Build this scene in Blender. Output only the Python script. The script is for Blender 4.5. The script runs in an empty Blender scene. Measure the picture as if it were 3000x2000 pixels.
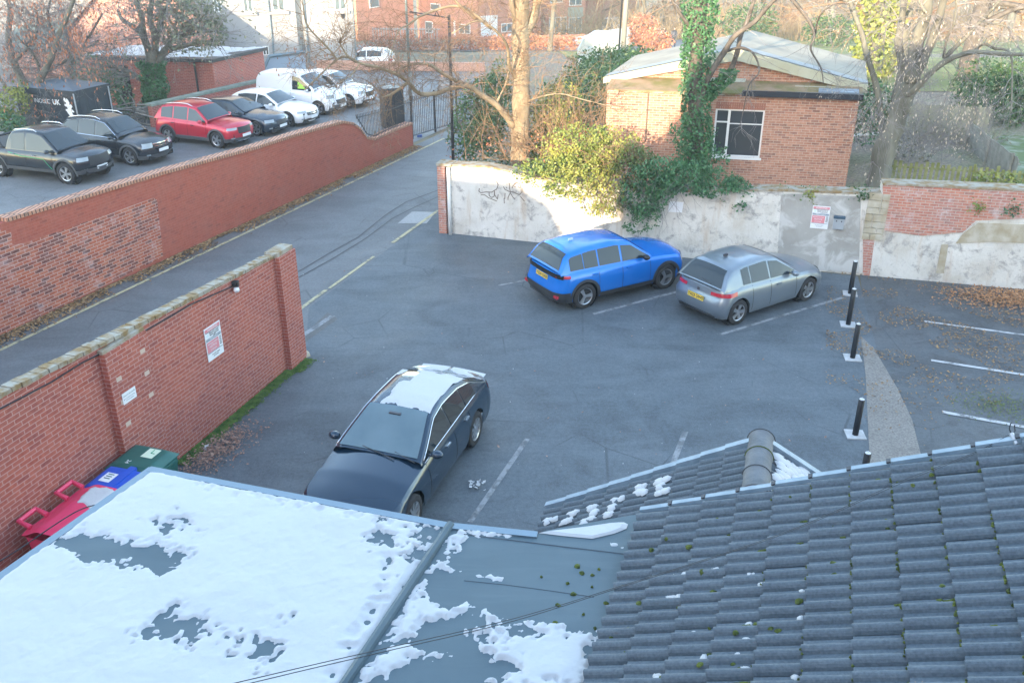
import bpy, math, random
from mathutils import Vector, Matrix, noise
R=math.radians
random.seed(7)
SC=bpy.context.scene
COL=SC.collection
# ---------------- camera ----------------
CH=9.3; F=2650.0; TH=R(25.8)
cam=bpy.data.cameras.new('camera'); co=bpy.data.objects.new('camera',cam); COL.objects.link(co)
cam.sensor_width=36; cam.lens=F/3000*36; cam.clip_end=2000; cam.clip_start=0.05
co.location=(0,0,CH); co.rotation_euler=(R(90)-TH,0,0); SC.camera=co
# ---------------- light -----------------
SUN_EL=R(12.0); SUN_AZ=R(25.0)       # light travels towards +y and +x
W=bpy.data.worlds.new('World'); SC.world=W; W.use_nodes=True
nt=W.node_tree; bg=nt.nodes['Background']
sky=nt.nodes.new('ShaderNodeTexSky'); sky.sky_type='NISHITA'; sky.sun_disc=False
sky.sun_elevation=SUN_EL; sky.sun_rotation=math.pi+SUN_AZ
sky.air_density=1.0; sky.dust_density=.6; sky.ozone_density=.35
nt.links.new(sky.outputs[0],bg.inputs[0]); bg.inputs[1].default_value=0.15
sl=bpy.data.lights.new('sun','SUN'); sl.energy=2.0; sl.angle=R(0.6); sl.color=(1,.79,.55)
so=bpy.data.objects.new('sun',sl); COL.objects.link(so)
sd=Vector((math.sin(SUN_AZ)*math.cos(SUN_EL),math.cos(SUN_AZ)*math.cos(SUN_EL),-math.sin(SUN_EL)))
so.rotation_euler=sd.to_track_quat('-Z','Y').to_euler()
SC.view_settings.view_transform='Standard'; SC.view_settings.look='None'
SC.view_settings.exposure=2.95; SC.view_settings.gamma=1.0
SC.render.engine='CYCLES'

# ---------------- authoring helpers: from a bearing seen at the window to a place in the world --------
CF=Vector((0,math.cos(TH),-math.sin(TH))); CU=Vector((0,math.sin(TH),math.cos(TH)))
def ray(px,py): return CF*F+Vector((1,0,0))*(px-1500)+CU*(1000-py)
def G(px,py,z=0.0):
    d=ray(px,py); t=(z-CH)/d.z; return Vector((d.x*t,d.y*t,z))
def PY(px,py,Y):
    d=ray(px,py); t=Y/d.y; return Vector((d.x*t,Y,CH+d.z*t))
def tz(x,y):
    return -max(0.0,min(y,150)-60)*0.1
def T(px,py):
    d=ray(px,py); z=0.0
    for _ in range(30):
        t=(z-CH)/d.z; z=z*.5+.5*tz(d.x*t,d.y*t)
    t=(z-CH)/d.z
    return Vector((d.x*t,d.y*t,z))
def lerp(a,b,t): return a+(b-a)*t
def smooth(t): t=max(0,min(1,t)); return t*t*(3-2*t)
def interp(x,pts):
    if x<=pts[0][0]: return pts[0][1]
    for (a,b),(c,d) in zip(pts,pts[1:]):
        if x<=c: return b+(d-b)*(x-a)/(c-a)
    return pts[-1][1]

# ---------------- materials ----------------
MC={}
def hexc(r,g,b): return (r,g,b,1)
def M(name,col,rough=.7,metal=0.0,col2=None,scale=4.0,detail=6.0,bump=0.0,bscale=None,spec=None,coat=0.0,trans=0.0,lo=.35,hi=.65,coord='Object',stretch=(1,1,1)):
    if name in MC: return MC[name]
    m=bpy.data.materials.new(name); m.use_nodes=True; n=m.node_tree.nodes; L=m.node_tree.links
    b=n['Principled BSDF']; b.inputs['Roughness'].default_value=rough; b.inputs['Metallic'].default_value=metal
    b.inputs['Base Color'].default_value=(*col,1)
    if spec is not None: b.inputs['Specular IOR Level'].default_value=spec
    if coat: b.inputs['Coat Weight'].default_value=coat; b.inputs['Coat Roughness'].default_value=.05
    if trans: b.inputs['Transmission Weight'].default_value=trans
    if col2 is not None or bump:
        tc=n.new('ShaderNodeTexCoord'); mp=n.new('ShaderNodeMapping'); mp.inputs['Scale'].default_value=stretch
        L.new(tc.outputs[coord],mp.inputs[0])
    if col2 is not None:
        t=n.new('ShaderNodeTexNoise'); t.inputs['Scale'].default_value=scale; t.inputs['Detail'].default_value=detail
        r=n.new('ShaderNodeValToRGB'); r.color_ramp.elements[0].position=lo; r.color_ramp.elements[1].position=hi
        r.color_ramp.elements[0].color=(*col,1); r.color_ramp.elements[1].color=(*col2,1)
        L.new(mp.outputs[0],t.inputs['Vector']); L.new(t.outputs[0],r.inputs[0]); L.new(r.outputs[0],b.inputs['Base Color'])
    if bump:
        t2=n.new('ShaderNodeTexNoise'); t2.inputs['Scale'].default_value=bscale or scale*6; t2.inputs['Detail'].default_value=5
        bp=n.new('ShaderNodeBump'); bp.inputs['Strength'].default_value=bump; bp.inputs['Distance'].default_value=.02
        L.new(mp.outputs[0],t2.inputs['Vector']); L.new(t2.outputs[0],bp.inputs['Height']); L.new(bp.outputs[0],b.inputs['Normal'])
    MC[name]=m; return m
class NG:
    """tiny node graph writer"""
    def __init__(s,name,rough=.8):
        s.m=bpy.data.materials.new(name); s.m.use_nodes=True; s.n=s.m.node_tree.nodes; s.L=s.m.node_tree.links
        s.b=s.n['Principled BSDF']; s.b.inputs['Roughness'].default_value=rough; MC[name]=s.m
        s.tc=s.n.new('ShaderNodeTexCoord')
    def put(s,sock,v):
        if isinstance(v,(int,float)): sock.default_value=v
        elif isinstance(v,(tuple,list)): sock.default_value=tuple(v) if len(v)!=3 or sock.type=='VECTOR' else (*v,1)
        else: s.L.new(v,sock)
    def noise(s,scale,detail=5,vec=None,rough=.55,dist=0):
        t=s.n.new('ShaderNodeTexNoise'); t.inputs['Scale'].default_value=scale; t.inputs['Detail'].default_value=detail
        t.inputs['Roughness'].default_value=rough; t.inputs['Distortion'].default_value=dist
        s.L.new(vec or s.tc.outputs['Object'],t.inputs['Vector']); return t.outputs[0]
    def voro(s,scale,vec=None,out='Distance',feature='F1'):
        t=s.n.new('ShaderNodeTexVoronoi'); t.feature=feature; t.inputs['Scale'].default_value=scale
        s.L.new(vec or s.tc.outputs['Object'],t.inputs['Vector']); return t.outputs[out]
    def ramp(s,fac,stops,interp='LINEAR'):
        r=s.n.new('ShaderNodeValToRGB'); cr=r.color_ramp; cr.interpolation=interp
        while len(cr.elements)<len(stops): cr.elements.new(.5)
        for e,(p,c) in zip(cr.elements,stops):
            e.position=p; e.color=(c,c,c,1) if isinstance(c,(int,float)) else (*c,1)
        s.L.new(fac,r.inputs[0]); return r.outputs[0]
    def mix(s,fac,a,b,mode='MIX'):
        x=s.n.new('ShaderNodeMix'); x.data_type='RGBA'; x.blend_type=mode
        s.put(x.inputs[0],fac); s.put(x.inputs[6],a); s.put(x.inputs[7],b); return x.outputs[2]
    def math(s,op,a,b=0.0,clamp=False):
        x=s.n.new('ShaderNodeMath'); x.operation=op; x.use_clamp=clamp; s.put(x.inputs[0],a); s.put(x.inputs[1],b); return x.outputs[0]
    def mapping(s,vec,scale=(1,1,1),loc=(0,0,0),rot=(0,0,0)):
        x=s.n.new('ShaderNodeMapping'); x.inputs['Scale'].default_value=scale; x.inputs['Location'].default_value=loc; x.inputs['Rotation'].default_value=rot
        s.L.new(vec,x.inputs[0]); return x.outputs[0]
    def bump(s,h,st=.5,d=.02):
        x=s.n.new('ShaderNodeBump'); x.inputs['Strength'].default_value=st; x.inputs['Distance'].default_value=d
        s.L.new(h,x.inputs['Height']); s.L.new(x.outputs[0],s.b.inputs['Normal'])
    def col(s,v): s.put(s.b.inputs['Base Color'],v)
    def rough(s,v): s.put(s.b.inputs['Roughness'],v)
    def sep(s,vec):
        x=s.n.new('ShaderNodeSeparateXYZ'); s.L.new(vec,x.inputs[0]); return x.outputs
def brick_mat(name,c1,c2,dark,mortar,bw=.225,bh=.075,darkp=.12,grime=(.25,.2,.18),grime_amt=.35,msize=.012,paint=None,white=0.0):
    g=NG(name,.85); uv=g.tc.outputs['UV']
    b=g.n.new('ShaderNodeTexBrick'); b.offset=.5; b.inputs['Scale'].default_value=1
    b.inputs['Brick Width'].default_value=bw; b.inputs['Row Height'].default_value=bh; b.inputs['Mortar Size'].default_value=msize/2
    b.inputs['Mortar Smooth'].default_value=.2; b.inputs['Bias'].default_value=0
    b.inputs['Color1'].default_value=(0,0,0,1); b.inputs['Color2'].default_value=(1,1,1,1); b.inputs['Mortar'].default_value=(.5,.5,.5,1)
    g.L.new(uv,b.inputs['Vector'])
    c=g.ramp(b.outputs['Color'],[(0,dark),(darkp*.7,tuple(x*1.5 for x in dark)),(darkp,c1),(.7,c2),(1,c1)])
    n1=g.noise(1.3,6,uv); n2=g.noise(9,4,uv)
    c=g.mix(g.math('MULTIPLY',g.ramp(n1,[(.42,0.0),(.68,1.0)]),grime_amt),c,grime)
    c=g.mix(.35,c,g.ramp(n2,[(.3,tuple(x*.55 for x in c1)),(.7,tuple(min(1,x*1.5) for x in c2))]))
    c=g.mix(b.outputs['Fac'],c,mortar)
    if paint:  # soft wash over bricks and joints alike
        c=g.mix(g.math('MULTIPLY',g.ramp(g.noise(.9,5,uv),[(.3,.45),(.7,1.0)]),paint[3]),c,paint[:3])
    if white:
        c=g.mix(g.math('MULTIPLY',g.ramp(g.noise(2.2,8,uv,.7),[(.54,0.0),(.68,1.0)]),white),c,(.62,.55,.55))
    g.col(c); g.bump(g.mix(b.outputs['Fac'],g.noise(30,3,uv),(0.0,0.0,0.0)),.35,.012)
    return g.m

# ---------------- mesh builder ----------------
class MB:
    def __init__(s): s.v=[]; s.f=[]; s.uvs={}
    def add(s,vs,fs,xf=None):
        o=len(s.v)
        s.v+= [tuple(xf@Vector(p)) for p in vs] if xf else [tuple(p) for p in vs]
        s.f+=[tuple(i+o for i in f) for f in fs]; return s
    def box(s,x0,x1,y0,y1,z0,z1,xf=None):
        vs=[(x,y,z) for z in (z0,z1) for y in (y0,y1) for x in (x0,x1)]
        return s.add(vs,[(0,2,3,1),(4,5,7,6),(0,1,5,4),(1,3,7,5),(3,2,6,7),(2,0,4,6)],xf)
    def prism(s,pts,z0,z1,xf=None):     # pts ccw in xy
        n=len(pts); z0f=z0 if callable(z0) else (lambda x,y:z0); z1f=z1 if callable(z1) else (lambda x,y:z1)
        vs=[(p[0],p[1],z0f(p[0],p[1])) for p in pts]+[(p[0],p[1],z1f(p[0],p[1])) for p in pts]
        return s.add(vs,[tuple(range(n-1,-1,-1)),tuple(range(n,2*n))]+[(i,(i+1)%n,n+(i+1)%n,n+i) for i in range(n)],xf)
    def poly(s,pts): return s.add(pts,[tuple(range(len(pts)))])
    def grid(s,fn,nu,nv,xf=None,skip=None,flip=False):
        vs=[fn(i/nu,j/nv) for j in range(nv+1) for i in range(nu+1)]; fs=[]
        for j in range(nv):
            for i in range(nu):
                if skip and skip(i,j): continue
                a=j*(nu+1)+i; q=(a,a+1,a+nu+2,a+nu+1); fs.append(q[::-1] if flip else q)
        return s.add(vs,fs,xf)
    def tube(s,path,rad,n=6,cap=True,xf=None):
        path=[Vector(p) for p in path]; m=len(path)
        rad=[rad]*m if isinstance(rad,(int,float)) else rad
        vs=[];fs=[];up=None
        for i,p in enumerate(path):
            d=(path[min(i+1,m-1)]-path[max(i-1,0)])
            if d.length<1e-9: d=Vector((0,0,1))
            d.normalize()
            if up is None: up=Vector((1,0,0)) if abs(d.x)<.8 else Vector((0,1,0))
            a=d.cross(up)
            if a.length<1e-6: a=d.orthogonal()
            a.normalize(); b=d.cross(a).normalized(); up=-b if False else a.cross(d)
            for k in range(n):
                t=2*math.pi*k/n; vs.append(p+(a*math.cos(t)+b*math.sin(t))*rad[i])
            up=up.normalized()
        for i in range(m-1):
            for k in range(n):
                k2=(k+1)%n; fs.append((i*n+k,i*n+k2,(i+1)*n+k2,(i+1)*n+k))
        if cap: fs.append(tuple(range(n-1,-1,-1))); fs.append(tuple((m-1)*n+k for k in range(n)))
        return s.add(vs,fs,xf)
    def lathe(s,prof,n=16,xf=None):     # prof (r,z)
        vs=[(r*math.cos(2*math.pi*k/n),r*math.sin(2*math.pi*k/n),z) for r,z in prof for k in range(n)]
        fs=[(i*n+k,i*n+(k+1)%n,(i+1)*n+(k+1)%n,(i+1)*n+k) for i in range(len(prof)-1) for k in range(n)]
        return s.add(vs,fs,xf)
    def build(s,name,mat,parent=None,smooth=False,uv=False,loc=None,mats=None,fm=None):
        me=bpy.data.meshes.new(name); me.from_pydata(s.v,[],s.f); me.update()
        if smooth:
            for p in me.polygons: p.use_smooth=True
        if mat: me.materials.append(mat)
        if mats:
            for m in mats: me.materials.append(m)
        if fm:
            for p,i in zip(me.polygons,fm): p.material_index=i
        if uv:
            ul=me.uv_layers.new(name='uv'); 
            for p in me.polygons:
                n=p.normal; t=Vector((0,0,1)).cross(n)
                if t.length<.3: t=Vector((1,0,0)); w=Vector((0,1,0))
                else: t.normalize(); w=n.cross(t)
                for li in p.loop_indices:
                    c=me.vertices[me.loops[li].vertex_index].co; ul.data[li].uv=(c.dot(t),c.dot(w))
        o=bpy.data.objects.new(name,me); COL.objects.link(o)
        if parent: o.parent=parent
        if loc: o.location=loc
        return o
def tag(o,label=None,cat=None,group=None,kind=None):
    if label: o['label']=label
    if cat: o['category']=cat
    if group: o['group']=group
    if kind: o['kind']=kind
    return o
def thing(name,label,cat,loc=(0,0,0),rz=0,group=None):
    o=bpy.data.objects.new(name,None); COL.objects.link(o); o.location=loc; o.rotation_euler=(0,0,rz)
    o.empty_display_size=.2
    return tag(o,label,cat,group)
def struct(name,mb,mat,**k):
    o=mb.build(name,mat,**k); o['kind']='structure'; return o
def copy_tree(o,parent=None):
    c=o.copy(); COL.objects.link(c); c.parent=parent
    for ch in list(o.children): copy_tree(ch,c)
    return c
def text_mb(txt,size,font_bold=False,extrude=.002,spacing=1.0,shear=0):
    cu=bpy.data.curves.new('t','FONT'); cu.body=txt; cu.size=size; cu.extrude=extrude; cu.align_x='CENTER'; cu.align_y='CENTER'
    cu.space_character=spacing; cu.shear=shear
    if font_bold: cu.offset=size*.03
    o=bpy.data.objects.new('t',cu); COL.objects.link(o); dg=bpy.context.evaluated_depsgraph_get(); dg.update()
    me=o.evaluated_get(dg).to_mesh(); mb=MB(); mb.add([tuple(v.co) for v in me.vertices],[tuple(p.vertices) for p in me.polygons])
    o.evaluated_get(dg).to_mesh_clear(); bpy.data.objects.remove(o); bpy.data.curves.remove(cu); return mb
def frame_xf(o,x,y):    # matrix whose local x,y,z = given x,y and their cross
    x=Vector(x).normalized(); y=Vector(y).normalized(); z=x.cross(y).normalized(); y=z.cross(x)
    return Matrix(((x.x,y.x,z.x,o[0]),(x.y,y.y,z.y,o[1]),(x.z,y.z,z.z,o[2]),(0,0,0,1)))
def merge(a,b,xf=None): a.add(b.v,b.f,xf); return a
# ---------------- common materials ----------------
def asphalt(name,base,dark,light,frost=0.0,leaf=0.0,sc=1.0):
    g=NG(name,.72); v=g.tc.outputs['Object']
    n1=g.noise(.35*sc,6,v,.6,.6); n2=g.noise(2.2*sc,6,v,.6); n3=g.noise(60,2,v,.7)
    c=g.ramp(n1,[(.3,dark),(.5,base),(.72,light)])
    c=g.mix(.45,c,g.ramp(n2,[(.34,dark),(.52,base),(.7,light)]))
    c=g.mix(g.ramp(g.noise(.55,3,g.mapping(v,(1,1,1),loc=(7,3,0)),.5,1.5),[(.47,0.0),(.64,.75)]),c,tuple(x*.55 for x in dark))
    c=g.mix(g.ramp(g.noise(.7,4,g.mapping(v,(.3,1.3,1),rot=(0,0,-.35),loc=(2,9,0)),.6,.8),[(.48,0.0),(.7,.5)]),c,tuple(x*1.2 for x in light))
    st=g.noise(1.0,5,g.mapping(v,(.25,1.6,1),rot=(0,0,.5)),.6,.4)
    c=g.mix(g.ramp(st,[(.52,0.0),(.7,.35)]),c,light)
    if frost: c=g.mix(g.math('MULTIPLY',g.ramp(g.noise(1.1,7,v,.65,1.0),[(.48,0.0),(.66,1.0)]),frost),c,(.30,.31,.32))
    if leaf: c=g.mix(g.math('MULTIPLY',g.ramp(g.noise(1.4,9,v,.75,.5),[(.50,0.0),(.6,1.0)]),leaf),c,(.030,.022,.019))
    sp=g.voro(2.6,v); c=g.mix(g.ramp(sp,[(.03,.6),(.07,0.0)]),c,(.03,.03,.032))
    c=g.mix(.4,c,g.mix(g.ramp(g.noise(13,4,v,.75),[(.36,0.0),(.64,1.0)]),tuple(x*.45 for x in base),tuple(x*1.75 for x in base)))
    cr=g.voro(.55,g.mapping(v,(1,1,1)),'Distance','DISTANCE_TO_EDGE'); c=g.mix(g.math('MULTIPLY',g.ramp(cr,[(.004,1.0),(.012,0.0)]),g.ramp(g.noise(.4,3,v),[(.5,0.0),(.6,.7)])),c,tuple(x*.5 for x in dark))
    c=g.mix(.35,c,g.mix(g.ramp(n3,[(.35,0.0),(.65,1.0)]),tuple(x*.5 for x in base),tuple(x*1.7 for x in base)))
    g.col(c); g.rough(g.ramp(n1,[(.3,.5),(.7,.85)])); g.bump(n3,.5,.008); return g.m
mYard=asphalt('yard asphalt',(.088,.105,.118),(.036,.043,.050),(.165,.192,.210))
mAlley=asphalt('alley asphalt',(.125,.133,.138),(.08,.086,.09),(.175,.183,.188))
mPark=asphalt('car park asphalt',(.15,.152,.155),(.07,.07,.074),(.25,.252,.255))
mBay=asphalt('old bay asphalt',(.085,.094,.10),(.04,.043,.046),(.15,.158,.165),leaf=1.0)
mPatch=asphalt('road patch',(.085,.085,.085),(.05,.05,.05),(.12,.12,.12))
g=NG('rough concrete',.9); v=g.tc.outputs['Object']
g.col(g.mix(.5,g.ramp(g.noise(1.4,6,v),[(.3,(.14,.13,.115)),(.7,(.23,.215,.19))]),g.ramp(g.noise(26,3,v),[(.3,(.12,.10,.09)),(.7,(.38,.34,.3))]))); mConc=g.m
def worn(name,c,under,amt=.5,sc=7):
    g=NG(name,.8); v=g.tc.outputs['Object']
    g.col(g.mix(g.ramp(g.noise(sc,8,v,.75),[(amt-.06,1.0),(amt+.06,0.0)]),under,c)); return g.m
mWhiteLine=worn('worn white line',(.27,.28,.29),(.12,.13,.135),.52,2.6); mWhiteLine2=worn('white line',(.48,.48,.48),(.15,.15,.155),.57,3)
mYellow=worn('yellow line',(.46,.41,.25),(.15,.15,.13),.56,3)
mSnow=M('snow',(.50,.505,.51),.75,bump=.5,bscale=9,spec=.25)
mSnow.node_tree.nodes['Principled BSDF'].inputs['Subsurface Weight'].default_value=0
# ---------------- ground ----------------
b=MB(); xs=[-150,-80,-50,-30,-15,0,10,20,35,60,100,150]; ys=[-40,-20,10,30,50,60,70,80,90,100,110,120,130,140,150,200,260]
b.add([(x,y,tz(x,y)-.012) for y in ys for x in xs],[(j*len(xs)+i,j*len(xs)+i+1,(j+1)*len(xs)+i+1,(j+1)*len(xs)+i) for j in range(len(ys)-1) for i in range(len(xs)-1)])
struct('ground',b,M('ground earth',(.12,.105,.07),.95,col2=(.2,.17,.1),scale=.5))
def flat(name,pts,z,mat,st=True,label=None):
    c=sum((Vector((p[0],p[1],0)) for p in pts),Vector())/len(pts)
    b=MB().poly([(p[0],p[1],z) for p in pts]); 
    if st: return struct(name,b,mat)
    return b.build(name,mat)
aw=lambda y:-12.24+.4254*(y-19.52)            # alley wall line
nw=lambda y:-4.80+.328*(y-18.42)              # yard wall line
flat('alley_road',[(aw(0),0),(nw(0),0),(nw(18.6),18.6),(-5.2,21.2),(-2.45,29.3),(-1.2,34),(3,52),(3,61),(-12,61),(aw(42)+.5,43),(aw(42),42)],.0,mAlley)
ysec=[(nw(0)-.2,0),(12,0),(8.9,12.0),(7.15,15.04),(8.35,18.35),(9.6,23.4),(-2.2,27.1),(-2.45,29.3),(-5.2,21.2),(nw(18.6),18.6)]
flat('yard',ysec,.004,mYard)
# concrete strip beside the bollards, then the older bays
s1=[G(*p) for p in [(2520,985),(2537,1100),(2545,1200),(2553,1400),(2700,1420),(2668,1290),(2650,1180),(2600,1060),(2560,960)]]
flat('old_bays',[(7.1,15.0),(6.4,12.2),(5.5,9),(26,9),(26,20),(9.7,23.5)],.002,mBay)
flat('concrete_strip',[G(2521,985),G(2536,1100),G(2550,1400),G(2715,1400),G(2672,1230),G(2630,1140),G(2560,1020)],.009,mConc)
flat('car_park',[(aw(5)-.3,5),(aw(43)-.3,43),(-5,54),(-12,61),(-40,61),(-60,20),(-30,5)],.004,mPark)
def line(name,a,c,w,mat,z=.012,px=True):
    a,c=(G(*a),G(*c)) if px else (Vector((*a,0)),Vector((*c,0)))
    d=(c-a); d.z=0; n=Vector((-d.y,d.x,0)).normalized()*w/2
    k=max(2,int(d.length/1.2)); b=MB(); L=[];Rr=[]
    for i in range(k+1):
        p=a+d*i/k; j=1+random.uniform(-.05,.05); L.append(p+n*j); Rr.append(p-n*j)
    b.add([(p.x,p.y,z) for p in L+Rr],[(i,i+1,k+2+i,k+1+i)[::-1] for i in range(k)])
    return struct(name,b,mat)
line('yellow_line',(-200,1122),(1301,406),.11,mYellow)
line('yellow_line',(878,907),(955,850),.11,mYellow); line('yellow_line',(965,845),(1095,752),.09,mYellow); line('yellow_line',(1150,712),(1284,617),.11,mYellow)
line('bay_line',(1738,921),(1985,855),.1,mWhiteLine); line('bay_line',(2112,980),(2470,872),.1,mWhiteLine)
line('bay_line',(1377,1530),(1545,1286),.1,mWhiteLine); line('bay_line',(1955,1400),(2008,1264),.11,mWhiteLine)
line('bay_line',(1460,837),(1560,818),.09,mWhiteLine); line('bay_line',(885,985),(975,925),.14,mWhiteLine)
line('bay_line',(2708,942),(3060,990),.09,mWhiteLine2); line('bay_line',(2728,1056),(3060,1108),.1,mWhiteLine2); line('bay_line',(2760,1207),(3060,1262),.11,mWhiteLine2)
flat('manhole_cover',[G(1208,620),G(1165,655),G(1250,655),G(1277,622)],.008,M('steel plate',(.26,.26,.27),.5,col2=(.2,.2,.2),scale=20))
flat('road_patch',[G(885,985),G(885,1010),G(990,935),G(960,915)],.008,mPatch)
# tar seams
def ribbon(name,pts,w,mat,z=.008):
    P=[G(*p) for p in pts]; b=MB(); vs=[]
    for i,p in enumerate(P):
        d=(P[min(i+1,len(P)-1)]-P[max(i-1,0)]); n=Vector((-d.y,d.x,0)).normalized()*w/2; vs+=[(p.x+n.x,p.y+n.y,z),(p.x-n.x,p.y-n.y,z)]
    b.add(vs,[(2*i,2*i+1,2*i+3,2*i+2) for i in range(len(P)-1)]); return struct(name,b,mat)
mTar=M('tar seam',(.045,.045,.048),.6)
ribbon('tar_seam',[(868,800),(960,745),(1050,695),(1130,630),(1190,592),(1300,552)],.05,mTar)
ribbon('tar_seam',[(872,815),(980,755),(1070,700),(1150,640),(1220,605),(1300,570)],.05,mTar)
ribbon('tar_seam',[(600,1135),(640,1118),(700,1085)],.02,mTar)

# ---------------- walls ----------------
mMortar=(.42,.36,.33)
mBrickA=brick_mat('painted red brick',(.36,.075,.04),(.40,.10,.06),(.2,.05,.035),(.42,.15,.11),paint=(.40,.105,.07,.4),grime_amt=.25)
mBrickOld=brick_mat('old patched brick',(.42,.085,.035),(.47,.17,.10),(.035,.025,.032),(.52,.33,.28),darkp=.40,bw=.25,bh=.085,grime=(.16,.045,.05),grime_amt=.6,white=.3,msize=.018)
mBrickN=brick_mat('yard wall brick',(.36,.08,.05),(.42,.13,.09),(.19,.05,.045),(.50,.31,.27),paint=(.38,.10,.075,.25),grime=(.17,.06,.065),grime_amt=.7,msize=.015)
mBrickB=brick_mat('buff red brick',(.36,.15,.09),(.46,.24,.16),(.16,.075,.06),(.50,.40,.33),darkp=.28,grime_amt=.15,msize=.014)
mBrickR=brick_mat('crumbling red brick',(.44,.13,.08),(.50,.23,.16),(.22,.12,.10),(.45,.36,.31),darkp=.2,grime=(.30,.17,.17),grime_amt=.6,white=.55,msize=.02)
mCope=M('mossy stone coping',(.25,.17,.08),.95,col2=(.34,.32,.27),scale=5,detail=9,bump=.7,bscale=25,lo=.4,hi=.6)
mCope2=brick_mat('brick on edge coping',(.46,.19,.11),(.54,.28,.18),(.25,.15,.1),(.10,.07,.055),bw=.11,bh=.9,msize=.035,grime_amt=.2)
class Wall:
    def __init__(s,A,B,thick=.33,away=1):
        s.A=Vector((A[0],A[1],0)); s.B=Vector((B[0],B[1],0)); s.d=(s.B-s.A).normalized()
        s.n=Vector((s.d.y,-s.d.x,0));                # towards camera side
        if s.n.dot(-s.A)<0: s.n=-s.n
        s.t=thick
    def pz(s,px,py,off=0.0):
        d=ray(px,py); O=Vector((0,0,CH)); A=s.A+s.n*off; t=(A-O).dot(s.n)/d.dot(s.n); P=O+d*t; return P
    def sz(s,px,py,off=0.0):
        P=s.pz(px,py,off); return ((P-s.A).dot(s.d),P.z)
    def P(s,u,z,off=0.0): return s.A+s.d*u+s.n*off+Vector((0,0,z))
    def slab(s,poly,o0,o1,mb=None):    # poly of (u,z)
        mb=mb or MB(); n=len(poly)
        area=sum(poly[i][0]*poly[(i+1)%n][1]-poly[(i+1)%n][0]*poly[i][1] for i in range(n))
        flip=(area>0)!=(s.d.cross(Vector((0,0,1))).dot(s.n)>0)
        vs=[s.P(u,z,o1) for u,z in poly]+[s.P(u,z,o0) for u,z in poly]
        fs=[tuple(range(n)),tuple(range(2*n-1,n-1,-1))]+[(i,n+i,n+(i+1)%n,(i+1)%n) for i in range(n)]
        if flip: fs=[f[::-1] for f in fs]
        return mb.add(vs,fs)
    def strip(s,top,bot,o0,o1,mb=None):   # top polyline (u,z) increasing u, flat bottom z
        mb=mb or MB()
        for (a,za),(c,zc) in zip(top,top[1:]):
            s.slab([(a,bot),(c,bot),(c,zc),(a,za)],o0,o1,mb)
        return mb
# --- wall along the alley
AW=Wall(G(0,985),G(1210,428),.33)
top=[AW.sz(*p) for p in [(-330,735),(19,650),(239,584),(478,511),(750,437),(878,396),(1005,361),(1035,366),(1056,382),(1075,408),(1098,412),(1148,388),(1208,365)]]
top=[(u,z) for u,z in top]
t=thing('alley_brick_wall','long red painted brick wall beside the alley, old dark patched bricks at its near end','brick wall')
AW.strip([(-8,top[0][1])]+top,-.3,-.33,0).build('wall',mBrickA,t,uv=True)
AW.slab([AW.sz(*p) for p in [(-330,760),(0,672),(32,680),(36,717),(73,712),(450,580),(460,586),(478,752),(0,985),(-330,1140)]],.0,.006).build('old_brick_panel',mBrickOld,t,uv=True)
b=MB()
for (a,za),(c,zc) in zip(top[1:],top[2:]):
    AW.slab([(a,za),(c,zc),(c,zc+.09),(a,za+.09)],-.36,.035,b)
b.build('coping',mCope2,t,uv=True)
ENDA=top[-1][0]
# --- yard wall with pilasters
NW=Wall(G(883,1046),G(504,1365),.33)   # u grows towards the camera
ntop=[NW.sz(*p,off=0) for p in [(829,733),(640,828),(430,934),(215,1042),(0,1150),(-300,1302)]]
u_end=NW.sz(862,900)[0]
t=thing('yard_brick_wall','red brick wall with two projecting piers, mossy stone top and signs, dividing yard from alley','brick wall')
nt_=[(0,ntop[0][1]-.07)]+[(u,z-.07) for u,z in ntop[1:]]
NW.strip(nt_,-.2,-.17,0).build('wall',mBrickN,t,uv=True)
b=MB(); 
for k in range(len(nt_)-1):
    (a,za),(c,zc)=nt_[k],nt_[k+1]; n=max(1,int((c-a)/.16))
    for i in range(n):
        u0=lerp(a,c,i/n)+.006; u1=lerp(a,c,(i+1)/n)-.006; z0=lerp(za,zc,i/n); z1=lerp(za,zc,(i+1)/n); h=.07+random.uniform(-.01,.01)
        NW.slab([(u0,z0),(u1,z1),(u1,z1+h),(u0,z0+h)],-.19+random.uniform(0,.02),.03+random.uniform(-.012,.012),b)
b.build('coping',mCope,t)
b=MB(); z0=NW.sz(829,735)[1]
NW.slab([(-.03,-.1),(.62,-.1),(.62,z0-.02),(-.03,z0-.02)],-.24,.13,b); 
b.build('pier',mBrickN,t,uv=True)
NW.slab([(0,z0-.02),(.6,z0-.02),(.6,z0+.07),(0,z0+.07)],-.22,.09).build('pier_cap',mCope,t)
ua=NW.sz(347,1314)[0]; zb=NW.sz(300,1045,.13)[1]; ub=ua-1.0
NW.slab([(ub,-.1),(ua,-.1),(ua,zb),(ub,zb)],0,.13).build('pier',mBrickN,t,uv=True)
NW.slab([(ub,zb),(ua,zb),(ua,zb+.06),(ub,zb+.06)],0,.10).build('pier_cap',mCope,t)
b=MB(); 
for k in range(6):
    uu=(ua-.26 if k%2 else ub+.1)
    NW.slab([(uu,zb-.35-.21*k),(uu+.12,zb-.35-.21*k),(uu+.12,zb-.27-.21*k),(uu,zb-.27-.21*k)],.13,.134,b)
b.build('pale_brick',M('pale brick face',(.55,.42,.34),.9),t)
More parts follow.
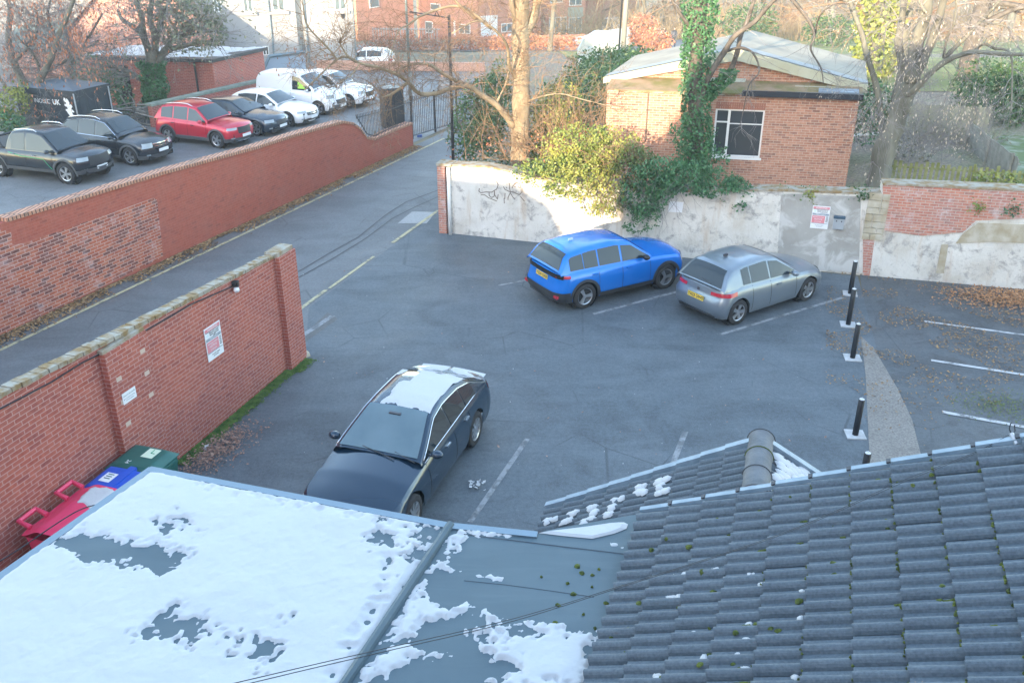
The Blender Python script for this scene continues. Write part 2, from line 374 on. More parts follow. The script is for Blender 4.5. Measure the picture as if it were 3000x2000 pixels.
# cable along the wall
pts=[(690,835),(560,893),(430,965),(330,1018),(240,1065),(150,1118),(60,1165),(0,1200),(-80,1245)]
tag(MB().tube([NW.pz(*p,.03)+Vector((0,0,.012*math.sin(i*2))) for i,p in enumerate(pts)],.012,5).build('cable',M('black cable',(.02,.02,.022),.5)),'thin black cable clipped along the top of the yard brick wall','cable')
# security lamp at the cable's end
t=thing('security_lamp','small black and white security lamp near the top of the yard brick wall','lamp',NW.pz(690,832,.06))
b=MB().box(-.06,.06,-.04,.05,-.05,.06); b.build('lamp_head',M('black plastic',(.02,.022,.026),.45),t)
MB().lathe([(0,-.13),(.045,-.125),(.06,-.09),(.05,-.04),(.0,-.03)],12).build('sensor',M('white plastic',(.7,.72,.75),.4),t,True,loc=(.02,-.05,-.02))
MB().box(-.02,.02,-.1,-.03,-.02,.02).build('bracket',MC['black plastic'],t)
# --- signs on walls
mSignW=M('sign white',(.78,.79,.8),.35); mPink=M('sign pink red',(.68,.25,.28),.4); mGreyS=M('sign grey',(.30,.34,.38),.4); mInk=M('sign ink',(.05,.05,.06),.5); mPale=M('sign pale blue',(.62,.72,.76),.4); mSignRed=M('sign red',(.62,.08,.1),.4)
def wallframe(w,px,py,off=.0):
    P=w.pz(px,py,off); x=w.n.cross(Vector((0,0,1)))*-1
    # x to the viewer's right when looking at the wall from its camera side
    x=Vector((0,0,1)).cross(w.n)
    return frame_xf(P,x,(0,0,1))
def parking_sign(w,px,py,Wd,H,label,head='WARNING',off=.012,rot=0):
    xf=wallframe(w,px,py,off)@Matrix.Rotation(rot,4,'Z')
    t=thing('parking_sign',label,'sign'); t.matrix_world=xf
    h=Wd/2; v=H/2
    MB().box(-h,h,-v,v,-.008,.004).build('board',mSignW,t)
    def bar(n,x0,x1,y0,y1,m,z=.006): return MB().box(x0*h,x1*h,y0*v,y1*v,.003,z).build(n,m,t)
    bar('header_band',-.93,.93,.74,.93,mPink); bar('rule',-.9,.9,.69,.72,mInk)
    bar('grey_band',-.93,.93,.18,.36,mGreyS); bar('pink_panel',-.93,.55,-.5,.14,mPink); bar('rule',-.93,.93,-.56,-.51,mGreyS)
    MB().lathe([(0,.006),(.13*h,.006),(.13*h,.0)],14,Matrix.Translation((-.68*h,.52*v,.001))).build('round_symbol',mPale,t)
    for s,x,y,sz,m in [(head,0,.83,.16,mSignW),('PRIVATE LAND',.15,.60,.11,mInk),('PERMIT HOLDERS',.15,.48,.09,mInk),('ONLY',.15,.40,.07,mInk),('TERMS APPLY',0,.27,.11,mSignW),('PARKING CHARGE',-.2,.0,.09,mSignW),('NOTICE',-.2,-.18,.15,mSignW),('24 HOURS',-.2,-.38,.1,mSignW),('Car park managed',0,-.68,.08,mInk),('by contract',0,-.80,.08,mInk)]:
        text_mb(s,sz*v*1.2,extrude=.001).build('lettering',m,t,loc=(x*h,y*v,.0075))
    b=MB()
    for i in range(5): b.box(.64*h,.9*h,(.05-.11*i)*v,(.10-.11*i)*v,.003,.006)
    b.build('small_print',mInk,t)
    return t
parking_sign(NW,627,999,.50,.68,'tall white and pink parking notice on the yard brick wall between its two piers')
# small square sign
t=thing('notice','small plain white notice on the near pier of the yard brick wall','sign'); t.matrix_world=wallframe(NW,379,1158,.142)
MB().box(-.16,.16,-.1,.1,-.006,.004).build('board',mSignW,t)
text_mb('PRIVATE PROPERTY',.032,extrude=.001).build('lettering',mGreyS,t,loc=(0,.04,.005)); text_mb('No unauthorised parking',.024,extrude=.001).build('lettering',mGreyS,t,loc=(0,-.01,.005)); text_mb('CCTV in operation',.024,extrude=.001).build('lettering',mGreyS,t,loc=(0,-.05,.005))
for q in ((-.13,-.02,0),(.12,.05,0)): MB().lathe([(0,.006),(.008,.006),(.008,0)],8,Matrix.Translation(q)).build('screw',mInk,t)
# --- rendered back wall
g=NG('flaking white render',.9); v=g.tc.outputs['Object']
c=g.ramp(g.noise(.8,8,v,.65),[(.3,(.50,.45,.38)),(.48,(.62,.59,.54)),(.7,(.72,.69,.64))])
c=g.mix(g.ramp(g.noise(2.6,9,v,.72,.4),[(.52,0.0),(.64,.85)]),c,(.27,.25,.24))
dr=g.noise(1.4,6,g.mapping(v,(2.6,2.6,.35)),.6)
c=g.mix(g.ramp(dr,[(.56,0.0),(.72,.6)]),c,(.46,.33,.22))
z=g.sep(v)[2]
c=g.mix(g.math('MULTIPLY',g.ramp(z,[(0,0.0),(1,1.0)]),1.0),c,c)
c=g.mix(g.ramp(g.noise(11,5,v,.7),[(.62,0.0),(.72,.6)]),c,(.20,.17,.15))
g.col(c); g.bump(g.noise(14,6,v),.6,.03); mRender=g.m
g=NG('grey cement render',.9); v=g.tc.outputs['Object']
c=g.ramp(g.noise(.9,6,v),[(.3,(.28,.265,.24)),(.7,(.42,.405,.38))]); c=g.mix(g.ramp(g.noise(1.6,7,v,.6,.6),[(.50,0.0),(.60,.75)]),c,(.58,.57,.55)); g.col(c); g.bump(g.noise(10,5,v),.3,.02); mGreyR=g.m
mStone=M('weathered stone',(.36,.30,.2),.95,col2=(.5,.46,.38),scale=3,detail=8,bump=.7,bscale=12)
BW=Wall(G(1318,684),G(2520,805),.4)
bt=[BW.sz(*p) for p in [(1318,487),(1422,491),(1499,506),(1575,525),(1700,545),(1900,562),(2157,562),(2250,559),(2583,570)]]
t=thing('rendered_wall','flaking white rendered wall behind the blue and silver cars, with a grey cement stretch','wall')
BW.strip(bt,-.2,-.4,0).build('wall',mRender,t)
b=MB()
for (a,za),(c,zc) in zip(bt,bt[1:]): BW.slab([(a,za),(c,zc),(c,zc+.06),(a,za+.06)],-.44,.03,b)
b.build('coping',mCope,t)
BW.slab([BW.sz(*p) for p in [(2290,566),(2522,576),(2516,800),(2275,780)]],0,.012).build('grey_render_panel',mGreyR,t)
BW.slab([BW.sz(*p) for p in [(1935,572),(1975,560),(2100,568),(2120,640),(2060,690),(1960,680)]],0,.008).build('render_patch',mRender,t)
b=MB(); z=1.05; u0,_=BW.sz(2524,700); u1,_=BW.sz(2585,700)
while z<bt[-1][1]-.05:
    m=lerp(u0,u1,random.choice([.35,.62])); h=random.uniform(.14,.22)
    BW.slab([(u0,z),(m-.01,z),(m-.01,z+h-.015),(u0,z+h-.015)],0,.035+random.uniform(0,.02),b); BW.slab([(m+.01,z),(u1,z),(u1,z+h-.015),(m+.01,z+h-.015)],0,.03+random.uniform(0,.02),b); z+=h
b.build('quoin_stones',mStone,t)
BW.slab([BW.sz(*p) for p in [(2528,700),(2562,702),(2548,806),(2528,806)]],0,.014).build('bare_brick_strip',mBrickR,t,uv=True)
# graffiti scrawl: open strokes on the wall face
b=MB(); off=.004
def sc(x,y): return (1390+x/13.84,520+y/13.84)
mGraf=M('faded spray paint',(.18,.145,.12),.9)
for st in [[(200,450),(180,560),(260,620),(470,590),(700,600),(850,500),(900,480)],[(270,700),(420,710),(560,820),(760,900),(900,960)],[(590,600),(600,740),(700,820),(800,760),(810,560),(820,700),(930,880),(960,700)],[(900,170),(960,300),(900,480)],[(1180,380),(1230,480),(1400,570),(1560,590)],[(1290,400),(1310,430)],[(1420,250),(1420,420),(1460,600),(1360,820),(1360,900)],[(1460,640),(1560,800),(1640,890)],[(1600,250),(1720,200),(1850,280),(1890,430),(1900,620),(1820,700),(1680,650),(1560,590)],[(1530,430),(1570,330),(1700,230)],[(1960,450),(1960,600)],[(1620,360),(1660,390)],[(1780,390),(1840,410)],[(1200,850),(1210,1040)],[(1240,650),(1230,860)],[(1870,780),(2020,960)]]:
    P=[BW.pz(*sc(*q),off) for q in st]
    for k in range(len(P)-1):
        d=(P[k+1]-P[k]).normalized(); s_=d.cross(BW.n).normalized()*.013; o=len(b.v)
        b.v+=[tuple(P[k]-s_-d*.01),tuple(P[k]+s_-d*.01),tuple(P[k+1]+s_+d*.01),tuple(P[k+1]-s_+d*.01)]; b.f.append((o,o+1,o+2,o+3))
b.build('graffiti',mGraf,t)
# notice on a pale board among the ivy
b=BW.slab([BW.sz(*p) for p in [(1962,590),(2003,592),(1998,622),(1957,620)]],.012,.03); tag(b.build('notice_board',mSignW),'small white weathered board on the rendered wall under the ivy edge','sign')
# brick end pier and white pipe
t=thing('end_pier','narrow red brick pier closing the alley end of the rendered wall','pier')
BW.slab([BW.sz(1289,684)[:1]+(-.1,),BW.sz(1311,684)[:1]+(-.1,),BW.sz(1311,684)[:1]+(bt[0][1]+.0,),BW.sz(1289,684)[:1]+(bt[0][1]-.02,)],-.4,.06).build('brickwork',mBrickR,t,uv=True)
BW.slab([BW.sz(1287,684)[:1]+(bt[0][1]+.0,),BW.sz(1330,684)[:1]+(bt[0][1]+.0,),BW.sz(1330,684)[:1]+(bt[0][1]+.08,),BW.sz(1287,684)[:1]+(bt[0][1]+.08,)],-.42,.08).build('cap',mCope,t)
P=BW.pz(1319,684,.09); tag(MB().tube([(P.x,P.y,0),(P.x,P.y,bt[0][1]-.02)],.055,10).build('white_pipe',M('white pipe',(.8,.79,.76),.5),smooth=True),'upright white pipe against the end pier of the rendered wall','pipe')
# right hand wall: brick above, render below
RW=Wall(G(2548,808),G(3000,848),.4)
rt=[RW.sz(*p) for p in [(2586,541),(2750,548),(3000,559),(3300,575)]]
t=thing('old_boundary_wall','old wall of crumbling red brick over stained white render, right of the stone quoins','wall')
RW.strip(rt,-.2,-.42,0).build('wall',mRender,t)
RW.slab([RW.sz(*p) for p in [(2586,541),(3000,559),(3300,575),(3300,655),(3000,640),(2860,645),(2820,680),(2700,690),(2590,675)]],0,.02).build('brickwork',mBrickR,t,uv=True)
RW.slab([RW.sz(*p) for p in [(2865,652),(3300,668),(3300,720),(2900,708),(2800,712),(2820,685)]],0,.024).build('bare_stone',mStone,t)
RW.slab([RW.sz(*p) for p in [(2758,715),(2778,716),(2765,800),(2742,800)]],0,.02).build('bare_stone_strip',mStone,t)
b=MB()
for (a,za),(c,zc) in zip(rt,rt[1:]): RW.slab([(a,za),(c,zc),(c,zc+.06),(a,za+.06)],-.46,.05,b)
b.build('coping',mCope,t)
parking_sign(BW,2403,637,.46,.64,'white and pink parking notice on the grey cement wall beside the letter box',off=.03)
t=thing('wall_box','grey steel letter box with a dark lid on the grey cement wall','letter box'); t.matrix_world=wallframe(BW,2457,650,.02)
MB().box(-.14,.14,-.18,.12,0,.11).build('body',M('grey steel',(.42,.45,.48),.4,.3),t)
MB().box(-.15,.15,.12,.18,0,.13).build('lid',M('dark steel',(.05,.09,.13),.4),t)
for x in (-.065,.065): MB().lathe([(0,.12),(.018,.12),(.018,.1)],8,Matrix.Translation((x,.05,0))).build('lock',mInk,t)
# ---------------- cars ----------------
mGlass=M('car glass',(.020,.030,.036),.02,spec=.5); mGlass.node_tree.nodes['Principled BSDF'].inputs['IOR'].default_value=1.58
mTyre=M('tyre rubber',(.022,.022,.024),.85); mRimS=M('rim silver',(.45,.47,.5),.3,.8); mRimD=M('rim dark',(.05,.055,.06),.35,.6); mTrim=M('black trim',(.03,.032,.036),.6)
mChrome=M('chrome',(.75,.77,.8),.15,1.0); mLamp=M('headlamp glass',(.30,.34,.36),.08,spec=1.0); mTail=M('tail lamp red',(.45,.02,.04),.15,spec=.8); mPlateY=M('plate yellow',(.8,.55,.06),.4); mPlateW=M('plate white',(.8,.8,.8),.4)
mUnder=M('underbody',(.012,.012,.013),.9); mGrey=M('grey cladding',(.075,.08,.085),.7)
def paint(name,c,metal=.35,rough=.28): 
    return M(name,c,rough,metal,coat=.6)
class Car:
    def __init__(s,name,label,group=None,cat='car',**k):
        s.k=dict(ro=.8,wb=2.6,fo=.85,W=1.78,r=.33,zl=.2,rc_r=.38,rc_f=.5,arch=.06,clad=None,rb=.2,
            zs=[(-1,.92),(0,.93),(1.5,.9),(2.6,.82),(3.4,.68)],zt=[(-1,.95),(1.9,.98),(2.6,.9),(3.45,.72)],
            prof=[(-.62,.95),(-.3,1.36),(.2,1.45),(1.1,1.45),(1.5,1.38),(2.2,.95)],roofw=.56,
            rear=[(.2,.12),(.35,.02),(.55,0),(.75,.06),(1.0,.14)],front=[(.2,-.1),(.35,-.02),(.5,0),(.65,-.05),(.8,-.14)],
            wins=[(.05,.95),(1.0,2.0)],wscr=(1.5,2.2),rwin=(-.6,-.32),rim='s',tile=None,rails=None,mir=1.95,plate='',front_plate=True,lod=1)
        s.k.update(k); s.__dict__.update(s.k); s.paint=k['paint']; s.root=thing(name,label,cat,group=group)
        s.body()
    # plan contour of one side: from rear centre to front centre (y>=0)
    def contour(s):
        if hasattr(s,'_c'): return s._c
        h=s.W/2; P=[]; rr,rf=s.rc_r,s.rc_f; x0=-s.ro; x1=s.wb+s.fo
        for t in (0,.35,.7,1): y=(h-rr)*t; P.append((x0+.05*(y/h)**2,y))
        for k in range(1,6): a=R(90*k/5); P.append((x0+.05*((h-rr)/h)**2+rr*.75*(1-math.cos(a)),h-rr+rr*math.sin(a)*.98))
        xa=P[-1][0]; xb=x1-rf*.9
        n=max(30,int((xb-xa)/.075)) if s.lod else 16
        for k in range(1,n): t=k/n; P.append((lerp(xa,xb,t),h*(1-.02*abs(2*t-1)**3)))
        for k in range(6): a=R(90*k/5); P.append((xb+(rf*.9-.10)*math.sin(a),h-rf+rf*math.cos(a)*.98))
        for t in (.7,.35,0): y=(h-rf)*t; P.append((x1-.10*((y/h)**2)/(((h-rf)/h)**2),y))
        s._c=P; return P
    def wf(s,f): return interp(f,[(0,.94),(.12,.98),(.3,1.0),(.55,1.0),(.75,.985),(.9,.95),(1,.9)])
    def pt(s,c,z,off=0.0):
        C=s.contour(); c=max(0,min(len(C)-1.001,c)); i=int(c); t=c-i
        x=lerp(C[i][0],C[i+1][0],t); y=lerp(C[i][1],C[i+1][1],t)
        zs=interp(x,s.zs); f=(z-s.zl)/(zs-s.zl); f=max(0,min(1,f))
        y*=s.wf(f)
        xr=smooth((-s.ro+1.0-x)/.7); xf=smooth((x-(s.wb+s.fo-1.1))/.8)
        x+=xr*interp(z,s.rear)+xf*interp(z,s.front)
        p=Vector((x,y,z))
        if off:
            C0=s.pt(c-.3,z); C1=s.pt(c+.3,z); d=(C1-C0); n=Vector((-d.y,d.x,0)); 
            if n.length>1e-6: n.normalize()
            p+=n*off
        return p
    def cx(s,x):   # contour parameter for a side station
        C=s.contour(); 
        for i in range(4,len(C)-1):
            if C[i][0]<=x<=C[i+1][0] and C[i][1]>s.W*.2: return i+(x-C[i][0])/max(1e-6,C[i+1][0]-C[i][0])
        return 8 if x<0 else len(C)-10
    def cfy(s,y):
        C=s.contour()
        for i in range(len(C)-2,0,-1):
            if min(C[i][1],C[i+1][1])<=y<=max(C[i][1],C[i+1][1]): return i+(y-C[i][1])/(C[i+1][1]-C[i][1]+1e-9)
        return len(C)-1
    def cry(s,y):
        C=s.contour()
        for i in range(0,len(C)-1):
            if C[i][1]<=y<=C[i+1][1]: return i+(y-C[i][1])/(C[i+1][1]-C[i][1]+1e-9)
        return 0
    def zlow(s,x):
        z=s.zl; 
        for xw in (0,s.wb):
            d=abs(x-xw); Ra=s.r+s.arch
            if d<Ra: z=max(z,s.r+math.sqrt(Ra*Ra-d*d))
        return z
    def greenp(s,t):    # arc position along cabin profile 0..1
        P=s.prof; L=[math.dist(a,b) for a,b in zip(P,P[1:])]; q=t*sum(L)
        for (a,b),l in zip(zip(P,P[1:]),L):
            if q<=l+1e-9: return (lerp(a[0],b[0],q/l),lerp(a[1],b[1],q/l))
            q-=l
        return P[-1]
    def tof(s,x,front):
        N=400; best=None
        for i in range(N+1):
            p=s.greenp(i/N)
            if (p[0]>s.xmid)==front:
                d=abs(p[0]-x)
                if best is None or d<best[0]: best=(d,i/N)
        return best[1]
    def hw(s,x,z):
        c=s.cx(min(max(x,-s.ro+.35),s.wb+s.fo-.6)); zb=interp(x,s.zs); base=s.pt(c,zb-.001).y
        zm=max(p[1] for p in s.prof); return lerp(base+.005,s.roofw,max(0,(z-zb)/(zm-zb)))
    def top(s,x): # cabin height at station x
        best=-9
        for a,b in zip(s.prof,s.prof[1:]):
            if min(a[0],b[0])<=x<=max(a[0],b[0]): best=max(best,lerp(a[1],b[1],(x-a[0])/(b[0]-a[0]+1e-9)))
        return best
    def patch(s,name,mat,c0,c1,z0,z1,off=.008,nu=6,nv=2,both=True,ends=None,parent=None):
        out=[]
        for sg in ((1,-1) if both else (1,)):
            b=MB()
            def fn(u,v):
                c=lerp(c0,c1,u); a=z0(u) if callable(z0) else z0; d=z1(u) if callable(z1) else z1
                p=s.pt(c,lerp(a,d,v),off); return (p.x,p.y*sg,p.z)
            b.grid(fn,nu,nv,flip=(sg>0)); out.append(b.build(name,mat,parent or s.root,True))
        return out
    def across(s,name,mat,end,y,z0,z1,off=.01,nu=10,nv=2,parent=None):  # strip across front or rear
        b=MB(); cf=s.cfy if end=='f' else s.cry
        def fn(u,v):
            yy=lerp(-y,y,u); sg=1 if yy>=0 else -1
            a=z0(abs(yy)) if callable(z0) else z0; d=z1(abs(yy)) if callable(z1) else z1
            p=s.pt(cf(abs(yy)),lerp(a,d,v)); 
            return (p.x+(off if end=='f' else -off),yy,p.z)
        b.grid(fn,nu,nv,flip=(end!='f')); return b.build(name,mat,parent or s.root,True)
    def body(s):
        s.xmid=(s.prof[0][0]+s.prof[-1][0])/2
        C=s.contour(); rows=[0,.1,.22,.38,.55,.7,.82,.92,1.0]; b=MB()
        P=[]
        for i,(x,y) in enumerate(C):
            col=[]; zs=interp(x,s.zs); zl=s.zlow(x) if (s.lod and y>s.W*.4) else s.zl
            for f in rows: col.append(s.pt(i,lerp(zl,zs,f)))
            P.append(col)
        nR=len(rows)
        for sg in (1,-1):
            vs=[(p.x,p.y*sg,p.z) for col in P for p in col]; fs=[]
            for i in range(len(P)-1):
                for j in range(nR-1):
                    q=(i*nR+j,(i+1)*nR+j,(i+1)*nR+j+1,i*nR+j+1); fs.append(q if sg<0 else q[::-1])
            b.add(vs,fs)
        K=8; vs=[]
        for col in P:
            p=col[-1]; A=(interp(p.x,s.zt)-p.z)*min(1,p.y/(s.W/2*.9))
            for k in range(K+1):
                t=2*k/K-1; vs.append((p.x,p.y*t,p.z+A*(1-t*t)))
        b.add(vs,[(i*(K+1)+k,(i+1)*(K+1)+k,(i+1)*(K+1)+k+1,i*(K+1)+k+1) for i in range(len(P)-1) for k in range(K)])
        # cabin
        N=26; sec=[]
        for i in range(N+1):
            x,z=s.greenp(i/N); zb=interp(x,s.zs)-.02; z=max(z,zb+.001); h=z-zb; e=min(.06,h*.5)
            row=[(x,s.hw(x,zb+.02),zb)]
            for f in (.35,.7,1): zz=zb+(h-e)*f; row.append((x,s.hw(x,zz),zz))
            w=s.hw(x,z-e); row.append((x,w-.035,z-e*.35))
            for t in (.8,.55,.28,0): row.append((x,(w-.06)*t,z+.025*(1-t*t)*min(1,h/.3)))
            sec.append(row)
        n=len(sec[0])
        for sg in (1,-1):
            b.add([(x,y*sg,z) for r_ in sec for x,y,z in r_],[((i*n+j,(i+1)*n+j,(i+1)*n+j+1,i*n+j+1) if sg<0 else (i*n+j+1,(i+1)*n+j+1,(i+1)*n+j,i*n+j)) for i in range(N) for j in range(n-1)])
        s.bodyo=b.build('body',s.paint,s.root,True)
        # underside
        u=MB().box(-s.ro+.12,s.wb+s.fo-.15,-s.W/2+.25,s.W/2-.25,s.zl-.03,.6)
        for xw in (0,s.wb):
            for sg in (1,-1):
                u.lathe([(0,-.18),(s.r+s.arch+.01,-.18),(s.r+s.arch+.01,.04)],18,Matrix.Translation((xw,sg*(s.W/2-.12),s.r))@Matrix.Rotation(R(-90*sg),4,'X'))
        u.box(s.r+s.arch,s.wb-s.r-s.arch,-s.W/2+.12,s.W/2-.12,s.zl-.02,.5)
        u.build('underbody',mUnder,s.root)
        # glass
        def topz(x): 
            return s.top(x)
        for x0,x1 in s.wins:
            for sg in (1,-1):
                w=MB()
                def fn(a,c):
                    x=lerp(x0,x1,a); zb=interp(x,s.zs)+.035; zt=max(topz(x)-.085,zb+.002); z=lerp(zb,zt,c); return (x,(s.hw(x,z)+.007)*sg,z)
                w.grid(fn,14,4,flip=(sg>0)); w.build('side_window',mGlass,s.root,True)
        def topgl(name,t0,t1,m=.075):
            w=MB()
            if name=='rear_window': m=.12
            def fn(a,c):
                x,z=s.greenp(lerp(t0,t1,a)); zb=interp(x,s.zs); W_=s.hw(x,z-.05)-m; t=2*c-1
                return (x+ (.004 if name=='windscreen' else -.004),W_*t,z+.025*(1-t*t)*min(1,(z-zb)/.3)+.010)
            w.grid(fn,10,8,flip=False); return w.build(name,mGlass,s.root,True)
        if s.wscr: topgl('windscreen',s.tof(s.wscr[0],True),s.tof(s.wscr[1],True))
        if s.rwin: topgl('rear_window',s.tof(s.rwin[1],False),s.tof(s.rwin[0],False))
        # wheels
        s.wheels()
        # mirrors
        zb=interp(s.mir,s.zs)
        for sg in (1,-1):
            y=s.hw(s.mir,zb)
            m=MB().grid(lambda a,c:(s.mir+.02+.09*math.cos(2*math.pi*a)*math.sin(math.pi*c),sg*(y+.13-.11*math.cos(math.pi*c)),zb+.08+.075*math.sin(2*math.pi*a)*math.sin(math.pi*c)),12,6)
            m.box(s.mir,s.mir+.05,min(sg*(y-.04),sg*(y+.06)),max(sg*(y-.04),sg*(y+.06)),zb+.03,zb+.06)
            m.build('mirror',s.k.get('mirm',s.paint),s.root,True)
        if s.clad:
            for xw in (0,s.wb):
                for sg in (1,-1):
                    w=MB()
                    def fn(a,c):
                        an=R(lerp(-8,188,a)); rr=s.r+s.arch-.012+.075*c; x=xw+rr*math.cos(an); z=s.r+rr*math.sin(an); p=s.pt(s.cx(x),z,.010); return (x,p.y*sg,z)
                    w.grid(fn,20,1,flip=(sg<0)); w.build('wheel_arch',s.clad,s.root,True)
            ca=s.cx(s.r+s.arch+.06); cb=s.cx(s.wb-s.r-s.arch-.06)
            s.patch('sill',s.clad,ca,cb,s.zl,s.zl+.13,.012,14)
            s.patch('lower_bumper',s.clad,0,s.cx(-s.r-s.arch-.06),s.zl,s.zl+s.rb,.012,12); s.patch('lower_bumper',s.clad,s.cx(s.wb+s.r+s.arch+.06),len(C)-1.01,s.zl,s.zl+.17,.012,12)
        else:
            s.across('lower_grille',mTrim,'f',s.W*.28,s.zl+.06,s.zl+.16)
        if s.rails:
            for sg in (1,-1):
                P_=[]
                for k in range(9):
                    x=lerp(s.rails[0],s.rails[1],k/8); zz=s.top(x); P_.append((x,sg*(s.hw(x,zz-.06)-.03),zz+.0+(.055 if 0<k<8 else 0)))
                MB().tube(P_,.018,5).build('roof_rail',s.k.get('railm',mChrome),s.root,True)
        # door seams
        if s.lod:
            for x in s.k.get('seams',(.55,1.12,2.1)):
                if abs(x)<s.r+s.arch or abs(x-s.wb)<s.r+s.arch: zlo=s.r+s.arch+.32
                else: zlo=s.zl+.1
                for sg in (1,-1):
                    w=MB()
                    c=s.cx(x); 
                    w.grid(lambda a,d:((lambda p:(p.x+(a-.5)*.012,p.y*sg,p.z))(s.pt(c,lerp(zlo,interp(x,s.zs)-.01,d),.004))),1,6,flip=(sg<0)); w.build('door_seam',mUnder,s.root)
            for x in s.k.get('handles',(.75,1.7)):
                zh=interp(x,s.zs)-.13
                for sg in (1,-1):
                    p=s.pt(s.cx(x),zh,.02); MB().box(-.08,.08,-.015,.015,-.015,.015,Matrix.Translation((x,p.y*sg,zh))).build('door_handle',s.k.get('handm',s.paint),s.root)
    def wheels(s):
        rim=mRimS if s.rim in 'sw' else mRimD; r=s.r
        ty=MB().lathe([(r*.62,-.1),(r*.9,-.11),(r*.985,-.09),(r,-.05),(r,.05),(r*.985,.09),(r*.9,.11),(r*.66,.105)],26,Matrix.Rotation(R(90),4,'X'))
        rm=MB().lathe([(0,.03),(r*.6,.03),(r*.64,.09),(r*.67,.1)],22,Matrix.Rotation(R(90),4,'X'))
        sp=MB()
        nS=s.k.get('spokes',5)
        for k in range(nS):
            for dd in ((-.09,.09) if nS<=5 else (0,)):
                a=2*math.pi*k/nS; xf=Matrix.Rotation(R(90),4,'X')@Matrix.Rotation(a+dd*1.6,4,'Z')
                sp.prism([(r*.06,-.026),(r*.62,-.018-.006),(r*.62,.018+.006),(r*.06,.026)],.06,.092,xf)
        sp.lathe([(0,.1),(r*.14,.098),(r*.16,.06)],12,Matrix.Rotation(R(90),4,'X'))
        sp.lathe([(r*.6,.088),(r*.66,.1),(r*.68,.1),(r*.68,.07)],22,Matrix.Rotation(R(90),4,'X'))
        first=None
        for xw in (0,s.wb):
            for sg in (-1,1):
                if first is None:
                    w=bpy.data.objects.new('wheel',None); COL.objects.link(w); w.parent=s.root
                    ty.build('tyre',mTyre,w,True); rm.build('rim',mRimD if s.rim!='w' else mRimS,w,True); sp.build('spokes',rim if s.rim!='d2' else mRimD,w); first=w
                else:
                    w=copy_tree(first,s.root)
                w.location=(xw,sg*(s.W/2-.125),r); w.rotation_euler=(0,0,0 if sg<0 else math.pi)
    def plates(s,end,txt,z,mat,lean=0.0,y=0):
        p=s.pt((s.cfy if end=='f' else s.cry)(0),z); sg=1 if end=='f' else -1
        n=Vector((sg,0,lean)).normalized(); x=Vector((0,sg,0)); upv=n.cross(x)
        xf=frame_xf(p+n*.018,x,upv); o=MB().box(-.26,.26,-.057,.057,-.012,.004).build('number_plate',mat,s.root); o.matrix_local=xf
        if txt:
            q=text_mb(txt,.105,True,.001,1.0).build('lettering',mInk,o,loc=(0,0,.006))
        return o
    def place(s,x,y,z,yaw): s.root.location=(x,y,z); s.root.rotation_euler=(0,0,R(yaw)); return s
# --- electric blue crossover
mCladD=M('dark cladding',(.03,.032,.036),.65); mInk_=M('gloss black',(.012,.012,.014),.2)
pBlue=paint('blue car paint',(.0,.17,.62),.2,.22)
c=Car('blue_crossover','bright blue crossover with dark wheels parked against the rendered wall, tail to the yard',paint=pBlue,ro=.83,wb=2.605,fo=.86,W=1.79,r=.34,zl=.24,clad=mCladD,rb=.30,
  zs=[(-.9,1.0),(-.3,1.03),(1.5,1.0),(2.6,.95),(3.1,.90),(3.5,.80)],zt=[(-.9,1.02),(1.9,1.06),(2.6,1.06),(3.2,.99),(3.5,.86)],
  prof=[(-.72,1.06),(-.52,1.36),(-.35,1.47),(.2,1.53),(1.0,1.54),(1.5,1.47),(2.12,1.06)],roofw=.60,
  rear=[(.24,.10),(.4,.0),(.6,0),(.68,.07),(1.0,.10)],front=[(.24,-.1),(.4,-.02),(.6,0),(.85,-.04),(.95,-.1)],
  wins=[(-.42,-.02),(0.0,.42),(.46,1.12),(1.18,2.05)],wscr=(1.52,2.1),rwin=(-.70,-.40),rim='s',spokes=3,mir=1.82,mirm=mInk_,seams=(.42,1.15,2.05),handles=(.30,1.35))
s=c
s.across('tail_band',mInk_,'r',.80,.88,.99,.014,14); s.patch('tail_light',mTail,s.cry(.62),s.cry(.885),.90,.97,.016,4)
for sg in (1,-1): MB().box(-.03,.03,-.09,.09,-.035,.035,Matrix.Translation((s.pt(s.cry(.7),.42).x-.0,sg*.68,.42))).build('rear_reflector',mTail,s.root)
s.across('rear_skid',mChrome,'r',.55,.27,.30,.03,8); s.plates('r','YG24 OXB',.80,mPlateY,.12); s.plates('f','YG24 OXB',.45,mPlateW)
s.patch('headlight',mLamp,s.cfy(.5),s.cfy(.85),.72,.86,.012,5); s.across('grille',mTrim,'f',.5,.45,.72,.012)
MB().prism([(-.09,-.02),(.03,-.03),(.03,.03),(-.09,.02)],0,.055).build('antenna',mChrome,s.root,loc=(.12,0,1.555))
MB().tube([(-.66,.05,1.16),(-.70,-.32,1.12)],.012,4).build('rear_wiper',mTrim,s.root)
c.place(1.297+.12,22.25-.35,0.004,30.5)
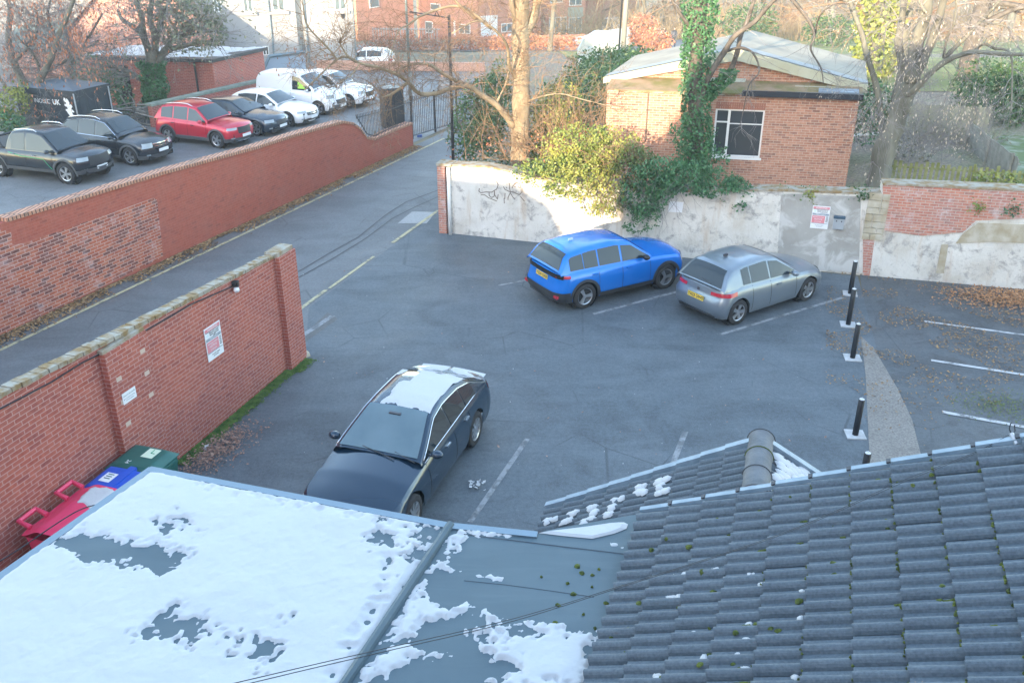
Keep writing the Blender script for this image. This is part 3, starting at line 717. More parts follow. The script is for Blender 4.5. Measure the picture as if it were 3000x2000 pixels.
# --- silver grey hatchback
pSil=paint('silver car paint',(.20,.24,.28),.5,.3)
c=Car('grey_hatchback','silver grey hatchback with red tail lamps parked beside the blue crossover',paint=pSil,ro=.63,wb=2.583,fo=.84,W=1.79,r=.32,zl=.2,
  zs=[(-.7,.90),(0,.95),(1.5,.90),(2.6,.83),(3.1,.76),(3.45,.66)],zt=[(-.7,.93),(1.9,.98),(2.6,.94),(3.2,.84),(3.45,.7)],
  prof=[(-.52,.96),(-.30,1.24),(-.12,1.36),(.3,1.43),(1.0,1.45),(1.45,1.38),(2.15,.97)],roofw=.56,
  rear=[(.2,.08),(.35,.0),(.6,0),(.7,.07),(.95,.12)],wins=[(.16,.42),(.46,1.08),(1.14,2.02)],wscr=(1.48,2.13),rwin=(-.50,-.17),rim='s',mir=1.85,seams=(.45,1.1,2.05),handles=(1.38,),railm=pSil)
s=c
s.patch('tail_light',mTail,s.cry(.42),s.cx(-.18),lambda u:lerp(.76,.78,u),lambda u:lerp(.84,.88,u),.012,8)
s.plates('r','YA23 UWS',.62,mPlateY,.1); s.plates('f','YA23 UWS',.42,mPlateW); s.across('rear_diffuser',mTrim,'r',.62,.2,.27,.012); s.across('rear_skid',mChrome,'r',.55,.285,.305,.016)
s.patch('headlight',mLamp,s.cfy(.5),s.cfy(.86),.62,.74,.012,5); s.across('grille',mTrim,'f',.42,.42,.6,.012)
s.across('badge',mInk,'r',.04,.76,.83,.012,2)
MB().prism([(-.09,-.02),(.03,-.03),(.03,.03),(-.09,.02)],0,.055).build('antenna',mInk,s.root,loc=(.32,0,1.465))
MB().tube([(-.46,.05,1.07),(-.50,-.33,1.03)],.012,4).build('rear_wiper',mTrim,s.root)
c.place(4.958+.08,21.197-.3,0.004,34.5)
# --- dark blue saloon with snow on the roof
pNavy=paint('navy car paint',(.010,.032,.06),.3,.2)
c=Car('dark_saloon','dark navy saloon with snow on its roof parked nose towards the snowy flat roof',paint=pNavy,ro=1.06,wb=2.83,fo=.92,W=1.85,r=.345,zl=.2,rc_r=.45,rc_f=.6,
  zs=[(-1.2,.98),(-.5,.98),(.5,.96),(1.9,.92),(2.83,.84),(3.4,.74),(3.8,.62)],zt=[(-1.2,1.03),(-.6,1.05),(2.0,1.02),(2.83,.96),(3.4,.84),(3.8,.66)],
  prof=[(-.72,1.03),(-.1,1.32),(.3,1.40),(.95,1.43),(1.4,1.38),(2.28,1.0)],roofw=.58,
  rear=[(.2,.12),(.4,.0),(.7,0),(.95,.04),(1.05,.06)],wins=[(-.18,.28),(.32,.98),(1.03,2.15)],wscr=(1.36,2.24),rwin=(-.68,-.12),rim='w',mir=1.95,seams=(.3,1.0,2.15),handles=(.45,1.35),handm=mChrome,spokes=9)
s=c
s.patch('tail_light',mTail,s.cry(.5),s.cx(-.8),.82,.93,.012,6); s.patch('headlight',mLamp,s.cfy(.45),s.cfy(.87),.60,.7,.012,6); s.across('grille',mTrim,'f',.42,.36,.62,.012); s.plates('f','',.42,mPlateW); s.plates('r','',.7,mPlateY)
# bright line round the side windows
for sg in (1,-1):
    P_=[]; 
    for k in range(19):
        x=lerp(-.24,2.18,k/18); z=max(s.top(x)-.075,interp(x,s.zs)+.03); P_.append((x,(s.hw(x,z)+.012)*sg,z))
    MB().tube(P_,.011,4).build('window_trim',mChrome,s.root,True)
    P_=[(x,(s.hw(x,interp(x,s.zs)+.03)+.012)*sg,interp(x,s.zs)+.03) for x in [lerp(-.24,2.18,k/12) for k in range(13)]]
    MB().tube(P_,.008,4).build('window_trim',mChrome,s.root,True)
MB().tube([(2.2,-.3,1.05),(2.34,.35,1.0)],.012,4).build('wiper',mTrim,s.root); MB().tube([(2.2,.3,1.05),(2.3,.7,.98)],.012,4).build('wiper',mTrim,s.root)
MB().box(-.05,.05,-.11,.11,-.03,.03,Matrix.Translation((1.5,0,1.345))).build('interior_mirror',mInk,s.root)
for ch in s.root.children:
    if ch.name.startswith('windscreen'): ch.data=ch.data.copy(); ch.data.materials[0]=M('frost and glare windscreen',(.10,.155,.18),.12,col2=(.13,.19,.215),scale=1.5,spec=.7)  # frost and window glare painted into a paler windscreen colour
# snow on roof and boot of the saloon (settled layer, its own object)
def carsnow(s,name,label,fn_in,t0,t1,ymax,th=.03):
    b=MB(); NU,NV=60,50
    def fn(u,v):
        x,z=s.greenp(lerp(t0,t1,u)); zb=interp(x,s.zs); w=s.hw(x,z-.05)-.05; t=2*v-1; zz=z+.025*(1-t*t)*min(1,(z-zb)/.3)
        m=fn_in(x,t)+.22*noise.fractal(Vector((x*3,t*3,1.7)),1.0,2.0,5)
        return (x,w*t*ymax,zz-.012+max(-.01,min(th,m*.12)))
    b.grid(fn,NU,NV); o=b.build(name,mSnow,None,True); o.matrix_world=s.root.matrix_world; return o
c.place(-1.53,15.0,0.004,-108.9)
bpy.context.view_layer.update(); c.root.matrix_world=Matrix.Translation(c.root.location)@c.root.rotation_euler.to_matrix().to_4x4()
def insn(x,t):
    # t: -1..1 over width (positive = car's left); one bare corner at rear right
    d=min(x-(-.22+(.2 if t<-.5 else 0)),1.33-x, 1.02-t, t+ (.60 if x>.2 else .97))+.05
    if x<.5 and t<-.35: d=min(d,((x-.28)**2+((t+.62)*.8)**2)**.5-.3)
    return d*1.6
o=carsnow(c,'snow_layer','',insn,c.tof(-.25,False),c.tof(1.35,True),1.0); o.matrix_world=c.root.matrix_world
tag(o,'ragged layer of snow lying on the roof of the dark saloon','snow')
def dsnow(name,label,x0,x1,y0,y1):
    b=MB()
    def fn(u,v):
        x=lerp(x0,x1,u); y=lerp(y0,y1,v); t=y/(s.W/2*.9); zs=interp(x,s.zs); z=zs+(interp(x,s.zt)-zs)*(1-t*t)
        m=min(min(u,1-u,v,1-v)*.5,(x+.99-.28*t*t)*1.2)+.08*noise.noise(Vector((x*6,y*6,3))); return (x,y,z-.012+max(-.01,min(.022,m*.2)))
    b.grid(fn,20,20); o=b.build(name,mSnow,None,True); o.matrix_world=c.root.matrix_world; return tag(o,label,'snow')
s=c
dsnow('snow_patch','thin snow patch on the boot lid of the dark saloon, nearer the yard wall',-1.04,-.72,-.62,-.02); dsnow('snow_patch','thin snow patch on the boot lid of the dark saloon, farther from the yard wall',-1.04,-.72,.04,.72)
# ---- row in the car park
def placed(c,px,py,yaw,front=True,z=0.004):     # by the near front wheel's contact point
    P=G(px,py,z); h=Vector((math.cos(R(yaw)),math.sin(R(yaw)),0)); l=Vector((-h.y,h.x,0))
    O=P-h*(c.wb if front else 0)+l*(c.W/2-.03); return c.place(O.x,O.y,z,yaw)
SUV=dict(zs=[(-.9,1.0),(-.2,1.05),(1.5,1.0),(2.6,.95),(3.1,.9),(3.5,.78)],zt=[(-.9,1.02),(1.9,1.08),(2.6,1.06),(3.2,.99),(3.5,.84)],
  prof=[(-.68,1.06),(-.5,1.38),(-.3,1.55),(.3,1.63),(1.0,1.64),(1.5,1.56),(2.15,1.08)],roofw=.60,wins=[(-.32,.3),(.36,1.08),(1.14,2.05)],wscr=(1.52,2.12),rwin=(-.66,-.38),rear=[(.24,.10),(.4,.0),(.6,0),(.8,.05),(1.0,.10)],front=[(.24,-.1),(.4,-.02),(.6,0),(.85,-.04),(.95,-.1)])
def face(s,grille=mTrim,gz=(.55,.78),gy=.45,hl=(.72,.86),hy=(.48,.86),ring=None,plate=True,fog=True):
    s.patch('headlight',mLamp,s.cfy(hy[0]),s.cfy(hy[1]),hl[0],hl[1],.012,6)
    s.across('grille',grille,'f',gy,gz[0],gz[1],.014)
    if ring: s.across('grille_bar',ring,'f',gy+.02,gz[1]-.035,gz[1]+.015,.024); s.across('grille_bar',ring,'f',gy*.9,lerp(gz[0],gz[1],.35),lerp(gz[0],gz[1],.5),.024)
    if plate: s.plates('f','',gz[0]-.1,mPlateW)
    if fog: s.patch('fog_lamp',mLamp,s.cfy(.6),s.cfy(.75),s.zl+.14,s.zl+.2,.02,2)
pRed=paint('red car paint',(.50,.02,.045),.3,.28)
c=Car('red_crossover','bright red crossover with silver roof rails in the left car park row',paint=pRed,ro=.83,wb=2.585,fo=.9,W=1.81,r=.345,zl=.26,clad=mGrey,rails=(-.2,1.3),rim='s',mir=1.86,seams=(.45,1.12,2.1),handles=(.35,1.4),handm=mChrome,**SUV)
face(c,hl=(.76,.86),gz=(.6,.86),gy=.40); c.patch('sill_strip',mChrome,c.cx(.5),c.cx(2.1),.39,.42,.02,10); c.across('front_skid',mChrome,'f',.6,.27,.31,.02)
placed(c,638,435,-23)
pBlk=paint('black car paint',(.008,.014,.022),.0,.25)
k=dict(SUV); k['prof']=[(-.75,1.06),(-.62,1.38),(-.4,1.58),(.3,1.68),(1.0,1.69),(1.55,1.6),(2.25,1.08)]; k['rwin']=(-.74,-.5); k['wins']=[(-.5,.2),(.26,1.05),(1.12,2.12)]
c=Car('black_suv','black sport utility car with chrome front bar, between the pickup and the red crossover',paint=pBlk,ro=.9,wb=2.707,fo=.95,W=1.85,r=.355,zl=.26,clad=mGrey,rails=(-.4,1.3),rim='s',mir=1.95,seams=(.45,1.12,2.2),handles=(.4,1.5),handm=mChrome,**k)
face(c,gz=(.66,.84),gy=.42,ring=mChrome,hl=(.70,.88))
for sg in (1,-1):
    P_=[(lerp(-.55,2.1,i/14),0,0) for i in range(15)]; P_=[(x,(c.hw(x,c.top(x)-.07)+.012)*sg,max(c.top(x)-.07,interp(x,c.zs)+.03)) for x,_,_ in P_]; MB().tube(P_,.016,4).build('window_trim',mChrome,c.root)
    P_=[(x,(c.hw(x,interp(x,c.zs)+.03)+.012)*sg,interp(x,c.zs)+.03) for x in [lerp(-.55,2.1,i/9) for i in range(10)]]; MB().tube(P_,.014,4).build('window_trim',mChrome,c.root)
placed(c,384,486,-21)
# pickup
c=Car('pickup_truck','black double cab pickup with green side stripe in the car park row',cat='pickup truck',paint=pBlk,ro=1.15,wb=3.22,fo=.92,W=1.9,r=.40,zl=.38,arch=.08,clad=mGrey,rim='s',mir=2.6,
  zs=[(-1.2,1.08),(0,1.1),(2,1.1),(3.2,1.08),(3.8,1.02),(4.2,.9)],zt=[(-1.2,1.1),(2.7,1.16),(3.2,1.18),(3.8,1.12),(4.2,.95)],
  prof=[(.55,1.14),(.68,1.55),(.85,1.74),(1.3,1.8),(1.9,1.8),(2.25,1.72),(2.95,1.18)],roofw=.66,wins=[(.82,1.45),(1.55,2.8)],wscr=(2.28,2.92),rwin=(.57,.8),rear=[(.4,.03),(.6,0),(1.1,0)],front=[(.4,-.1),(.6,-.02),(.8,0),(1.0,-.05),(1.1,-.12)],seams=(.6,1.5,2.72),handles=(.95,1.9),handm=mChrome,rails=(.9,2.0),railm=mChrome)
face(c,gz=(.66,1.0),gy=.5,hl=(.86,1.0),hy=(.55,.9)); c.across('front_bumper',mGrey,'f',.85,.42,.58,.06)
mGreen=M('green stripe',(.0,.28,.12),.4)
c.patch('side_stripe',mGreen,c.cx(.7),c.cx(1.3),lambda u:lerp(1.0,.9,u),lambda u:lerp(1.03,.93,u),.008,8); c.patch('side_stripe',mGreen,c.cx(1.3),c.cx(2.35),lambda u:lerp(.9,.86,u),lambda u:lerp(.93,.885,u),.008,8); c.patch('side_stripe',mGreen,c.cx(2.35),c.cx(2.68),lambda u:lerp(.86,.5,u),lambda u:lerp(.885,.55,u),.008,6)
MB().box(-.95,.5,-.8,.8,1.09,1.16).build('bed_cover',mTrim,c.root)
MB().tube([(.35,-.8,1.1),(.1,-.72,1.5),(.1,.72,1.5),(.35,.8,1.1)],.05,6).build('roll_bar',mTrim,c.root)
placed(c,199,541,-19)
pDk=paint('dark blue grey paint',(.015,.03,.05),.1,.22)
SAL=dict(zs=[(-1.2,.95),(.5,.95),(1.9,.91),(2.83,.82),(3.4,.74),(3.8,.62)],zt=[(-1.2,1.0),(2.0,1.0),(2.83,.94),(3.4,.84),(3.8,.66)],prof=[(-.72,1.0),(-.1,1.3),(.3,1.38),(.95,1.41),(1.4,1.36),(2.2,.98)],roofw=.57,rear=[(.2,.12),(.4,.0),(.7,0),(.95,.04)],wins=[(-.15,.98),(1.04,2.1)],wscr=(1.4,2.17),rwin=(-.68,-.12),seams=(.3,1.0,2.1),handles=(.45,1.35))
c=Car('dark_estate_saloon','dark blue grey saloon between the red crossover and the white hatchback',paint=pDk,ro=1.0,wb=2.81,fo=.86,W=1.81,r=.33,zl=.19,rim='s',mir=1.9,**SAL)
face(c,gz=(.5,.66),gy=.32,hl=(.6,.72),ring=None); 
placed(c,752,400,-22)
HB=dict(zs=[(-.8,.93),(0,.96),(1.5,.9),(2.7,.82),(3.2,.74),(3.6,.62)],zt=[(-.8,.96),(1.9,.98),(2.7,.93),(3.2,.84),(3.6,.66)],prof=[(-.62,.98),(-.35,1.24),(-.1,1.36),(.4,1.42),(1.0,1.43),(1.45,1.37),(2.2,.97)],roofw=.57,wins=[(.0,1.0),(1.06,2.08)],wscr=(1.48,2.17),rwin=(-.6,-.18))
pWh=paint('white car paint',(.72,.73,.75),.0,.3)
c=Car('white_hatchback','white hatchback with wide barred grille in the left car park row beside the panel van',paint=pWh,ro=.79,wb=2.729,fo=.9,W=1.8,r=.33,zl=.19,rim='s',mir=1.9,seams=(.45,1.05,2.1),**HB)
face(c,gz=(.5,.66),gy=.42,hl=(.62,.7),ring=mChrome); placed(c,925-80,372,-21)
VAN=dict(zs=[(-.8,1.1),(1.7,1.1),(2.6,1.05),(3.1,.98),(3.6,.8)],zt=[(-.8,1.15),(2.4,1.2),(2.9,1.1),(3.6,.86)],prof=[(-.78,1.14),(-.74,1.6),(-.6,1.83),(.2,1.88),(1.2,1.88),(1.7,1.78),(2.5,1.18)],roofw=.72,wins=[(1.3,2.35)],wscr=(1.72,2.46),rwin=None,rear=[(.2,.0),(1.1,0)],seams=(.3,1.2,2.4),handles=(1.35,))
c=Car('panel_van','white panel van with yellow green marking on its side window',cat='van',paint=pWh,ro=.8,wb=2.72,fo=.88,W=1.83,r=.33,zl=.22,rim='s',mir=2.15,mirm=pWh,**VAN)
face(c,gz=(.5,.7),gy=.42,hl=(.78,.95))
w=MB(); w.grid(lambda a,d:((lambda x,z:(x,-(c.hw(x,z)+.014),z))(lerp(1.62,2.0,a),lerp(1.2,1.2+.32*(1-a*.7),d))),4,3); w.build('window_marking',M('hi vis green',(.35,.7,.08),.5),c.root)
c.across('bumper',mGrey,'f',.85,.24,.48,.012); placed(c,935,338,-20)
c=Car('white_people_carrier','white car with dark windows partly hidden behind the panel van',paint=pWh,ro=.83,wb=2.65,fo=.9,W=1.81,r=.335,zl=.24,rim='s',mir=1.9,seams=(.45,1.1,2.1),**SUV)
face(c); placed(c,1022,318,-18)
# bonnet of the car beyond the alley wall's near end
pBl2=paint('steel blue paint',(.04,.10,.17),.4,.2)
c=Car('blue_car_nose','steel blue car beyond the alley wall, mostly cut off by the picture edge',paint=pBl2,ro=.79,wb=2.6,fo=.85,W=1.8,r=.33,zl=.19,mir=1.9,seams=(.45,1.05,2.1),**HB); face(c)
c.place(-19.4,25.0,.004,-12)
# far cars on the road and the house drives
def far(name,label,px,py,yaw,pt,kind='hb',group=None):
    k=dict(HB); k.update(dict(lod=0))
    c=Car(name,label,group,paint=pt,ro=.79,wb=2.65,fo=.85,W=1.8,r=.33,zl=.2,mir=1.9,**k); P=T(px,py); face(c,fog=False,plate=False); c.patch('tail_light',mTail,c.cry(.5),c.cry(.88),.7,.84,.012,3); return c.place(P.x,P.y,P.z,yaw)
pSil2=paint('pale silver paint',(.35,.38,.42),.4,.3); pMar=paint('maroon paint',(.25,.03,.04),.3,.3)
far('silver_car','silver car parked in front of the bright white van on the far road',1782,136,182,pSil2)
far('red_car','small dark red car partly hidden by the corner of the white building',1038,117,100,pMar)
far('blue_car','pale blue car parked beyond the corner of the white building',1052,108,110,pBl2)
far('dark_car','dark car parked in front of the brick building beyond the white building',1100,90,15,pDk)
far('grey_car','grey car parked beside the dark car in front of the brick building',1142,88,10,pSil2)
far('black_car','black car on the far road to the right of the white van',1858,88,195,pDk)
import numpy as np
# ---------------- host buildings (behind the window) ----------------
mHost=brick_mat('host brick',(.30,.12,.08),(.36,.17,.12),(.2,.08,.06),(.4,.34,.3))
mSlate=M('roof slate',(.06,.065,.075),.7)
def gabled(name,label,x0,x1,y0,y1,he,hr,axis='y',mat=None,rm=None):
    t=thing(name,label,'building')
    b=MB().box(x0,x1,y0,y1,-.3,he)
    if axis=='y':
        xm=(x0+x1)/2
        b.add([(x0,y0,he),(x1,y0,he),(xm,y0,hr),(x0,y1,he),(x1,y1,he),(xm,y1,hr)],[(0,1,2),(5,4,3)])
        r=MB().add([(x0-.3,y0-.3,he-.1),(xm,y0-.3,hr+.1),(xm,y1+.3,hr+.1),(x0-.3,y1+.3,he-.1),(x1+.3,y0-.3,he-.1),(x1+.3,y1+.3,he-.1)],[(0,1,2,3),(1,4,5,2)])
    else:
        ym=(y0+y1)/2
        b.add([(x0,y0,he),(x0,y1,he),(x0,ym,hr),(x1,y0,he),(x1,y1,he),(x1,ym,hr)],[(0,2,1),(3,4,5)])
        r=MB().add([(x0-.3,y0-.3,he-.1),(x1+.3,y0-.3,he-.1),(x1+.3,ym,hr+.1),(x0-.3,ym,hr+.1),(x0-.3,y1+.3,he-.1),(x1+.3,y1+.3,he-.1)],[(0,1,2,3),(3,2,5,4)])
    b.build('wall',mat or mHost,t,uv=True); r.build('roof',rm or mSlate,t); return t
# the tall houses the picture is taken from: their shade covers the yard; low sun comes through the gap between them
gabled('host_house','tall brick house behind the viewpoint, its shade covering the yard',-9.3,26,-11,-1.2,8.6,13.2,'x')
gabled('neighbour_house','tall brick house behind the viewpoint, left of the gap that lets the sun through',-62,-18.8,-9,-1.5,12.5,17,'x')
# ---------------- flat roofed extension ----------------
FZ=3.75
corner=[(440,1371),(1320,1537),(1575,1563),(1600,1553),(1850,1508),(1900,1506)]
fr=[G(*p,FZ) for p in corner]+[Vector((1.15,7.0,FZ)),Vector((-.55,1.2,FZ)),Vector((-.6,-.85,FZ)),Vector((-7.7,-.4,FZ))]
P0,P1=G(440,1371,FZ),G(0,1683,FZ); dL=(P1-P0).normalized(); fr[-1]=P0+dL*9.0; fr[-2]=Vector((-.9,-.8,FZ))
t=thing('flat_roof_extension','single storey extension with flat dark felt roof under snow, in the foreground','building')
g=NG('blue grey roof felt',.45); v=g.tc.outputs['Object']
c_=g.ramp(g.noise(.7,6,v),[(.3,(.052,.088,.108)),(.7,(.085,.125,.145))]); st=g.noise(1.2,6,g.mapping(v,(.5,3.2,1),rot=(0,0,-.3)),.6,.5)
c_=g.mix(g.ramp(st,[(.5,0.0),(.66,.5)]),c_,(.12,.16,.18)); g.col(c_); g.rough(g.ramp(st,[(.4,.38),(.6,.7)])); g.bump(g.noise(3,4,v),.15,.01); mFelt=g.m
fp=[(p.x,p.y) for p in fr][::-1]
MB().prism(fp,FZ-.22,FZ).build('roof',mFelt,t)
inn=[((p[0]-(-2.2))*.97-2.2,(p[1]-4)*.97+4) for p in fp]
MB().prism(inn,-.1,FZ-.23).build('wall',mHost,t,uv=True)
# edge trim and the lapped joint
b=MB(); E=[G(*p,FZ) for p in [(0,1683),(440,1371),(1320,1537),(1575,1563)]]; E[0]=fr[-1]
for a,c_ in zip(E,E[1:]):
    d=(c_-a).normalized(); n=Vector((-d.y,d.x,0)); n=n if n.dot(a-Vector((-1,4,FZ)))>0 else -n
    b.prism([tuple((a+n*.02)[:2]),tuple((a-n*.07)[:2]),tuple((c_-n*.07)[:2]),tuple((c_+n*.02)[:2])] if (n.cross(d)).z>0 else [tuple((a-n*.07)[:2]),tuple((a+n*.02)[:2]),tuple((c_+n*.02)[:2]),tuple((c_-n*.07)[:2])],FZ-.16-.002*E.index(a),FZ+.012+.002*E.index(a))
b.build('edge_trim',M('grey metal trim',(.17,.23,.28),.35,.5),t)
S0,S1=G(1320,1537,FZ),G(1012,2000,FZ); sd_=(S1-S0).normalized(); S2=S0+sd_*7.2; sn=Vector((-sd_.y,sd_.x,0))
MB().tube([S0+Vector((0,0,.005)),S2+Vector((0,0,.005))],.045,8).build('joint_strip',mFelt,t)
MB().tube([G(1335,1562,FZ),G(1500,1582,FZ),G(1660,1602,FZ),G(1845,1624,FZ)],.008,4).build('felt_lap',M('dark felt lap',(.05,.07,.09),.6),t)  # thin dark strips along the felt laps
MB().tube([G(1360,1700,FZ),G(1480,1712,FZ),G(1600,1728,FZ),G(1740,1748,FZ)],.005,4).build('felt_lap',MC['dark felt lap'],t)
# snow blanket on the flat roof
def P2(l): return np.array([[*G(x,y,FZ)[:2]] for x,y in l])
def sdf(X,Y,poly):
    d=np.full(X.shape,1e9); ins=np.zeros(X.shape,bool); n=len(poly)
    for i in range(n):
        ax,ay=poly[i]; bx,by=poly[(i+1)%n]; ex,ey=bx-ax,by-ay; wx,wy=X-ax,Y-ay
        tt=np.clip((wx*ex+wy*ey)/(ex*ex+ey*ey+1e-12),0,1); d=np.minimum(d,np.hypot(wx-ex*tt,wy-ey*tt))
        c=((ay>Y)!=(by>Y))&(X<(bx-ax)*(Y-ay)/(by-ay+1e-12)+ax); ins^=c
    return np.where(ins,d,-d)
def vnoise(X,Y,sc,seed):
    rs=np.random.RandomState(seed); Gd=rs.rand(64,64); x=X*sc+1000; y=Y*sc+1000; xi=np.floor(x).astype(int); yi=np.floor(y).astype(int); fx=x-xi; fy=y-yi
    fx=fx*fx*(3-2*fx); fy=fy*fy*(3-2*fy); a=Gd[xi%64,yi%64]; b=Gd[(xi+1)%64,yi%64]; c=Gd[xi%64,(yi+1)%64]; d=Gd[(xi+1)%64,(yi+1)%64]
    return (a*(1-fx)+b*fx)*(1-fy)+(c*(1-fx)+d*fx)*fy-.5
def fbm(X,Y,sc,seed,o=4):
    r=0
    for k in range(o): r=r+vnoise(X,Y,sc*2**k,seed+k)/2**k*1.0
    return r
cs=.019; xs_=np.arange(-7.6,1.4,cs); ys_=np.arange(1.0,8.5,cs); X,Y=np.meshgrid(xs_,ys_)
n1=fbm(X,Y,5,1); n2=fbm(X,Y,20,9,3); n3=vnoise(X,Y,30,40); n0=fbm(X,Y,1.2,5,3)
roofL=np.array([[E[0].x,E[0].y],[E[1].x,E[1].y],[S0.x,S0.y],[S2.x,S2.y],[-5,0]])
far_off=G(0,1683,FZ)
m=sdf(X,Y,roofL)-.05+.03*n1+.02*n3
m=np.minimum(m,.6)
def hole(poly,e=.10,amp=.16):
    global m
    s_=sdf(X,Y,P2(poly)); m=np.minimum(m,np.where(s_>-.5,-(s_*.75+amp*n1+amp*.9*n2)+.10*n3-.01,9))
hole([(150,1590),(235,1558),(350,1590),(400,1585),(470,1610),(525,1630),(505,1665),(460,1672),(400,1660),(350,1650),(260,1640)],amp=.07)
hole([(440,1528),(520,1528),(570,1560),(500,1548)],amp=.14)
hole([(455,1815),(510,1795),(570,1812),(590,1850),(560,1865),(500,1850),(430,1858)],amp=.12)
hole([(750,1880),(830,1880),(850,1905),(790,1915),(740,1905)],amp=.26)
hole([(1090,1562),(1165,1568),(1160,1582),(1100,1576)],amp=.16)
hole([(1180,1545),(1300,1560),(1270,1600),(1240,1650),(1200,1580)],amp=.42)
for (px,py) in [(1134,1632),(1129,1663),(1127,1697),(1114,1732),(1113,1760),(1090,1790),(1075,1824),(1042,1858),(1023,1897),(973,1980)]:
    q=G(px,py,FZ); m=np.minimum(m,(np.hypot((X-q.x)*(1+.4*((px*7)%3-1)),(Y-q.y)*(1-.3*((px*5)%3-1)))-.022)*1.0+.03*n2+.02*n1)
# long scatter of tiny bird tracks near the far edge
rs=np.random.RandomState(3)
for k in range(60):
    px=rs.uniform(560,1250); py=1405+(px-560)*.19+rs.uniform(-4,28); q=G(px,py,FZ); m=np.minimum(m,(np.hypot(X-q.x,Y-q.y)-.012)*1.2+.012)
roofR=[]
def white(poly,amp=.14):
    s_=sdf(X,Y,P2(poly)); return s_+amp*n1+amp*.8*n2+.06*n3
R_=[white([(1335,1540),(1380,1550),(1350,1590),(1310,1650),(1275,1690),(1240,1745),(1200,1760),(1240,1680)]),white([(1335,1540),(1440,1555),(1500,1562),(1500,1572),(1400,1565),(1350,1560)],.08),
 white([(1220,1745),(1290,1770),(1400,1795),(1500,1815),(1620,1840),(1750,1865),(1740,1900),(1600,1860),(1500,1832),(1400,1810),(1330,1815),(1230,1830),(1190,1880),(1120,1920),(1160,1820)],.12),
 white([(1190,1880),(1240,1810),(1220,1870),(1200,1890),(1290,1915),(1330,1935),(1250,1922),(1180,1950),(1110,1990),(1040,2010),(1100,1920)],.12),
 white([(1310,1655),(1350,1672),(1345,1678),(1300,1668)],.06),white([(1370,1672),(1410,1684),(1405,1688),(1370,1680)],.05),white([(1430,1684),(1470,1692),(1465,1697),(1430,1690)],.04),
 white([(1600,1850),(1700,1850),(1750,1865),(1740,1930),(1700,2010),(1420,2040),(1440,2000),(1520,1960),(1400,1850),(1470,1830),(1560,1850)],.22),
 white([(1790,1592),(1822,1598),(1820,1602),(1790,1597)],.02)]
w_=np.maximum.reduce(R_); jside=((X-S0.x)*sn.x+(Y-S0.y)*sn.y); jr=jside if ((G(1500,1700,FZ)-S0).dot(sn)>0) else -jside
w_=np.minimum(w_,jr-.05); w_=np.where(jr>0,w_,-1)
w_=np.minimum(w_,sdf(X,Y,np.array([[p[0],p[1]] for p in fp]))-.03)
dp=np.exp(-((fbm(X,Y,.9,77,2)*1.0)**2)*0)
m=np.maximum(m*1.0,w_)
H=np.clip(m*.45,-.012,.026)+np.where(m>.05,.03*n0+.010*n1+.004*n2,0)
Z=FZ+.002+H
keep=(m>-.06); idx=-np.ones(X.shape,int); 
cell=keep[:-1,:-1]|keep[1:,:-1]|keep[:-1,1:]|keep[1:,1:]
use=np.zeros(X.shape,bool); use[:-1,:-1]|=cell; use[1:,:-1]|=cell; use[:-1,1:]|=cell; use[1:,1:]|=cell
idx[use]=np.arange(use.sum()); jj,ii=np.nonzero(cell)
b=MB(); b.v=list(zip(X[use].tolist(),Y[use].tolist(),Z[use].tolist()))
b.f=list(zip(idx[jj,ii].tolist(),idx[jj,ii+1].tolist(),idx[jj+1,ii+1].tolist(),idx[jj+1,ii].tolist()))
tag(b.build('snow_layer',mSnow,None,True),'broad melting blanket of snow over the foreground flat roof','snow',kind='stuff')
# wedge of snow by the small tiled roof
def blanket(name,label,pts,z,th=.03):
    P=[G(*p,z) for p in pts]; c=sum(P,Vector())/len(P); b=MB(); n=len(P)
    vs=[tuple(p) for p in P]+[tuple(c+(p-c)*.8+Vector((0,0,th))) for p in P]; b.add(vs,[(i,(i+1)%n,n+(i+1)%n,n+i) for i in range(n)]+[tuple(range(n,2*n))]); return tag(b.build(name,mSnow,None,False),label,'snow')
blanket('snow_patch','smooth white wedge of snow between the flat roof and the small tiled roof',[(1578,1560),(1640,1553),(1720,1543),(1800,1531),(1828,1529),(1840,1535),(1835,1548),(1800,1562),(1735,1577),(1650,1569)],FZ+.006,.018)
# ---------------- tiled roofs ----------------
g=NG('concrete roof tile',.6); v=g.tc.outputs['Object']
c_=g.ramp(g.noise(1.7,6,v),[(.3,(.046,.068,.088)),(.7,(.088,.116,.140))]); c_=g.mix(g.ramp(g.noise(7,6,v,.7),[(.55,0.0),(.6,.6)]),c_,(.055,.075,.10))
c_=g.mix(.4,c_,g.ramp(g.noise(45,3,v),[(.3,(.05,.065,.08)),(.7,(.16,.19,.22))])); g.col(c_); g.bump(g.noise(60,3,v),.5,.006); mTile=g.m
mMoss=M('moss',(.035,.055,.012),1.0,col2=(.12,.15,.03),scale=20,bump=1,bscale=60)
mCap=M('verge cap plastic',(.17,.235,.29),.45,col2=(.25,.32,.38),scale=6)
class Roof:
    def __init__(s,O,yaw,slope,gauge=.34,w=.30,mirror=False):
        s.O=Vector(O); s.U=Vector((math.cos(yaw)*math.cos(slope),math.sin(yaw)*math.cos(slope),math.sin(slope)))*gauge
        s.V=Vector((math.sin(yaw),-math.cos(yaw),0))*w; s.N=s.U.cross(-s.V).normalized() 
        if s.N.z<0: s.N=-s.N
    def P(s,u,v,h=0): return s.O+s.U*u+s.V*v+s.N*h
def prof_t(t):
    t%=1.0
    if t>.955: return -.02
    a=(t/.955*2)%1.0
    if a<.34: return .0
    return .046*max(0.0,math.sin(min(1,(a-.34)/.62)*math.pi))**.7-(.012 if a>.97 else 0)
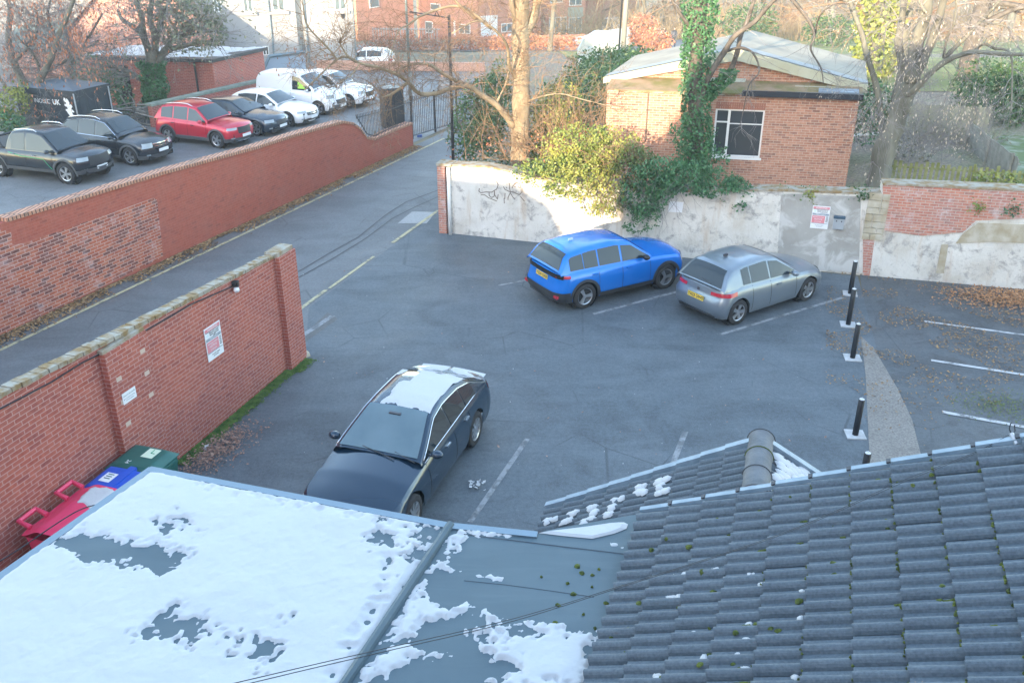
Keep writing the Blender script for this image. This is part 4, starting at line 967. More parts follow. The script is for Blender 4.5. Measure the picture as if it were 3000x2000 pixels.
def tiles(rf,u0,u1,v0,v1,name='tiles',parent=None,inside=None):
    b=MB(); NS=24
    for i in range(u0,u1):
        for j in range(v0,v1):
            if inside and not inside(i+.5,j+.5): continue
            dz=random.uniform(-.003,.003); tl=random.uniform(-.003,.003); du=random.uniform(-.012,.012)
            vs=[]
            for k in range(NS+1):
                t=k/NS*1.0; h=prof_t(min(t,.999)) if k<NS else prof_t(.0)
                hh=h+dz+tl*(t-.5)*2
                vs+= [rf.P(i+du,j+t,hh-.005),rf.P(i+du,j+t,hh+.042),rf.P(i+1.06,j+t,hh+.004)]
            fs=[]
            for k in range(NS):
                a=3*k; fs+=[(a,a+1,a+4,a+3),(a+1,a+2,a+5,a+4)]
            fs.append((0,2,1)); b.add(vs,[f[::-1] for f in fs])
    return b.build(name,mTile,parent)
def blob(b,P,N,r,h,seed=0,n=7):
    a=N.orthogonal().normalized(); c=N.cross(a); vs=[];rr=random.Random(seed)
    j=[rr.uniform(.7,1.25) for _ in range(n)]
    for lv,(q,z) in enumerate([(1,0),(.85,.55),(.45,.95)]):
        for k in range(n):
            t=2*math.pi*k/n; vs.append(P+(a*math.cos(t)+c*math.sin(t))*r*q*j[k]+N*h*z)
    vs.append(P+N*h*1.05)
    fs=[(l*n+k,l*n+(k+1)%n,(l+1)*n+(k+1)%n,(l+1)*n+k) for l in range(2) for k in range(n)]+[(2*n+k,2*n+(k+1)%n,3*n) for k in range(n)]
    b.add(vs,fs)
MR=Roof((1.571,7.209,3.996),R(-18.3),R(25.13))
t=thing('tiled_roof_building','lower building with a large mossy grey interlocking tile roof in the right foreground','building')
tiles(MR,-1,14,0,27,'roof_tiles',t)
b=MB(); b.poly([MR.P(-1,0,-.03),MR.P(14,0,-.03),MR.P(14,27,-.03),MR.P(-1,27,-.03)]); b.build('roof_deck',mSlate,t)
b=MB(); a=MR.P(-1,0);c_=MR.P(14,0); d_=MR.P(-1,26); e_=MR.P(14,26); dn=lambda p,o=.12:Vector((p.x,p.y,p.z-o))
gr=lambda p:Vector((p.x,p.y,0))
b.add([gr(a),gr(c_),dn(c_),dn(a)],[(0,1,2,3)]); b.add([gr(d_),gr(a),dn(a),dn(d_)],[(0,1,2,3)]); b.build('wall',mHost,t,uv=True)
for i in range(-1,14):
    b=MB(); u0,u1=i+.02,i+1.04
    vs=[MR.P(u0,-.20,.03),MR.P(u1,-.20,.012),MR.P(u1,.0,.012),MR.P(u0,.0,.03)]; up=[p+MR.N*.04 for p in vs]; b.add(vs+up,[(4,5,6,7),(0,1,5,4),(1,2,6,5),(2,3,7,6),(3,0,4,7)][:])
    b.build('verge_cap',mCap,t)
    vs=[MR.P(i+.9,-.19,.06),MR.P(i+1.0,-.19,.06),MR.P(i+1.0,-.0,.06),MR.P(i+.9,-.0,.06)]; up=[p+MR.N*.015 for p in vs]; MB().add(vs+up,[(4,5,6,7),(0,1,5,4),(1,2,6,5),(2,3,7,6),(3,0,4,7)]).build('verge_clip',mSlate,t)
# moss and snow crumbs on the tiles
b=MB(); sn_=MB(); rr=random.Random(11)
for i in range(3,14):
    for k in range(int(60+i*26)):
        v=rr.uniform(.2,18)
        if noise.noise(Vector((i*1.7,v*.8,0)))>-.1+.25*(i<5): blob(b,MR.P(i-.02+rr.uniform(-.03,.02),v,.02+prof_t(v%1)),MR.N,rr.uniform(.006,.015),rr.uniform(.008,.018),k,5)
for k in range(150):
    u=rr.uniform(-.8,9.5); v=rr.uniform(.5,18); 
    if noise.noise(Vector((u*.5,v*.35,4)))+.25*rr.random()>.05: blob(b,MR.P(u,v,.005+prof_t(v%1)),MR.N,rr.uniform(.012,.035),rr.uniform(.012,.028),k)
for k in range(60):
    u=rr.uniform(0,9); v=round(rr.uniform(1,18))+rr.uniform(-.02,.1); L=rr.uniform(.05,.2)
    for q in range(9): blob(b,MR.P(u+L*(q-4)*.12,v,.012),MR.N,rr.uniform(.008,.016),.012,q,5)
for k in range(60):
    u=rr.uniform(0.3,4.6); v=round(rr.uniform(3,14)*2)/2+rr.uniform(.0,.12); L=rr.uniform(.0,.1)
    for q in range(3): blob(sn_,MR.P(u+L*(q-1)*.8,v,.006+prof_t(v%1)),MR.N,rr.uniform(.014,.036),.018,k*3+q)
tag(b.build('moss',mMoss,None,True),'clumps of moss growing along the courses of the tiled roof','moss',kind='stuff')
tag(sn_.build('snow_crumbs',mSnow,None,True),'small leftover crumbs of snow scattered on the tiled roof','snow',kind='stuff')
b=MB()
for k in range(26):
    px=rr.choice([rr.gauss(1800,35),rr.gauss(1690,60)]); py=1650+rr.uniform(0,200); q=G(px,py,FZ); blob(b,Vector((q.x,q.y,FZ)),Vector((0,0,1)),rr.uniform(.012,.03),.02,k)
tag(b.build('moss_crumbs',mMoss,None,True),'fallen moss crumbs on the bare flat roof below the tiled eave','moss',kind='stuff')
def leaf(b,P,N,r,rot,rnd):
    a=N.orthogonal().normalized(); a=(Matrix.Rotation(rot,3,N)@a); c=N.cross(a); n=5; vs=[P+N*.004]
    for k in range(2*n):
        q=r*(1 if k%2==0 else .42)*rnd.uniform(.8,1.2); t=math.pi*k/n; vs.append(P+(a*math.cos(t)+c*math.sin(t))*q+N*(.004+.25*q*(k%2==0)))
    b.add(vs,[(0,k+1,(k+1)%(2*n)+1) for k in range(2*n)])
mDry=M('dry leaf',(.26,.15,.10),.9,col2=(.42,.28,.2),scale=12)
for (u,v,l) in [(6.0,9.35,'dry brown star shaped leaf lying on the tiled roof, nearer its lower edge'),(6.15,8.7,'curled dry leaf lying on the tiled roof just above the other one')]:
    b=MB(); leaf(b,MR.P(u,v,.03),MR.N,.045,1.0,rr); tag(b.build('dry_leaf',mDry),l,'leaf')
# small gabled roof beyond
SR=Roof((.503,10.4,1.63),R(-17.2),R(30.67))
t=thing('small_tiled_roof','small gabled tile roof with a round ridge and patches of snow, beyond the big roof','building')
tiles(SR,0,9,0,12,'roof_tiles',t)
Rg=SR.P(9.3,0); yw=R(-17.2); sl2=R(29)
SR2=Roof(Rg,yw,-sl2)
b=MB()
for i in range(0,6):
    for j in range(0,12):
        vs=[]
        for k in range(7):
            tt=k/6; h=prof_t(min(tt,.99)); vs+=[SR2.P(i+1.0,j+tt,h-.005),SR2.P(i+1.0,j+tt,h+.034),SR2.P(i-.06,j+tt,h+.004)]
        b.add(vs,[q for k in range(6) for q in ((3*k,3*k+1,3*k+4,3*k+3),(3*k+1,3*k+2,3*k+5,3*k+4))])
b.build('roof_tiles',mTile,t)
mRidge=M('ridge tile',(.17,.18,.19),.85,col2=(.11,.12,.13),scale=4,detail=8,bump=.4)
Vn=SR.V.normalized(); Un=Vector((math.cos(yw),math.sin(yw),0))
for k in range(8):
    b=MB(); base=Rg+Vn*(-.12+.42*k)+Vector((0,0,-.02)); 
    def fn(a,c): 
        an=math.pi*a; r_=.155+.012*(c<.12); return tuple(base+Vn*(.43*c)+Un*(-math.cos(an)*r_)+Vector((0,0,math.sin(an)*r_)))
    b.grid(fn,12,5); b.grid(lambda a,c:tuple(base+Un*(-math.cos(math.pi*a)*.155*c)+Vector((0,0,math.sin(math.pi*a)*.155*c))),12,1); b.build('ridge_tile',mRidge,t,True)
    MB().tube([base+Vn*.0+Un*(-math.cos(R(a))*.166)+Vector((0,0,math.sin(R(a))*.166)) for a in range(0,181,15)],.012,4).build('ridge_joint',mMoss if k%3==1 else mSlate,t)
for i in range(0,9):
    vs=[SR.P(i+.02,-.26,.035),SR.P(i+1.04,-.26,.02),SR.P(i+1.04,.06,.02),SR.P(i+.02,.06,.035)]; up=[p+SR.N*.07 for p in vs]; MB().add(vs+up,[(4,5,6,7),(0,1,5,4),(1,2,6,5),(2,3,7,6),(3,0,4,7)]).build('verge_cap',mCap,t)
for i in range(0,6):
    vs=[SR2.P(i+.02,-.26,.03),SR2.P(i+1.04,-.26,.03),SR2.P(i+1.04,.06,.03),SR2.P(i+.02,.06,.03)]; up=[p+SR2.N*.07 for p in vs]; MB().add(vs+up,[(4,5,6,7),(0,1,5,4),(1,2,6,5),(2,3,7,6),(3,0,4,7)]).build('verge_cap',mCap,t)
e0=SR.P(0,0);e1=SR.P(0,12);f0=SR2.P(6,0); f1=SR2.P(6,12); b=MB()
b.add([gr(e0),gr(f0),dn(f0),dn(Rg),dn(e0)],[(0,1,2,3,4)]); b.add([gr(e1),gr(e0),dn(e0),dn(e1)],[(0,1,2,3)]); b.add([gr(f0),gr(f1),dn(f1),dn(f0)],[(0,1,2,3)]); b.build('wall',mHost,t,uv=True)
b=MB(); rr=random.Random(5)
for u,v in [(i+.5+rr.uniform(-.1,.1),j/2+.25) for i in range(0,7) for j in range(1,20)]:
    q=noise.noise(Vector((u*.55+3,v*.5,2)))
    if (1.0<v<9 and .4<u<5.2 and q>-.42+.10*abs(u-2.6)) or (v<2.2 and 4.5<u<6 and q>.1): 
        for k in range(3): blob(b,SR.P(u+rr.uniform(-.22,.22),v+rr.uniform(-.05,.05),.045),SR.N,rr.uniform(.055,.085),.035,int(u*31+v*7+k))
tag(b.build('snow_patches',mSnow,None,True),'rounded lumps of snow caught on the tile rolls of the small gabled roof','snow',kind='stuff')
b=MB()
for k in range(130):
    u=rr.uniform(.6,4.6); v=rr.uniform(.4,3.2)
    if noise.noise(Vector((u*1.2,v,9)))>-.25: blob(b,SR2.P(u,v,.045),SR2.N,rr.uniform(.08,.13),.03,k)
tag(b.build('snow_patches',mSnow,None,True),'thick snow on the right hand slope of the small gabled roof','snow',kind='stuff')
# wires
mWire=M('dark wire',(.015,.02,.03),.5)
def wire(name,label,pts,r=.006,dr=0.0):
    P=[PY(px,py,Yd) for px,py,Yd in pts]
    C=[]
    for i in range(len(P)-1):
        for k in range(6):
            t_=k/6; p0=P[max(i-1,0)];p1=P[i];p2=P[i+1];p3=P[min(i+2,len(P)-1)]
            C.append(.5*((2*p1)+(p2-p0)*t_+(2*p0-5*p1+4*p2-p3)*t_*t_+(3*p1-p0-3*p2+p3)*t_**3))
    C.append(P[-1]); return tag(MB().tube(C,r,5).build(name,mWire,None,True),label,'wire')
top_=MR.P(8.85,-.1,.16)
wire('overhead_wire','upper of the two thin wires slung low across the foreground roofs',[(2962,1270,6.45),(2850,1327,6.35),(2660,1400,6.1),(2300,1558,5.5),(1816,1716,4.7),(1500,1812,4.2),(1150,1893,3.7),(900,1950,3.4),(600,2020,3.1)],.0026)
wire('overhead_wire','lower of the two thin wires slung low across the foreground roofs',[(2962,1276,6.45),(2850,1331,6.35),(2660,1406,6.1),(2300,1562,5.5),(1816,1720,4.7),(1500,1819,4.2),(1150,1902,3.7),(900,1960,3.4),(600,2032,3.1)],.0026)
t=thing('wire_bracket','small metal bracket holding the wires at the peak of the tiled roof verge','bracket')
b=MB().tube([PY(2978,1300,6.35),PY(2962,1268,6.42)],.02,6); b.build('arm',MC['grey steel'],t)
MB().tube([PY(2962,1268,6.42),PY(2957,1255,6.42),PY(2961,1240,6.42),PY(2966,1236,6.42)],.005,4).build('hook',mWire,t)
MB().tube([PY(2962,1270,6.42),PY(2974,1262,6.42),PY(2972,1245,6.42)],.005,4).build('hook',mWire,t)
wire('overhead_wire','dark drooping cable crossing above the red bin at the left edge',[(-60,1680,8.3),(60,1605,8.6),(170,1530,8.9),(240,1490,9.1),(300,1475,9.3),(350,1472,9.4),(420,1478,9.5)],.008)
# ---------------- bins against the yard wall ----------------
def stick(mat,name,lb,pts,z=0): pass
def bin_small(name,label,px,py,ztop,yaw,col,w=.62,d=.72,h=1.07,stick=None):
    P=G(px,py,ztop); m_=M(col[0],col[1],.45,col2=tuple(x*.8 for x in col[1]),scale=3)
    t=thing(name,label,'bin',(P.x,P.y,0),R(yaw)); hw,hd=w/2,d/2
    b=MB().prism([(-hw*.8,-hd*.8),(hw*.8,-hd*.8),(hw*.8,hd*.8),(-hw*.8,hd*.8)],.08,.3)
    vs=[]; 
    for z,k in ((.1,.8),(.75,.92),(.98,.97),(.98,1.02),(1.0,1.02)):
        for x,y in ((-hw,-hd),(hw,-hd),(hw,hd),(-hw,hd)): vs.append((x*k,y*k,z))
    b=MB().add(vs,[(l*4+k,l*4+(k+1)%4,(l+1)*4+(k+1)%4,(l+1)*4+k) for l in range(4) for k in range(4)]+[(3,2,1,0)]); b.build('bin_body',m_,t)
    l=MB()
    def fn(a,c):
        x=(a-.5)*w*1.05; y=(c-.5)*d*1.05; e=max(abs(a-.5),abs(c-.5))*2; z=1.0+.075*(1-smooth((e-.72)/.28))+.02*(1-(2*c-1)**2); return (x,y,z)
    l.grid(fn,16,16); l.build('lid',m_,t,True)
    MB().box(-hw*.7,hw*.7,hd*1.02,hd*1.02+.06,.93,.98).build('handle',m_,t)
    for sx in (-1,1): MB().lathe([(0,-.03),(.1,-.03),(.1,.03),(0,.03)],14,Matrix.Translation((sx*hw*.8,hd*.75,.1))@Matrix.Rotation(R(90),4,'Y')).build('wheel',mTyre,t)
    return t
yw_=math.degrees(math.atan2(NW.d.y,NW.d.x))
tg=bin_small('wheelie_bin','dark green wheelie bin with a pale sticker, farthest from the window',415,1343,1.05,yw_,('green bin plastic',(.02,.12,.10)),.74,.86)
MB().box(-.13,.13,-.11,.11,1.098,1.101).build('sticker',M('bin sticker',(.62,.72,.55),.5),tg,loc=(-.12,.1,0))
text_mb('24',.1).build('lettering',mSignW,tg,loc=(.2,-.1,1.10)); MB().tube([(-.22,.1,1.104),(-.12,.1,1.104),(-.12,.17,1.104)],.008,4).build('sticker_mark',MC['green stripe'],tg)
tb=bin_small('wheelie_bin','bright blue wheelie bin with a striped white sticker between the green and red bins',340,1407,1.05,yw_,('blue bin plastic',(.02,.10,.55)),.70,.82)
MB().box(-.12,.12,-.1,.1,1.098,1.101).build('sticker',mSignW,tb,loc=(.02,-.12,0))
b=MB()
for k in range(3): b.box(-.07+.055*k,-.05+.055*k,-.18,-.07,1.102,1.104)
b.build('sticker_stripes',MC['green bin plastic'],tb)
MB().box(-.34,.34,.02,.14,1.06,1.112).build('lid_rib',MC['blue bin plastic'],tb)
# large red container
mRedB=M('red bin plastic',(.75,.05,.13),.4,col2=(.66,.05,.13),scale=2)
P=G(175,1505,1.2); t=thing('large_waste_bin','large red four wheeled waste container with snow on its lid, beside the wall','bin',(P.x+.22,P.y+.12,0),R(yw_))
L2,D2=.60,.48
vs=[]
for z,k in ((.2,.84),(1.0,.97),(1.05,1.03)):
    for x,y in ((-L2,-D2),(L2,-D2),(L2,D2),(-L2,D2)): vs.append((x*k,y*k,z))
MB().add(vs,[(l*4+k,l*4+(k+1)%4,(l+1)*4+(k+1)%4,(l+1)*4+k) for l in range(2) for k in range(4)]+[(3,2,1,0)]).build('bin_body',mRedB,t)
def lidf(a,c):
    x=(a-.5)*2*L2*1.04; y=(c-.5)*2*D2*1.04; e=max(abs(a-.5)*2,0); e2=abs(c-.5)*2; z=1.07+.13*(1-smooth((e2-.3)/.7))-.02*smooth((e-.8)/.2)+.012*(.5+.5*math.cos(a*14)); return (x,y,z)
MB().grid(lidf,30,18).build('lid',mRedB,t,True)
for sx in (-.40,.34):
    s_=-1; y0=(-D2*1.04) if (Matrix.Rotation(R(yw_),3,'Z')@Vector((0,-1,0))).dot(NW.n)<0 else D2*1.04; dy=-.12 if y0<0 else .12
    MB().tube([(sx-.16,y0*.85,1.13),(sx-.16,y0+dy,1.19),(sx+.16,y0+dy,1.19),(sx+.16,y0*.85,1.13)],.042,6).build('lid_handle',mRedB,t)
for sx in (-.55,.55):
    for sy in (-.35,.35): MB().lathe([(0,-.03),(.1,-.03),(.1,.03),(0,.03)],14,Matrix.Translation((sx,sy,.1))@Matrix.Rotation(R(90),4,'X')).build('wheel',mTyre,t)
b=MB()
def sf(a,c):
    aa=lerp(.02,.5,a) ; cc=lerp(.28,.85,c); p=lidf(aa,cc); mm=min(a,1-a,c,1-c)*1.1+.16*noise.fractal(Vector((a*4,c*4,2)),1,2,4)-(.5*max(0,a-.45)*(1-c)); return (p[0],p[1],p[2]-.008+max(-.01,min(.022,mm*.12)))
b.grid(sf,36,30); o=b.build('snow_patch',mSnow,None,True); o.matrix_world=Matrix.Translation(t.location)@Matrix.Rotation(R(yw_),4,'Z'); tag(o,'patch of snow lying on the lid of the red container','snow')
# ---------------- bollards ----------------
mBol=M('bollard black',(.006,.010,.016),.4); mBolT=M('bollard top',(.6,.6,.6),.5); mFoot=M('bollard footing',(.5,.51,.52),.85,col2=(.38,.38,.38),scale=9)
first=None
for i,(px,py,hh) in enumerate([(2490,862,.92),(2484,953,.96),(2497,1050,.86),(2505,1275,.80),(2520,1440,.80)]):
    P=G(px,py); lab=['black bollard nearest the rendered wall','second black bollard from the rendered wall','third black bollard from the rendered wall, in the middle of the line','fourth black bollard from the rendered wall, on a clear white square footing','nearest black bollard, half hidden behind the tiled roof'][i]
    if first is None:
        t=thing('bollard',lab,'bollard',group='black bollards along the yard edge')
        MB().lathe([(.06,0),(.06,.9),(.055,.905),(0,.905)],14).build('post',mBol,t,True)
        MB().lathe([(.05,.906),(.045,.915),(0,.915)],12).build('top_disc',mBolT,t)
        MB().tube([(0,0,.9),(0,0,.95)],.008,5).build('pin',mBolT,t)
        MB().prism([(-.17,-.17),(.19,-.15),(.17,.19),(-.19,.17)],0.004,.03).build('footing',mFoot,t); first=t
    else: t=copy_tree(first); t['label']=lab
    t.location=(P.x,P.y,0); t.scale=(1,1,hh/.9); t.rotation_euler=(0,0,R(-18+i*3))
# ---------------- unseen block added between the houses to set how low the sun reaches ----------------
t=thing('added_sun_block','unseen brick block behind the viewpoint, added and shaped to cut the low sun','building')
MB().add([(x,y,z) for y in (-4,-1.2) for x,z in ((-18.9,0),(-9.3,0),(-9.3,6.7),(-12.1,6.8),(-12.9,8.3),(-18.9,8.7))],[(0,1,2,3,4,5),(11,10,9,8,7,6),(0,6,7,1),(1,7,8,2),(2,8,9,3),(3,9,10,4),(4,10,11,5),(5,11,6,0)]).build('wall',mHost,t,uv=True)
# ---------------- bark, twigs, leaves ----------------
mBark=M('plane bark',(.20,.155,.10),.95,col2=(.34,.28,.19),scale=3,detail=9,bump=.8,bscale=9,stretch=(1,1,.35))
mBarkG=M('grey green bark',(.10,.095,.075),.95,col2=(.20,.195,.155),scale=3,detail=9,bump=.8,bscale=9,stretch=(1,1,.35))
mBarkD=M('dark bark',(.07,.06,.05),.95,col2=(.14,.12,.10),scale=4,bump=.6,bscale=12)
mTwig=M('twig brown',(.16,.10,.065),.95,col2=(.26,.17,.10),scale=2)
mTwigG=M('twig grey',(.17,.155,.15),.95,col2=(.25,.23,.22),scale=2)
def leafmat(name,a,b_,sc=3): 
    m=M(name,a,.55,col2=b_,scale=sc,detail=4,lo=.3,hi=.7); return m
mIvy=leafmat('ivy leaf',(.03,.10,.035),(.08,.20,.08)); mIvyY=leafmat('yellow green leaf',(.09,.15,.03),(.30,.30,.06),2.2)
mLaurel=leafmat('laurel leaf',(.02,.07,.02),(.07,.13,.03)); mYew=leafmat('conifer needle',(.035,.10,.03),(.09,.17,.05),1.5)
mYel=leafmat('yellow autumn leaf',(.25,.19,.02),(.55,.42,.06)); mOr=leafmat('orange autumn leaf',(.35,.11,.05),(.55,.25,.14)); mKeys=leafmat('pale seed wing',(.42,.33,.24),(.62,.52,.42),6)
mGrL=leafmat('grey green leaf',(.10,.13,.08),(.22,.23,.14),2)
def twig(b,P,d,L,r,depth,rnd,grav=0.0,kids=(2,4),spread=.6,seg=4,up=0.0):
    d=d.normalized(); pts=[P]; q=P.copy(); 
    for i in range(seg):
        d=(d+Vector((rnd.gauss(0,.16),rnd.gauss(0,.16),rnd.gauss(0,.14)-grav+up))).normalized(); q=q+d*L/seg; pts.append(q.copy())
    b.tube(pts,[r*(1-.7*i/seg) for i in range(seg+1)],5 if r>.04 else (4 if r>.015 else 3),cap=False)
    ends=[(pts[-1],d)]
    if depth>0:
        for _ in range(rnd.randint(*kids)):
            k=rnd.uniform(.3,1)*seg; i=min(seg-1,int(k)); p=pts[i].lerp(pts[i+1],k-i); a=(pts[i+1]-pts[i]).normalized()
            s=Vector((rnd.gauss(0,1),rnd.gauss(0,1),rnd.gauss(0,.8))); s=(s-a*s.dot(a)).normalized()
            ends+=twig(b,p,a*math.cos(spread)+s*math.sin(spread),L*rnd.uniform(.5,.75),max(.004,r*.55),depth-1,rnd,grav,kids,spread,max(3,seg-1),up)
    return ends
def leafq(b,P,s,rnd,hang=False):
    if hang: a=Vector((rnd.gauss(0,.3),rnd.gauss(0,.3),-1)).normalized(); c=a.cross(Vector((rnd.gauss(0,1),rnd.gauss(0,1),0))).normalized()*.4
    else:
        n=Vector((rnd.gauss(0,1),rnd.gauss(0,1)-.4,rnd.gauss(0,1)+.5)).normalized(); a=n.orthogonal().normalized(); a=Matrix.Rotation(rnd.uniform(0,6.28),3,n)@a; c=n.cross(a)*.62
    o=len(b.v); s*=rnd.uniform(.6,1.3)
    b.v+=[tuple(P-a*s*.5),tuple(P+c*s*.5),tuple(P+a*s*.5),tuple(P-c*s*.5)]; b.f.append((o,o+1,o+2,o+3))
def mass(b,ells,n,size,rnd,hang=False,shell=.62,flo=-9):
    vol=[e[1]*e[2]*e[3] for e in ells]; tot=sum(vol)
    for e,v in zip(ells,vol):
        c=e[0]
        for _ in range(int(n*v/tot)):
            u=Vector((rnd.gauss(0,1),rnd.gauss(0,1),rnd.gauss(0,1))).normalized()*(rnd.uniform(shell,1.0) if rnd.random()<.8 else rnd.uniform(0,1.12))
            P=Vector((c.x+u.x*e[1],c.y+u.y*e[2],c.z+u.z*e[3]))
            if noise.noise(P*2.3)<-.22: continue
            if P.z>flo: leafq(b,P,size,rnd,hang)
def pathpx(pts,Y0,Y1):
    n=len(pts); return [PY(x,y,lerp(Y0,Y1,i/(n-1))) for i,(x,y) in enumerate(pts)]
def dense(P,k=4):
    C=[]
    for i in range(len(P)-1):
        p0=P[max(i-1,0)];p1=P[i];p2=P[i+1];p3=P[min(i+2,len(P)-1)]
        for j in range(k):
            t_=j/k; C.append(.5*((2*p1)+(p2-p0)*t_+(2*p0-5*p1+4*p2-p3)*t_*t_+(3*p1-p0-3*p2+p3)*t_**3))
    C.append(P[-1]); return C
def limb(b,P,r0,r1,rnd=None,wob=.3):
    C=dense(P); n=len(C); 
    b.tube(C,[lerp(r0,r1,i/(n-1))*(1+.08*math.sin(i*1.7)) for i in range(n)],9 if r0>.1 else 6); return C
def sprout(b,C,n,L,r,depth,rnd,**k):
    out=[]
    for _ in range(n):
        i=rnd.randint(1,len(C)-2); a=(C[i+1]-C[i]).normalized(); s=Vector((rnd.gauss(0,1),rnd.gauss(0,1),rnd.gauss(0,.7)+.3)); s=(s-a*s.dot(a)).normalized()
        out+=twig(b,C[i],a*.5+s,L*rnd.uniform(.6,1.3),r,depth,rnd,**k)
    return out
# garden ground behind the back wall (raised, then falling to the park)
def gz(x,y): return 1.3*(1-smooth((y-40)/30))*smooth((x+1.5)/4)+tz(x,y)
b=MB(); xs=[-2,0,1.5,3,6,10,14,18,24,32,45,70]; ys=[0]+[3,6,10,14,18,24,32,42,55]
def gp_(i,j):
    x=xs[i]; y0=27.4 if x<0 else 27.3-.305*(x+1.3) if x<20 else 20.9; y=y0+ys[j]; return (x,y,gz(x,y)+.012)
b.add([gp_(i,j) for j in range(len(ys)) for i in range(len(xs))],[(j*len(xs)+i,j*len(xs)+i+1,(j+1)*len(xs)+i+1,(j+1)*len(xs)+i) for j in range(len(ys)-1) for i in range(len(xs)-1)])
g=NG('garden soil and leaves',.95); v=g.tc.outputs['Object']
c_=g.ramp(g.noise(.35,6,v),[(.36,(.17,.13,.10)),(.5,(.25,.20,.14)),(.62,(.14,.17,.07))]); c_=g.mix(.5,c_,g.ramp(g.noise(9,6,v,.7),[(.4,(.10,.09,.07)),(.6,(.34,.29,.23))])); g.col(c_); g.bump(g.noise(12,5,v),.8,.05)
struct('garden_ground',b,g.m)
mGrass=M('winter grass',(.10,.13,.03),.95,col2=(.24,.25,.08),scale=.25,detail=8,bump=.5,bscale=8)
b=MB(); xs2=[4,12,20,30,45,70,110]; ys2=[44,52,60,70,80,90,110,130,150]
b.add([(x,y,gz(x,y)+.03) for y in ys2 for x in xs2],[(j*len(xs2)+i,j*len(xs2)+i+1,(j+1)*len(xs2)+i+1,(j+1)*len(xs2)+i) for j in range(len(ys2)-1) for i in range(len(xs2)-1)]); struct('park_grass',b,mGrass)
MB2=[G(2860,400,1.3),G(3150,400,1.3),G(3150,560,1.3),G(2960,540,1.3)]
# ---------------- brick hall in the garden ----------------
E_=Vector((10.266,27.164,0)); L_=Vector((2.94,28.529,0)); HD=(E_-L_).normalized(); HN=Vector((HD.y,-HD.x,0)); HN=HN if HN.y<0 else -HN; EZ=4.147; HG=1.1
HBK=Vector((.32,.947,0))
def HP(u,z,off=0): return E_+HD*u+(HN*off if off>0 else HBK*(-off))+Vector((0,0,z))     # u from right corner (negative to the left)
t=thing('brick_hall','single storey buff and red brick hall with shallow pale gable roof behind the back wall','building')
LL=-(E_-L_).length; DP=5.4
b=MB(); 
base=[HP(LL,0),HP(0,0),HP(0,0,-DP),HP(LL,0,-DP)]
x0,x1,z0,z1=-4.12,-2.66,2.22,3.68
def quad(b,a,c,e,f): b.add([a,c,e,f],[(0,1,2,3)])
# facade with a real opening
quad(b,HP(LL,HG),HP(x0,HG),HP(x0,EZ),HP(LL,EZ)); quad(b,HP(x1,HG),HP(0,HG),HP(0,EZ),HP(x1,EZ)); quad(b,HP(x0,HG),HP(x1,HG),HP(x1,z0),HP(x0,z0)); quad(b,HP(x0,z1),HP(x1,z1),HP(x1,EZ),HP(x0,EZ))
quad(b,HP(0,HG),HP(0,HG,-DP),HP(0,EZ,-DP),HP(0,EZ)); quad(b,HP(LL,HG,-DP),HP(LL,HG),HP(LL,EZ),HP(LL,EZ,-DP)); quad(b,HP(0,HG,-DP),HP(LL,HG,-DP),HP(LL,EZ,-DP),HP(0,EZ,-DP))
for (a,c,e,f) in [(HP(x0,z0),HP(x0,z0,-.12),HP(x0,z1,-.12),HP(x0,z1)),(HP(x1,z0,-.12),HP(x1,z0),HP(x1,z1),HP(x1,z1,-.12)),(HP(x0,z1),HP(x0,z1,-.12),HP(x1,z1,-.12),HP(x1,z1)),(HP(x0,z0,-.12),HP(x0,z0),HP(x1,z0),HP(x1,z0,-.12))]: quad(b,a,c,e,f)
# gable wall set back behind the ledge
GO=-.95; AZ=5.05
b.add([HP(LL,EZ,GO),HP(0,EZ,GO),HP(0,EZ+.12,GO),HP(-3.72,AZ,GO),HP(LL,EZ+.12,GO)],[(0,1,2,3,4)])
b.build('wall',mBrickB,t,uv=True)
mW=M('white window frame',(.75,.75,.74),.5); 
w=MB()
def bar(b,u0,u1,z0_,z1_,o0,o1): 
    vs=[HP(u,z,o) for o in (o0,o1) for z in (z0_,z1_) for u in (u0,u1)]; b.add(vs,[(0,1,3,2),(4,6,7,5),(0,4,5,1),(1,5,7,3),(3,7,6,2),(2,6,4,0)])
wf=MB(); f_=.05
bar(wf,x0,x1,z0,z0+f_,-.1,-.03); bar(wf,x0,x1,z1-f_,z1,-.1,-.03); bar(wf,x0,x0+f_,z0+f_,z1-f_,-.1,-.03); bar(wf,x1-f_,x1,z0+f_,z1-f_,-.1,-.03); xm=x0+.38; bar(wf,xm,xm+.07,z0+f_,z1-f_,-.1,-.02); bar(wf,x0+f_,xm,z1-.42,z1-.38,-.09,-.04); bar(wf,xm+.07,x1-f_,z1-.46,z1-.43,-.09,-.06)
fo=wf.build('window',mW,t)
gl=MB(); bar(gl,x0+.03,x1-.03,z0+.03,z1-.03,-.11,-.08); gl.build('window_pane',M('dark pane',(.05,.055,.06),.05,spec=.8),fo)
b=MB(); 
for k in range(22): bar(b,x0+.0+k*.067,x0+.055+k*.067,z1+.0,z1+.215,.0,.006)
b.build('lintel',M('soldier brick',(.36,.16,.11),.9,col2=(.28,.12,.09),scale=8),t)
b=MB(); bar(b,x0-.05,x1+.05,z0-.06,z0,-.02,.05); b.build('window_sill',mW,t)
